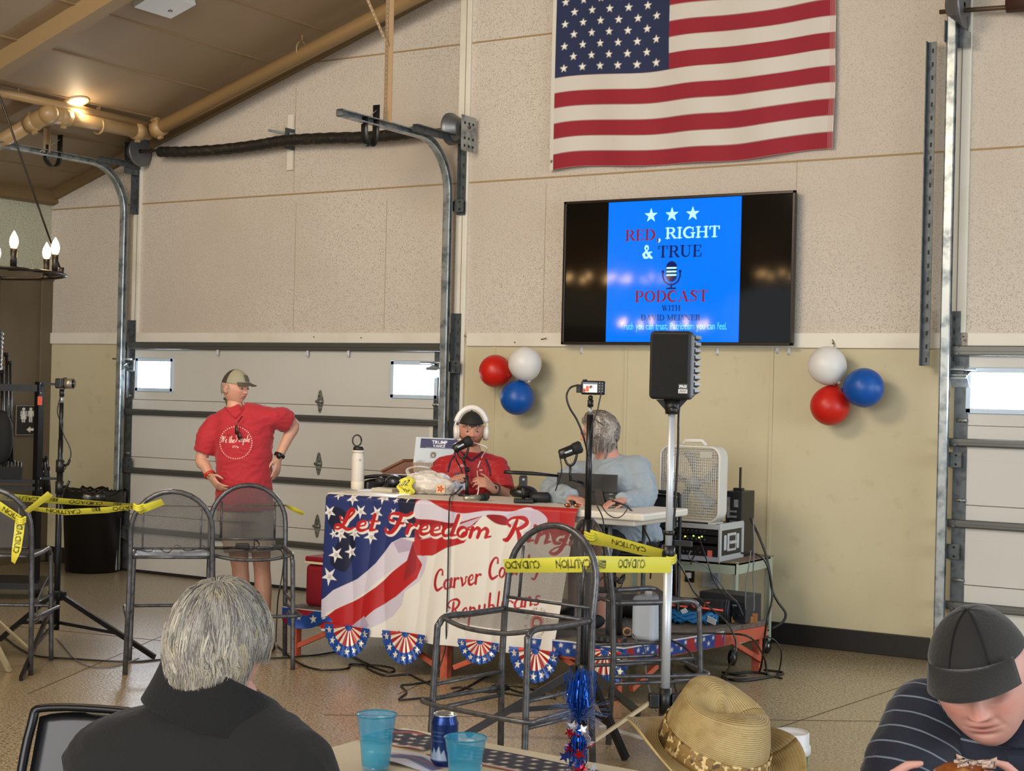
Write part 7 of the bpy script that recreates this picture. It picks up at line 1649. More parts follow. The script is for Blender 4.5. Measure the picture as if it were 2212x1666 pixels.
b = MB(); b.prism([B0, B1, B2, B3], -tow, .10); b.build('clear_shell', mat('clear_box_plastic', '#b5a796', .15, alpha=.45), t)
b = MB()
for k in range(6): p = B0.lerp(B1, .08+k*.16); b.ball(p+upv*.03-tow*.04, (.010, .01, .028), seg=10, rings=8)
b.build('contents', mat('pale_contents', '#a99683', .6), t)
# folding chairs behind
def fold_chair(label, c0, rz, group=None):
    t = thing('folding_chair', label, 'chair', c0, rz); fm = mat('black_chair_metal', '#17171a', .3, .4)
    L = lambda b, n_: b.build(n_, fm, t, local=True)
    b = MB(); b.tube(spline([(-.21, .0, 0), (-.21, -.10, .45), (-.205, -.17, .74), (-.16, -.19, .80), (.16, -.19, .80), (.205, -.17, .74), (.21, -.10, .45), (.21, .0, 0)], 6), .0125, 10); L(b, 'front_frame')
    b = MB(); b.tube([(-.185, .16, .43), (-.185, -.18, .01)], .011, 8); b.tube([(-.185, -.18, .01), (.185, -.18, .01)], .010, 8); b.tube([(.185, -.18, .01), (.185, .16, .43)], .011, 8); L(b, 'rear_frame')
    b = MB(); b.grid(lambda u, v: (-.19+.38*u, -.135-.055*v+.02*(1-(2*u-1)**2)*-1, .57+.22*v-.02*(2*u-1)**4*v), 12, 8); o = b.build('backrest', fm, t, local=True, thick=.012)
    b = MB(); b.box((0, .04, .445), (.38, .38, .025), bev=.011); L(b, 'seat')
    return t
fc = fold_chair('black folding chair under the man in grey', Vector((pt(1372, 1180).x+.02, pt(1372, 1180).y+.1, ZD)), math.radians(205))
q = at(842, 1080, 10.25); t = dup(fc, Vector((q.x, q.y, ZD)), YAW+PI, 'folding chair behind the table, only its arched top showing left of the lectern'); t.scale = (1, 1, 1.02)
# ================================================================ BACK LEFT CORNER: rack of stacked stands, bin, sign
t = thing('trash_can', 'large black trash can lined with a bag in the back left corner', 'trash can', flo(156, 1241)+Vector((.1, .26, 0)))
q = flo(156, 1241)+Vector((-.05, .28, 0)); k_ = (q-CP).dot(fw)/F; R_t = 64*k_; R_b = 56*k_; Ht = .70
b = MB(); b.lathe([(.0, .01), (R_b, .01), (R_t, Ht), (R_t*1.04, Ht+.005), (R_t*1.04, Ht+.03), (R_t*.97, Ht+.03), (R_t*.95, Ht-.1), (.0, Ht-.12)], q, 32); b.build('can_body', mat('trash_black', '#0f0d0c', .45), t)
b = MB(); vs = []; N = 48
for j, (r, z) in enumerate(((R_t*.98, Ht+.0), (R_t*1.0, Ht+.055), (R_t*1.09, Ht+.04), (R_t*1.09, Ht-.09))):
    for i in range(N): a = 2*PI*i/N; w = .008*math.sin(i*2.7+j)+.006*math.sin(i*1.3); vs.append(q+Vector(((r+w)*math.cos(a), (r+w)*math.sin(a), z+w*1.4)))
b.add(vs, [(j*N+i, j*N+(i+1) % N, (j+1)*N+(i+1) % N, (j+1)*N+i) for j in range(3) for i in range(N)], True); b.build('bag_rim', mat('bag_film_black', '#16120f', .2), t, thick=.002)
tb = mat('rack_black_steel', '#0f0e0e', .35, .4)
dr_ = 12.3
ux = Vector((rgt.x, rgt.y, 0))
P_ = lambda px, py, d=dr_: atd(px, py, d)
t = thing('rolling_rack', 'black steel rack cart with rails in front of the left wall', 'rack', Vector((P_(88, 1200).x, P_(88, 1200).y, 0)))
pb_ = P_(84, 900); base0 = Vector((pb_.x, pb_.y, 0)); zt_ = P_(88, 825).z
for dx, zz in ((0, zt_), (-1.1, zt_)):
    b = MB(); b.bar(base0+ux*dx+Vector((0, 0, .1)), base0+ux*dx+Vector((0, 0, zz)), .055, .05); b.build('post', tb, t)
for z in (P_(50, 838).z, P_(50, 1040).z, P_(50, 1055).z-.0):
    b = MB(); b.bar(base0-ux*1.2+Vector((0, 0, z)), base0+ux*.02+Vector((0, 0, z)), .05, .055 if z > 1.4 else .03); b.build('rail', tb, t)
for z in (P_(110, 830).z, P_(110, 1034).z):
    b = MB(); b.bar(base0+Vector((0, 0, z)), base0+ux*.19+Vector((0, 0, z)), .02, .02); b.build('side_arm', tb, t)
b = MB(); b.bar(base0-ux*1.2+Vector((0, 0, .12)), base0+ux*.1+Vector((0, 0, .12)), .5, .05); b.build('bottom_frame', tb, t)
for dx in (0, -1.1): b = MB(); b.cyl(base0+ux*dx+Vector((-.015, 0, .05)), base0+ux*dx+Vector((.015, 0, .05)), .05, seg=16); b.build('wheel', blk, t)
b = MB(); q = P_(86, 866, dr_-.04); b.box(q, (.035, .004, .07), R31); b.build('orange_label', mat('orange_sticker', '#d2491a', .5), t)
b = MB()
for py in (829, 849, 1034, 1055): b.ball(P_(88, py, dr_-.035), .007, seg=8, rings=6)
b.build('bolts', galv, t)
# folded legs standing in the rack
k = 0
for px, y0, y1, w in ((14, 762, 1010, 9), (22, 780, 1005, 7), (4, 800, 1020, 10), (95, 990, 1075, 6), (100, 985, 1078, 5), (105, 1008, 1080, 5), (91, 1008, 1076, 6)):
    a_, c_ = P_(px, y0, dr_+.15), P_(px+4, y1, dr_+.15); t = thing('folded_stand', 'black folded tripod stand standing in the rack', 'stand', c_, 0, 'folded black stands in the rack')
    b = MB(); b.cyl(c_, a_, w*.0018, w*.0013, seg=8); b.build('pole', blk, t); b = MB(); b.cyl(a_-upv*.03, a_, w*.0024, seg=8); b.build('tip', blkm, t)
for px in (3, 9, 16, 23, 30, 37, 44):
    a_, c_ = P_(px, 995+(px % 5), dr_+.1), P_(px, 1036, dr_+.1); t = thing('folded_stand', 'short black folded stand in the lower rack bin', 'stand', c_, 0, 'short folded stands in the lower rack bin')
    b = MB(); b.cyl(c_, a_, .014, .010, seg=8); b.build('pole', blk, t); b = MB(); b.box(c_+upv*.05, (.03, .03, .1), R31); b.build('sleeve', blkm, t)
b = MB(); q = P_(0, 920, dr_+.1); b.ball(P_(2, 945, dr_+.1), (.10, .07, .22), R31, 20, 14); tag(b.build('black_bag', mat('black_cloth_bag', '#0d0c0d', .8, bump=(12, .4))), 'black cloth bag hanging on the rack at the left edge', 'bag')
t = thing('folded_roller_blind', 'dark ribbed panel with white edge beads at the left edge', 'blind', P_(0, 760, dr_)); b = MB()
for k in range(9): b.box(P_(-9, 718+k*9.4, dr_), (.10, .03, .030), R31, .004)
b.build('slats', mat('dark_blue_slat', '#1c2024', .5), t); b = MB()
for k in range(9): b.ball(P_(7.5-k*.7, 722+k*9.4, dr_-.03), (.005, .005, .010), seg=8, rings=6)
b.build('edge_beads', white, t)
# restroom sign on left wall panel
sx = XL+.062
c = Canvas(.17, .235, .0028, '#121010'); W2 = '#cfcac0'
for p in (((.004, .004), (.166, .004)), ((.166, .004), (.166, .231)), ((.166, .231), (.004, .231)), ((.004, .231), (.004, .004))): c.stroke(p, .004, '#8f8a80')
for cx, skirt in ((.05, 1), (.095, 0)):
    c.disc(cx, .205, .010, W2); c.stroke([(cx, .185), (cx, .155)], .022 if not skirt else .018, W2); c.stroke([(cx-.015, .188), (cx-.017, .15)], .006, W2); c.stroke([(cx+.015, .188), (cx+.017, .15)], .006, W2)
    if skirt: c.poly([(cx-.008, .17), (cx+.008, .17), (cx+.019, .128), (cx-.019, .128)], W2)
    c.stroke([(cx-.006, .15), (cx-.006, .105)], .008, W2); c.stroke([(cx+.006, .15), (cx+.006, .105)], .008, W2)
c.poly([(.07, .045), (.095, .07), (.095, .055), (.12, .055), (.12, .035), (.095, .035), (.095, .02)], W2)
pS = onx(66, 908, sx); b = MB()
so = c.build('restroom_sign', lambda u, v: (sx, pS.y-.02+(.17*1.9)*(u-.5), pS.z+.235*(v-.5)*1.22), mat('sign_print', '#fff', .5, attr=True), thick=.004)
tag(so, 'black restroom sign with two white figures and an arrow on the left wall', 'sign')
# ================================================================ CHANDELIERS
def chandelier(label, cpos, R, n, a0, main=True):
    t = thing('chandelier', label, 'chandelier', cpos); im = mat('black_iron', '#1b1815', .4, .5)
    b = MB(); b.tube([cpos+Vector((R*math.cos(a), R*math.sin(a), 0)) for a in np.linspace(0, 2*PI, 60)], [(.022, .010)]*60, 8); b.build('ring', im, t)
    top = cpos+Vector((0, 0, 1.35))
    for i in range(4):
        a = a0+.5+i*PI/2; p = cpos+Vector((R*math.cos(a), R*math.sin(a), .03)); b = MB(); b.tube([p, top], .006, 6); b.cyl(p-upv*.015, p+upv*.025, .016, seg=10); b.build('rod', im, t)
    b = MB(); b.cyl(top, top+upv*.6, .008, seg=8); b.cyl(top-upv*.03, top+upv*.03, .03, seg=12); b.build('stem', im, t)
    for i in range(n):
        a = a0+2*PI*i/n; p = cpos+Vector((R*.93*math.cos(a), R*.93*math.sin(a), 0))
        b = MB(); b.cyl(p, p+upv*.11, .018, seg=12); b.cyl(p-upv*.01, p+upv*.012, .03, seg=12); s_ = b.build('candle_sleeve', im, t)
        b = MB(); b.lathe([(.012, .11), (.02, .125), (.024, .145), (.020, .170), (.008, .195), (.001, .207)], p, 16); b.build('bulb', mat('candle_bulb', '#ffe2b0', .3, emit=34, emc='#ffc987'), t)
    return t
# ring centre so that its right end shows at (130, 590)
dC = 8.6
cR = atd(130, 592, dC); cC = cR-rgt*.50; cC.z = cR.z-.0
ch0 = chandelier('black ring chandelier with lit candle bulbs at the left edge', cC, .50, 8, YAW+math.radians(2))
for i, (x, y) in enumerate(((-5.2, -1.6), (-4.2, 0.2), (-3.0, -3.4), (-1.6, -1.2), (1.4, .4))): pass
for px, py, yv in ((1292, 602, 19.6), (1375, 602, 21.2), (1700, 594, 24.0)):
    q = ony(px, py, yv)
    o_ = dup(ch0, Vector((q.x, 2*(D-.10)-yv, q.z-.15)), 0, 'ring chandelier behind the photographer, seen only reflected in the television'); o_['group'] = 'chandeliers reflected in the television'
# ================================================================ FOREGROUND
# ---------------------------------------------------------------- round table in front
ZF = .74
T0, T1, T2 = onz(722, 1640, ZF), onz(873, 1576, ZF), onz(1395, 1672, ZF)
e1 = (T2-T1); e1.z = 0; e1.normalize(); e2 = (T0-T1); e2.z = 0
e2 = e2-e1*e2.dot(e1); e2.normalize()
TW = 1.9; TD = 1.0
t = thing('dining_table', 'folding table with a cream cloth in the foreground', 'table', T1+e1*TW/2+e2*TD/2-Vector((0, 0, ZF)))
b = MB(); b.prism([T1-upv*.03, T1+e1*TW-upv*.03, T1+e1*TW+e2*TD-upv*.03, T1+e2*TD-upv*.03], upv, .028); b.build('tabletop', wt, t)
for u, v in ((.15, .12), (TW-.15, .12), (.15, TD-.12), (TW-.15, TD-.12)):
    b = MB(); p = T1+e1*u+e2*v; b.cyl(Vector((p.x, p.y, 0)), Vector((p.x, p.y, ZF-.03)), .014, seg=10); b.build('leg', galvd, t)
def cloth(u, v):
    x, y = -.012+u*(TW+.024), -.012+v*(TD+.024); dx = max(0, -x, x-TW); z = ZF+.001+.0015*math.sin(x*14)*math.sin(y*9)
    return T1-upv*ZF+e1*x+e2*y+upv*z
b = MB(); b.grid(cloth, 60, 40)
def skirt(b, p0, d, L, out):
    b.grid(lambda u, v: T1-upv*ZF+p0+d*(L*u)+out*(.012+.03*(1-v)*(1+math.sin(u*L*22))/2)+upv*(ZF-.0+(v-1)*.22), int(L*24), 6)
skirt(b, Vector((0, 0, 0)), e1, TW, -e2); skirt(b, Vector((0, 0, 0)), e2, TD, -e1); skirt(b, e1*TW, e2, TD, e1); skirt(b, e2*TD, e1, TW, e2)
tag(b.build('tablecloth', mat('cream_paper_cloth', '#c9bda0', .6)), 'cream cloth covering the foreground table', 'tablecloth')
# star-spangled table runner made of napkin strips
def runner(lab, o, du, dvv, L, Wd, seed):
    c = Canvas(L, Wd, .006, '#2a2a3a'); r_ = random.Random(seed)
    n = int(L/.045)
    for i in range(n):
        for j in range(int(Wd/.04)): c.star(.02+i*.045+(.022 if j % 2 else 0), .02+j*.04, .013, '#cfc4b0')
    c.poly([(0, 0), (L, 0), (L, .008), (0, .008)], '#a8483f'); c.poly([(0, .008), (L, .008), (L, .018), (0, .018)], '#cbbfae')
    c.poly([(L*.5, Wd-.02), (L*.9, Wd-.05), (L*.9, Wd-.035), (L*.5, Wd)], '#a8483f')
    tag(c.build('star_runner', lambda u, v: o+du*(L*u)+dvv*(Wd*v)+upv*(.004+.002*math.sin(u*12)), mat('runner_print', '#fff', .7, attr=True), thick=.001), lab, 'table runner')
runner('dark starred paper runner along the far edge of the foreground table', T1+e1*.25+e2*.22, e1, -e2, 1.25, .16, 1)
runner('starred paper strip at the far left corner of the foreground table', T1+e1*.22+e2*.20+upv*.003, -e1, -e2, .24, .17, 2)
c = Canvas(.3, .12, .006, '#c4c4d0'); c.poly([(0, .06), (.12, .1), (.3, .03), (.3, 0), (.1, .05), (0, 0)], '#5a6488'); c.stroke([(0, .09), (.3, .05)], .006, '#a86a6a')
tag(c.build('paper_napkin', lambda u, v: onz(850, 1626, ZF)+e1*(.3*u)+e2*(.12*(1-v))+upv*(.006+.006*math.sin(u*6)), MC['runner_print']), 'printed paper napkin between the tall blue cup and the can', 'napkin')
# cups
teal = mat('teal_clear_plastic', '#1aa0c6', .1, alpha=.34, coat=.4)
def cup(label, px, py_top, wpx, hpx, hid=0):
    # base on the table: find depth where base sits
    d = (ZF-HC)/ray(px, py_top+hpx).z; q = CP+ray(px, py_top+hpx)*d; k = d/F; r = wpx*k/2; h = (CP+ray(px, py_top)*d).z-ZF; q.z = ZF+.005
    t = thing('plastic_cup', label, 'cup', q, 0, 'teal plastic cups on the foreground table')
    b = MB(); b.lathe([(0, .002), (r*.66, .0), (r*.70, .01), (r*.86, h*.72), (r*.89, h*.73), (r*.97, h*.97), (r*1.0, h*.975), (r*1.0, h), (r*.955, h*.985), (r*.85, h*.72), (r*.66, .01), (0, .008)], q, 36); b.build('cup_body', teal, t)
    b = MB(); b.tube([q+upv*h*.985+Vector((r*math.cos(a), r*math.sin(a), 0)) for a in np.linspace(0, 2*PI, 32)], r*.035, 6, closed=False); b.build('rim', mat('teal_rim', '#1f7f98', .15, alpha=.75), t)
    b = MB(); b.lathe([(0, .012), (r*.67, .012), (r*.80, h*.5), (0, h*.5)], q, 30); b.build('drink', mat('pale_blue_water', '#6fc0cf', .1, alpha=.45), t)
cup('tall teal plastic cup, left of the soda can', 811, 1546, 87, 120); cup('second teal plastic cup, in front of the soda can', 1003, 1596, 92, 118)
# can
px, pt_, h_ = 959, 1543, 112
d = (ZF-HC)/ray(px, pt_+h_).z; q = CP+ray(px, pt_+h_)*d; q.z = ZF+.004; t = thing('soda_can', 'dark blue beer can with a silver rim on the foreground table', 'can', q)
k = d/F; r = 29*k; h = .122*(r/.033)
prof = [(0, .006), (r*.75, .0), (r*.8, .002), (r, .012), (r, h-.02), (r*.86, h-.006), (r*.84, h)]
c_ = Canvas(2*PI*r, h-.03, .0022, '#152c63')
for cx in (.25, .75):
    X = 2*PI*r*cx
    c_.poly([(X-.028, .005), (X-.022, .03), (X-.016, .02), (X-.010, .04), (X-.002, .025), (X+.006, .045), (X+.012, .022), (X+.02, .036), (X+.028, .005)], '#9fb0c9'); c_.text('ALE', X, .052, .012, '#c9d3e3', fat=.01) if False else None
    for y_, w_ in ((.058, .03), (.072, .022), (.082, .034)): c_.stroke([(X-w_/2, y_), (X+w_/2, y_)], .0025, '#4a628f')
b = MB(); b.lathe(prof, q, 36); b.build('can_body', mat('blue_can_metal', '#18306a', .25, .6), t)
c_.build('printed_wrap', lambda u, v: q+Vector(((r+.0006)*math.cos(2*PI*u), (r+.0006)*math.sin(2*PI*u), .013+(h-.034)*v)), mat('can_print', '#fff', .25, .5, attr=True), t)
b = MB(); b.lathe([(r*.84, h-.001), (r*.86, h+.003), (r*.80, h+.003), (r*.78, h-.004), (0, h-.004)], q, 32); b.m(1).lathe([(r*.3, h-.003), (0, h-.002)], q+rgt*r*.3, 14); b.build('lid', [mat('bright_aluminium', '#b5bbc0', .25, .9), blkm], t)
# coffee cup
px = 1708; d = 3.75; top = CP+ray(px, 1584)*d; q = Vector((top.x, top.y, ZF+.005)); k = d/F; t = thing('coffee_cup', 'green paper coffee cup with a white lid behind the straw hat', 'cup', q); Hc = top.z-ZF
b = MB(); b.lathe([(0, .0), (34*k, .0), (39*k, Hc-.03)], q, 32); b.build('cup_body', mat('green_paper', '#2f6b48', .55), t)
b = MB(); b.lathe([(41*k, Hc-.055), (43.5*k, Hc-.052), (43.5*k, Hc-.035), (40*k, Hc-.03), (40*k, Hc-.004), (37.5*k, Hc), (35*k, Hc-.008), (0, Hc-.01)], q, 32); b.build('lid', mat('white_lid', '#cbc9c6', .4), t)
# centrepiece
q = CP+ray(1248, 1660)*3.95; q.z = ZF+.005; t = thing('tinsel_centerpiece', 'sparkling blue tinsel centrepiece with red, white and blue foil stars', 'centerpiece', q)
b = MB(); b.cyl(q, q+upv*.03, .04, .03, seg=20); b.build('base', mat('silver_foil', '#9aa4b5', .2, .9), t)
hT = (CP+ray(1248, 1448)*3.95).z-ZF; r_ = random.Random(4)
foilB, foilB2 = mat('blue_foil', '#1450b0', .2, .75), mat('pale_blue_foil', '#6f86b8', .3, .6, alpha=.6)
b = MB(); 
for k in range(150):
    a = r_.random()*2*PI; rr = .005+.042*r_.random(); z0 = hT*(.50+.08*r_.random()); z1 = hT*(.86+.14*r_.random()); sp = .3+r_.random()*.9
    p0 = q+upv*z0; p1 = q+upv*(z0+z1)/2+Vector((math.cos(a), math.sin(a), 0))*rr*.9; p2 = q+upv*z1+Vector((math.cos(a), math.sin(a), 0))*rr*sp
    b.bar(p0, p1, .0022, .0007); b.bar(p1, p2, .0022, .0007)
o = b.build('upright_tinsel', foilB, t); o['kind'] = 'stuff'
b = MB()
for k in range(70):
    a = r_.random()*2*PI; z0 = hT*.5; rr = .008+.014*r_.random(); p0 = q+upv*z0; p1 = q+upv*(z0-.04)+Vector((math.cos(a), math.sin(a), 0))*rr; p2 = q+upv*(z0-.075-.03*r_.random())+Vector((math.cos(a), math.sin(a), 0))*rr*1.2
    b.bar(p0, p1, .0025, .0008); b.bar(p1, p2, .0025, .0008)
o = b.build('hanging_tinsel', foilB, t); o['kind'] = 'stuff'
b = MB()
for k in range(110):
    a = r_.random()*2*PI; p0 = q+upv*hT*.56; el = r_.uniform(-.1, .9); L = r_.uniform(.05, .105); dv_ = Vector((math.cos(a)*math.cos(el), math.sin(a)*math.cos(el), math.sin(el))); p1 = p0+dv_*L*.6; p2 = p0+dv_*L-upv*.015
    b.tube([p0, p1, p2], .0005, 3); b.ball(p2, .0011, seg=5, rings=4)
o = b.build('fine_filaments', foilB2, t); o['kind'] = 'stuff'
sc_ = [mat('red_foil', '#a01525', .2, .7), mat('white_foil', '#c6c4cc', .25, .5), mat('navy_foil', '#1b2f7c', .2, .7)]
for k in range(34):
    a = r_.random()*2*PI; rr = .012+.045*r_.random(); z = r_.uniform(.015, hT*.48); rr *= 1-.4*z/(hT*.5); c0 = q+Vector((math.cos(a)*rr, math.sin(a)*rr, z)); R_ = Euler((r_.random()*2, r_.random()*2, r_.random()*6)).to_matrix(); s_ = r_.uniform(.012, .02)
    b = MB(); b.prism([c0+R_ @ Vector(((s_ if i % 2 == 0 else s_*.42)*math.sin(i*PI/5), 0, (s_ if i % 2 == 0 else s_*.42)*math.cos(i*PI/5))) for i in range(10)], R_ @ Vector((0, 1, 0)), .0008); b.build('foil_star', sc_[k % 3], t)
b = MB()
for k in range(24): a = k*2.4; c0 = q+upv*(.02+.005*k); b.tube([q+upv*(.03+.003*k), c0+Vector((math.cos(a), math.sin(a), .2))*.03], .0007, 4)
b.build('star_wires', foilB2, t)
# folding chair at the lower left
dc = 4.2; tl2, tr3 = atd(60, 1575, dc), atd(262, 1552, dc-.1)
q = atd(112, 1560, dc+.05); c1 = Vector((q.x, q.y, 0))
fc2 = dup(fc, c1+rgt*.05, math.radians(180+31-14), 'empty black folding chair in the lower left corner, behind the man in the vest'); fc2.scale = (1.15, 1.1, .985)
# ---------------------------------------------------------------- foreground man, seen from behind
dm = 2.7
t = thing('person', 'grey-haired man in a black vest seen from behind in the foreground', 'person', Vector((pt(430, 1600).x, pt(430, 1600).y, 0)))
sk4 = '#c08a78'; hc = pt(472, 1392)
face4 = (-tow*.80+rgt*.60-upv*.10).normalized(); M4 = frameM(hc, face4.cross(upv), face4) @ Matrix.Scale(.885, 4)
nk = pt(472, 1485, 0); 
fb = (-tow*.95+rgt*.25).normalized(); rb_ = Vector((fb.y, -fb.x, 0)); rb_ = rb_ if rb_.dot(rgt) > 0 else -rb_
b = MB(); b.tube([hc-upv*.03, hc-upv*.07, nk, nk-upv*.09], [.04, .060, .066, .085], 18)
ch = pt(440, 1620); 
loft(b, [(ch+upv*.03, rb_*.16, fb*.1), (ch-upv*.25, rb_*.16, fb*.12), (ch-upv*.5, rb_*.17, fb*.13)])
shl, shr = pt(225, 1720, .0), pt(672, 1700, .03)
limb(b, shl, shl-upv*.27+fb*.05, shl-upv*.30+fb*.30, [.055, .05, .045, .045, .036, .028]); limb(b, shr, shr-upv*.27+fb*.05, shr-upv*.30+fb*.30, [.055, .05, .045, .045, .036, .028])
hand(b, shl-upv*.30+fb*.30, fb, -upv, rgt); hand(b, shr-upv*.30+fb*.30, fb, -upv, -rgt)
for s_ in (-1, 1): h0 = ch-upv*.46+rb_*.10*s_; k0 = h0+fb*.42; b.tube([h0, k0, k0-upv*.42+fb*.02], [.085, .06, .04], 14)
body_obj(t, [remesh(b, .007, 4)], head_mesh(M4, sk4, 1.02, brow='#8a7a70', age=.8, jaw=.2, fat=.12), sk4)
vest = mat('black_fleece', '#0d0b09', .9, sheen=.06, bump=(120, .15))
b = MB(); loft(b, [(pt(470, 1500, .0), rb_*.085, fb*.08), (pt(462, 1530), rb_*.13, fb*.1), (pt(450, 1562), rb_*.19, fb*.115), (pt(436, 1600), rb_*.235, fb*.125), (pt(430, 1650), rb_*.262, fb*.14), (ch-upv*.18, rb_*.235, fb*.15), (ch-upv*.5, rb_*.22, fb*.16)], 36)
v_, f_ = remesh(b, .009, 6, .012, 7); b = MB(); b.add(v_, f_, True); b.build('vest', vest, t)
b = MB(); N = 40
for j, (r, z, o_) in enumerate(((.078, .052, .012), (.084, .060, .0), (.100, .03, -.012), (.125, -.012, -.022), (.135, -.045, -.025))): pass
def collar(u, v):
    a = 2*PI*u; r = .078+.040*v**1.3; z = .040-.080*v+.022*math.cos(a)*(-1)*(1-v)
    return pt(470, 1498)+rb_*((r+.012)*math.cos(a+PI/2))+fb*((r)*math.sin(a+PI/2))+upv*(z-.01*math.sin(a+PI/2)-.034*math.cos(a+PI/2)-.006)
b.grid(collar, 48, 10); b.build('fleece_collar', mat('black_pile', '#080706', .95, sheen=.05, bump=(160, .3)), t, thick=.010)
lb = mat('light_blue_shirt', '#9fb3c4', .8, bump=(9, .3))
for s_ in (shl, shr):
    b = MB(); b.ball(s_-upv*.02, .068); b.tube([s_-upv*.02, s_-upv*.27+fb*.05, s_-upv*.30+fb*.27], [.064, .06, .04], 16); v2, f2 = remesh(b, .008, 5, .008, 9); b = MB(); b.add(v2, f2, True); b.build('shirt_sleeve', lb, t)
b = MB(); b.ball(M4 @ Vector((0, -.022, .014)), (.078, .090, .112), M4.to_3x3(), 28, 18); b.build('scalp_hair', mat('grey_scalp', '#8d857a', .8), t)
HP = ['#958e85', '#aaa190', '#827c74', '#6f6962', '#a39678', '#8f887f', '#5f5a55', '#b5ac9a']
strands('hair', hairm, t, M4, 32000, .105, .17, HP, 21, lambda q: ((q[:, 2] > .25) & (q[:, 1] < .75)) | ((q[:, 1] < -.12) & (q[:, 2] > -.50)), width=.00062, steps=9, curl=.10, jitter=.13, fall=1.0, center=(.05, -.20, .97), shell=(.085, .106, .121), clump=26, earcut=.72)
strands('crown_hair', hairm, t, M4, 9000, .06, .15, HP, 22, lambda q: (q[:, 2] > .35), width=.00062, steps=6, curl=.10, jitter=.2, fall=.4, center=(.05, -.20, .97), shell=(.085, .106, .121))
# ---------------------------------------------------------------- straw hat man
dm = 2.7
t = thing('person', 'person in a tan straw hat at the bottom edge, mostly out of frame', 'person', Vector((pt(1530, 1700).x, pt(1530, 1700).y, 0)))
hc = pt(1556, 1700); face5 = (-tow*.9-rgt*.35-upv*.12).normalized(); M5 = frameM(hc, face5.cross(upv), face5); sk5 = '#b98a74'
b = MB(); nk = hc-upv*.13; b.tube([hc-upv*.03, hc-upv*.07, nk, nk-upv*.08], [.04, .055, .06, .08], 16); fb = -tow; rb_ = rgt
ch = nk-upv*.14; loft(b, [(ch, rb_*.16, fb*.1), (ch-upv*.3, rb_*.16, fb*.12), (ch-upv*.42, rb_*.17, fb*.13)])
for s_ in (-1, 1):
    s0_ = ch+rb_*.19*s_+upv*.03; limb(b, s0_, s0_-upv*.26+fb*.03, s0_-upv*.26+fb*.28, [.055, .05, .045, .045, .036, .028]); hand(b, s0_-upv*.26+fb*.28, fb, -upv, -rgt*s_)
    h0 = ch-upv*.38+rb_*.10*s_; k0 = h0+fb*.42; b.tube([h0, k0, k0-upv*.40+fb*.02], [.085, .06, .04], 14)
body_obj(t, [remesh(b, .008, 4)], head_mesh(M5, sk5, 1.0, nu=60, nv=50, brow='#777', age=.5), sk5)
b = MB(); loft(b, [(nk-upv*.02, rb_*.075, fb*.07), (nk-upv*.05, rb_*.13, fb*.1), (ch, rb_*.20, fb*.12), (ch-upv*.2, rb_*.2, fb*.15), (ch-upv*.44, rb_*.19, fb*.15)], 28)
for s_ in (-1, 1): s0_ = ch+rb_*.19*s_+upv*.02; b.ball(s0_, .07); b.tube([s0_, s0_-upv*.25+fb*.03], [.07, .062], 14)
v2, f2 = remesh(b, .009, 5); b = MB(); b.add(v2, f2, True); b.build('shirt', mat('dark_print_shirt', '#3a3436', .8), t)
H = thing('straw_hat', 'woven tan straw hat with a patterned band in the foreground', 'hat', hc+upv*.05)
straw = mat('woven_straw', '#a98f5c', .6, noise=[(26, '#8e7240', .48, .7), (8, '#bba574', .5, .75)], bump=(420, .18))
def wave_bump(M_, scale):
    nt = M_.node_tree; N = nt.nodes; L = nt.links; a = N.new('ShaderNodeAttribute'); a.attribute_name = 'uvm'
    w = N.new('ShaderNodeTexWave'); w.inputs['Scale'].default_value = scale; w.bands_direction = 'Y'; w.inputs['Distortion'].default_value = .6; w.inputs['Detail Scale'].default_value = 3; L.new(a.outputs['Vector'], w.inputs[0])
    bn = N.new('ShaderNodeBump'); bn.inputs['Strength'].default_value = .55; bn.inputs['Distance'].default_value = .004; L.new(w.outputs['Color'], bn.inputs['Height'])
    old = [n for n in N if n.type == 'BUMP' and n != bn][0]; L.new(old.outputs[0], bn.inputs['Normal']); L.new(bn.outputs[0], N['Principled BSDF'].inputs['Normal'])
wave_bump(straw, 55)
upH = (upv*.93+tow*.24+rgt*.20).normalized(); frH = (face5-upH*face5.dot(upH)).normalized(); riH = frH.cross(upH)
Hc0 = pt(1540, 1625)
def hp_(x, y, z): return Hc0+riH*x+frH*y+upH*z
def crown(u, v):
    a = 2*PI*u; rx, ry, h = .092, .112, .102
    # v 0 = band, 1 = top centre
    if v < .62: k = v/.62; r = 1-.20*k**1.6; z = h*k*.93+.0*k
    else:
        k = (v-.62)/.38; r = .80*(1-k); z = h*(.93+.10*math.sin(min(1, k*1.6)*PI/2))-.045*k*k
    x, y = rx*r*math.cos(a), ry*r*math.sin(a)
    if v > .3: z += .022*(v-.3)/.7*-(math.sin(a))*-.2; 
    pin = max(0, v-.2)*max(0, math.sin(a))**2*abs(math.cos(a))*1.1; x *= 1-.30*pin; z += .022*max(0, v-.35)*math.cos(2*a)*-1*(1 if v < .9 else .6)
    return hp_(x, y, z)
b = MB(); uvgrid(b, crown, 72, 60, 0, 1); 
b.attr['uvm'] = [(0, j/60*.27, 0) for j in range(61) for i in range(73)]; b.build('crown', straw, H, thick=.002)
def brim(u, v):
    a = 2*PI*u; rx, ry = (.092+.066*v), (.112+.064*v); z = -.012*v+.050*v*v*abs(math.cos(a))**3-.02*v*max(0, -math.sin(a))*0
    return hp_(rx*math.cos(a), ry*math.sin(a), z-.02*v*v*max(0, math.sin(a)))
b = MB(); uvgrid(b, brim, 72, 18, 0, 1); b.attr['uvm'] = [(0, .3+j/18*.085, 0) for j in range(19) for i in range(73)]; b.build('brim', straw, H, thick=.003)
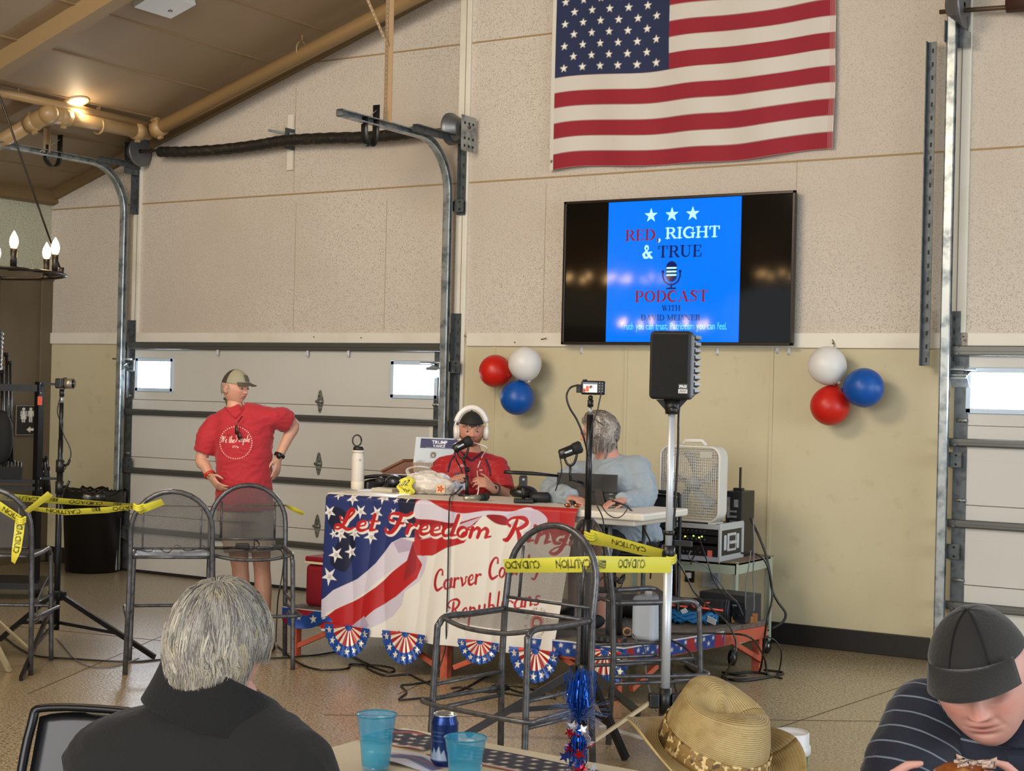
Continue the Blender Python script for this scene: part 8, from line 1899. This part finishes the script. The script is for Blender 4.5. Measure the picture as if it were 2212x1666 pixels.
b = MB(); b.grid(lambda u, v: hp_((.0955-.004*v)*math.cos(2*PI*u), (.1155-.004*v)*math.sin(2*PI*u), .001+.034*v), 72, 4); b.build('hat_band', mat('patterned_band', '#7d5f2e', .7, noise=[(70, '#c9ad74', .52, .56), (45, '#4d3717', .55, .6)]), H, thick=.003)
# ---------------------------------------------------------------- man in black cap bending over his food
dm = 2.8
t = thing('person', 'man in a black cap and navy striped shirt looking down at his food', 'person', Vector((pt(2150, 1700).x, pt(2150, 1700).y, 0)))
sk6 = '#cc998a'; hc = pt(2122, 1462)
face6 = (tow*.86-rgt*.36-upv*.30).normalized(); rr6 = (rgt*.97+tow*.20-upv*.10); M6 = frameM(hc, rr6*-1 if False else face6.cross(upv-rgt*.20), face6)
fb = (tow*.93-rgt*.2).normalized(); rb_ = Vector((-fb.y, fb.x, 0)); rb_ = rb_ if rb_.dot(rgt) > 0 else -rb_
nk = pt(2180, 1530, .12)
b = MB(); b.tube([hc-upv*.02-fb*.03, nk.lerp(hc, .5)-fb*.02, nk, nk-upv*.08-fb*.02], [.04, .060, .068, .09], 16)
ch = pt(2175, 1660, .16); loft(b, [(ch, rb_*.17, fb*.1), (ch-upv*.3, rb_*.17, fb*.13), (ch-upv*.45, rb_*.18, fb*.14)])
shl, shr = pt(2002, 1540, .14), pt(2385, 1540, .14); ell, elr = pt(1925, 1800, .03), pt(2420, 1800, .03); wl, wr = pt(1905, 1752, -.12), pt(2225, 1765, -.12)
limb(b, shl, ell, wl, [.058, .052, .046, .046, .038, .030]); limb(b, shr, elr, wr, [.058, .052, .046, .046, .038, .030])
for s_ in (-1, 1): h0 = ch-upv*.42+rb_*.10*s_; k0 = h0+fb*.42; b.tube([h0, k0, k0-upv*.42+fb*.02], [.085, .06, .04], 14)
hand(b, wl, (pt(2030, 1716, -.14)-wl), -upv*.3-tow*.6, upv, .5, .95, thumb=.3); hand(b, wr, (pt(2130, 1716, -.14)-wr), -tow-upv*.3, upv, .5, .95, thumb=.3)
body_obj(t, [remesh(b, .0055, 4)], head_mesh(M6, sk6, 1.08, brow='#b59a8c', age=1, jaw=.22, fat=.14, lids=1.6, eyes=False, nu=150, nv=130), sk6)
stripe = mat('navy_striped_knit', '#161b2e', .8, bump=(200, .1), sheen=.15)
def stripes(M_, sp, base, line):
    nt = M_.node_tree; N = nt.nodes; L = nt.links; a = N.new('ShaderNodeAttribute'); a.attribute_name = 'uvm'; s_ = N.new('ShaderNodeSeparateXYZ'); L.new(a.outputs['Vector'], s_.inputs[0])
    m_ = N.new('ShaderNodeMath'); m_.operation = 'MULTIPLY'; m_.inputs[1].default_value = 1/sp; L.new(s_.outputs[2], m_.inputs[0]); f = N.new('ShaderNodeMath'); f.operation = 'FRACT'; L.new(m_.outputs[0], f.inputs[0]); g = N.new('ShaderNodeMath'); g.operation = 'LESS_THAN'; g.inputs[1].default_value = .10; L.new(f.outputs[0], g.inputs[0])
    mx = N.new('ShaderNodeMix'); mx.data_type = 'RGBA'; L.new(g.outputs[0], mx.inputs[0]); mx.inputs[6].default_value = (*lin(base), 1); mx.inputs[7].default_value = (*lin(line), 1); L.new(mx.outputs[2], N['Principled BSDF'].inputs['Base Color'])
stripes(stripe, .034, '#111627', '#6a7680')
def dressed(b, name, vf, axis_fn, m_):
    b = MB(); b.add(vf[0], vf[1], True); b.attr = {'uvm': [(0, 0, axis_fn(v)) for v in vf[0]]}; return b.build(name, m_, t)
b = MB(); loft(b, [(nk-upv*.02+fb*.0, rb_*.082, fb*.08), (nk-upv*.045-fb*.01, rb_*.13, fb*.10), (pt(2178, 1555, .16), rb_*.18, fb*.12), (pt(2176, 1590, .16), rb_*.215, fb*.13), (ch-upv*.05, rb_*.235, fb*.15), (ch-upv*.3, rb_*.23, fb*.17), (ch-upv*.47, rb_*.22, fb*.17)], 36)
dressed(b, 'polo_shirt', remesh(b, .008, 5, .012, 6), lambda v: v.z+.10*(v-ch).dot(fb)+.04*abs((v-ch).dot(rb_))*-1, stripe)
for s_, e_, k_ in ((shl, ell, .98), (shr, elr, .98)):
    b = MB(); b.ball(s_-upv*.015, .078); b.tube([s_-upv*.015, s_.lerp(e_, .5), s_.lerp(e_, k_)], [.078, .086, .078], 16); ax_ = (e_-s_).normalized()
    dressed(b, 'sleeve', remesh(b, .008, 5, .010, 8), (lambda ax_, s_: (lambda v: -(v-s_).dot(ax_)+5))(ax_, s_), stripe)
b = MB()
def pcol(u, v): a = 2*PI*u; r = .082+.03*v; return nk-upv*.012-fb*.004+rb_*(r*math.cos(a))+fb*(r*math.sin(a))+upv*(.025-.045*v-.02*max(0, math.sin(a)))
b.grid(pcol, 36, 6); b.build('polo_collar', mat('navy_rib', '#141a2c', .8), t, thick=.004)
b = MB(); b.bar(ch+fb*.155+upv*.06, ch+fb*.165-upv*.05, .03, .004, fb); b.build('button_placket', MC['navy_rib'], t)
cap6 = mat('black_cotton_cap', '#1a1714', .85, sheen=.15, bump=(160, .15))
cap_obj(t, M6, [cap6], cap6, sc=1.06, crown=(.0905, .110, .128), low=.054, brim_len=.082, brim_curve=.022, panels=False, tilt=.010)
b = MB(); b.tube([M6 @ (Vector((.0915*math.sin(p_)*math.cos(1.15), .1145*math.sin(p_)*math.sin(1.15), .1295*math.cos(p_)))*1.06) for p_ in np.linspace(.05, 1.35, 14)], .0014, 6); b.tube([M6 @ (Vector((.0915*math.sin(p_)*math.cos(2.0), .1145*math.sin(p_)*math.sin(2.0), .1295*math.cos(p_)))*1.06) for p_ in np.linspace(.05, 1.35, 14)], .0014, 6); b.build('seam_stitching', mat('cap_stitch', '#0c0a09', .9), t)
strands('hair', hairm, t, M6, 2600, .035, .05, ['#b9b3ab', '#9a948d', '#d0cac2'], 8, lambda q: (q[:, 2] < .32) & (q[:, 2] > -.45) & (q[:, 1] < .12), width=.0009, fall=1.5, steps=5, shell=(.0845, .106, .126), jitter=.3)
# food held
q = pt(2078, 1672, -.17); t = thing('sandwich_wrap', 'browned pulled-meat sandwich held in the hands of the man in the black cap', 'food', q)
b = MB()
def bun(u, v):
    th, ph = 2*PI*u, PI*v; x, y, z = math.sin(ph)*math.cos(th), math.sin(ph)*math.sin(th), math.cos(ph); n_ = 1+.12*MN.noise(Vector((x*3, y*3, z*3)))
    return q+rgt*x*.052*n_+tow*y*.035*n_+upv*(z*.026*n_-.008)
b.grid(bun, 40, 24); b.build('bun', mat('browned_bun', '#8a4a1c', .35, noise=[(30, '#5a2410', .5, .65), (18, '#c08a4a', .55, .7)]), t)
b = MB(); r_ = random.Random(3)
for k in range(26):
    p = q+rgt*r_.uniform(-.012, .045)+tow*r_.uniform(-.015, .02)+upv*r_.uniform(.008, .022); b.tube([p, p+rgt*r_.uniform(-.015, .02)+upv*r_.uniform(-.004, .008), p+rgt*r_.uniform(-.02, .03)+upv*r_.uniform(-.01, .006)], [.004, .0045, .002], 6)
b.build('pulled_meat', mat('pale_meat', '#b59a8a', .45, noise=(60, '#8a5a40', .5, .6)), t)
# ================================================================ CABLES
cm = [blk, mat('grey_cable', '#5a5d63', .45), mat('brown_black_cable', '#241a16', .45)]
def cable(label, pts, r=.006, m_=0):
    P = spline(pts, 6); b = MB(); b.tube(P, r, 6); return tag(b.build('cable', cm[m_]), label, 'cable')
F_ = lambda *q: [flo(x, y)+upv*.007 for x, y in q]
cable('thin black cable running along the floor from the left tripod to the stools', F_((5, 1375), (40, 1402), (80, 1420), (160, 1426), (240, 1431), (300, 1432), (345, 1428), (420, 1424), (520, 1422), (600, 1424), (680, 1418), (740, 1412), (800, 1440)), .006)
cable('thin cable curving over the floor below the left tripod', [atd(108, 1240, 10), atd(84, 1290, 10), atd(82, 1330, 10)]+F_((105, 1370), (130, 1390), (160, 1425), (190, 1441), (230, 1444), (270, 1437), (300, 1425)), .004, 1)
cable('black cable looping over the floor in front of the stage', F_((600, 1398), (640, 1432), (680, 1448), (720, 1450), (752, 1446), (756, 1438), (790, 1440), (840, 1455), (850, 1447), (812, 1440), (790, 1444), (830, 1462), (880, 1460), (900, 1468), (930, 1482)), .0065)
cable('black cable with a kink on the floor left of the nearest stool', F_((930, 1475), (890, 1481), (866, 1484), (878, 1498), (862, 1514), (900, 1512), (950, 1508), (1000, 1492), (1040, 1470), (1070, 1455)), .006)
cable('tangled black cable on the floor under the banner', F_((975, 1490), (1000, 1488), (1050, 1498), (1100, 1490), (1070, 1484), (1060, 1494), (1130, 1506), (1180, 1508), (1140, 1490), (1090, 1484), (1120, 1498), (1200, 1512)), .006)
cable('black cable drooping behind the left tripod pole', [atd(140, 838, 10), atd(130, 860, 10), atd(124, 890, 10), atd(132, 915, 10), atd(138, 940, 9.98), atd(150, 965, 9.98), atd(153, 985, 9.98), atd(142, 1010, 9.98), atd(140, 1015, 9.98)], .004)
cable('camera cable curling down the right tripod', [atd(1249, 832, 7.55), atd(1232, 838, 7.5), atd(1224, 856, 7.5), atd(1230, 880, 7.5), atd(1245, 905, 7.5), atd(1256, 930, 7.5), atd(1264, 955, 7.52), atd(1270, 985, 7.55)], .005)
cable('thin cable from the camera to the middle of the right tripod', [atd(1300, 846, 7.55), atd(1294, 870, 7.55), atd(1290, 890, 7.55), atd(1280, 915, 7.55), atd(1274, 945, 7.56), atd(1271, 985, 7.56), atd(1274, 1010, 7.54), atd(1276, 1030, 7.56)], .0035)
cable('black speaker cable hanging down from the loudspeaker', [atd(1470, 852, 7.38), atd(1466, 900, 7.38), atd(1465, 960, 7.38), atd(1461, 1040, 7.38), atd(1457, 1110, 7.38), atd(1450, 1165, 7.38), atd(1444, 1190, 7.38), atd(1440, 1280, 7.38), atd(1436, 1380, 7.38), flo(1475, 1560)+upv*.02], .006)
E9 = 9.0
cable('thick black cable bundle hanging off the right side of the cart', [atd(1620, 1120, 9.9), atd(1640, 1160, 9.8), atd(1655, 1200, 9.75), atd(1663, 1240, 9.7), atd(1668, 1275, 9.7), atd(1680, 1300, 9.7), atd(1697, 1325, 9.7), atd(1690, 1345, 9.7), atd(1668, 1358, 9.7)], .009)
cable('black cable looping from the computer to the floor', [atd(1600, 1195, 9.5), atd(1640, 1200, 9.5), atd(1660, 1230, 9.5), atd(1668, 1290, 9.5), atd(1655, 1350, 9.4)]+F_((1640, 1455), (1600, 1462), (1560, 1455)), .007)
cable('grey cable hanging from the computer to the amplifier', [atd(1627, 1120, 9.6), atd(1629, 1180, 9.5), atd(1627, 1240, 9.3), atd(1629, 1300, 9.2), atd(1628, 1320, 9.15)], .004, 1)
cable('grey cable curving between the cart and the amplifier', [atd(1622, 1190, 9.4), atd(1618, 1220, 9.3), atd(1612, 1260, 9.2), atd(1610, 1300, 9.15), atd(1611, 1318, 9.15)], .0035, 1)
cable('black cable crossing diagonally under the cart top to the tube bag', [atd(1512, 1168, 9.2), atd(1530, 1220, 9.1), atd(1545, 1260, 9.1), atd(1570, 1290, 9.05), atd(1592, 1302, 9.0), atd(1605, 1330, 8.95)], .005)
cable('second black cable slanting across the cart front', [atd(1450, 1190, 9.0), atd(1480, 1240, 9.0), atd(1500, 1280, 9.0), atd(1530, 1310, 8.95), atd(1570, 1345, 8.9), atd(1590, 1390, 8.8), atd(1580, 1430, 8.75)]+F_((1560, 1470),), .006)
cable('grey power cable from the rack case to the wall outlet', [atd(1492, 1190, 9.45), atd(1488, 1205, 9.4), atd(1505, 1215, 9.3), atd(1525, 1225, 9.3), atd(1545, 1245, 9.3), atd(1570, 1280, 9.2), atd(1592, 1300, 9.1)], .004, 1)
cable('brown cable dropping from the rack case to the outlet', [atd(1508, 1185, 9.4), atd(1500, 1200, 9.5), atd(1493, 1215, 9.9), atd(1492, 1235, 11.2)], .005, 2)
cable('black cable lying across the right side of the stage', [onz(1310, 1388, ZD)+upv*.008, onz(1345, 1380, ZD)+upv*.008, onz(1400, 1372, ZD)+upv*.01, onz(1470, 1372, ZD)+upv*.008, onz(1560, 1372, ZD)+upv*.008, onz(1620, 1380, ZD)+upv*.008, atd(1650, 1420, 9.5)]+F_((1660, 1462), (1690, 1468)), .006)
cable('tangle of black cable on the floor at the end of the stage', F_((1480, 1440), (1520, 1465), (1580, 1470), (1640, 1468), (1660, 1460), (1620, 1455), (1560, 1462), (1600, 1474), (1676, 1463), (1690, 1455), (1650, 1450)), .007)
cable('black cable arching right of the cart legs', [atd(1655, 1375, 9.6), atd(1675, 1385, 9.6), atd(1688, 1410, 9.6)]+F_((1680, 1458), (1655, 1462)), .005)
cable('black cable drooping from the stage edge to the floor beside the silver pole', [onz(1440, 1383, ZD)+upv*.008, atd(1480, 1400, 8.75), atd(1500, 1430, 8.7)]+F_((1505, 1480), (1470, 1500), (1520, 1520)), .007)
cable('thin cable hanging over the stage edge behind the stool', [onz(1350, 1345, ZD)+upv*.03, atd(1375, 1385, 8.6), atd(1393, 1400, 8.5), atd(1395, 1450, 8.5), atd(1405, 1500, 8.4)]+F_((1418, 1540),), .0045, 1)
cable('thin black cable looping below the white table end', [atd(1298, 1090, 8.65), atd(1310, 1108, 8.6), atd(1325, 1118, 8.6), atd(1340, 1117, 8.6), atd(1352, 1105, 8.6), atd(1357, 1092, 8.6)], .003)
cable('black cable dropping from the table past the stool seat', [atd(1290, 1094, 8.6), atd(1302, 1120, 8.5), atd(1306, 1160, 8.45), atd(1312, 1200, 8.4), atd(1325, 1240, 8.3), atd(1345, 1262, 8.0), atd(1310, 1290, 7.95), atd(1285, 1300, 7.9)], .004)
# small gadgets on the seats of the stools
zs_ = .715
for px, py, sz, lab in ((524, 1183, (.085, .05, .035), 'small black power brick on the seat of the third stool'), (598, 1185, (.05, .05, .03), 'small black adapter at the right of the third stool seat')):
    q = onz(px, py+3, zs_); b = MB(); b.box(q+upv*.016, sz, rotm(0, 0, .7), .006); tag(b.build('power_adapter', blk), lab, 'power adapter')
cable('looped black cable on the seat of the third stool', [onz(480, 1188, zs_)+upv*.01, onz(505, 1186, zs_)+upv*.008, onz(545, 1190, zs_)+upv*.008, onz(550, 1183, zs_)+upv*.045, onz(560, 1186, zs_)+upv*.03, onz(556, 1190, zs_)+upv*.008, onz(600, 1190, zs_)+upv*.01, atd(612, 1200, 9.45), atd(610, 1240, 9.45), atd(600, 1300, 9.5), flo(596, 1390)+upv*.01], .0045)
cable('zigzag black cable lying on the seat of the second stool', [onz(x, y, .70)+upv*.01 for x, y in ((285, 1188), (322, 1196), (338, 1186), (362, 1198), (382, 1181), (400, 1193), (425, 1190), (437, 1182), (450, 1192))], .003, 2)
q = onz(1335, 1262, .72); b = MB(); b.tube([q+Vector((.035*math.cos(a), .035*math.sin(a), .03+.02*math.sin(2*a))) for a in np.linspace(0, 4*PI, 40)], .007, 6); b.tube(spline([q+Vector((-.03, 0, .03)), q-rgt*.08+upv*.035, q-rgt*.11+upv*.005], 5), .006, 6); tag(b.build('cable_coil', blk), 'small coil of black cable on the seat of the stool by the silver pole', 'cable')
q = onz(1308, 1283, .70); b = MB(); b.box(q+upv*.02, (.11, .045, .03), rotm(0, 0, .6), .008); tag(b.build('black_gadget', mat('dark_teal_plastic', '#20292d', .5)), 'dark oblong gadget on the seat of the stool by the silver pole', 'gadget')
q = onz(1355, 1365, ZD+.03); b = MB(); b.lathe([(.02, -.015), (.026, -.01), (.026, .01), (.02, .015), (.018, 0), (.02, -.015)], q+upv*.0, 20, rotm(PI/2, 0, .5)); tag(b.build('cable_ring', mat('pale_orange_tape', '#d9a06a', .5)), 'small orange tape ring round the cables in front of the water jug', 'tape')
# folding wooden stand legs at the left edge
t = thing('wooden_easel', 'pale wooden easel legs at the left edge of the floor', 'easel', flo(20, 1450)); pw = mat('pale_wood', '#b09f7c', .6)
b = MB(); b.bar(atd(-40, 1330, 8.9), flo(20, 1453)+upv*.01, .03, .02); b.build('leg', pw, t)
b = MB(); b.bar(atd(-60, 1290, 8.9), atd(60, 1400, 9.3), .025, .012); b.build('brace', pw, t)
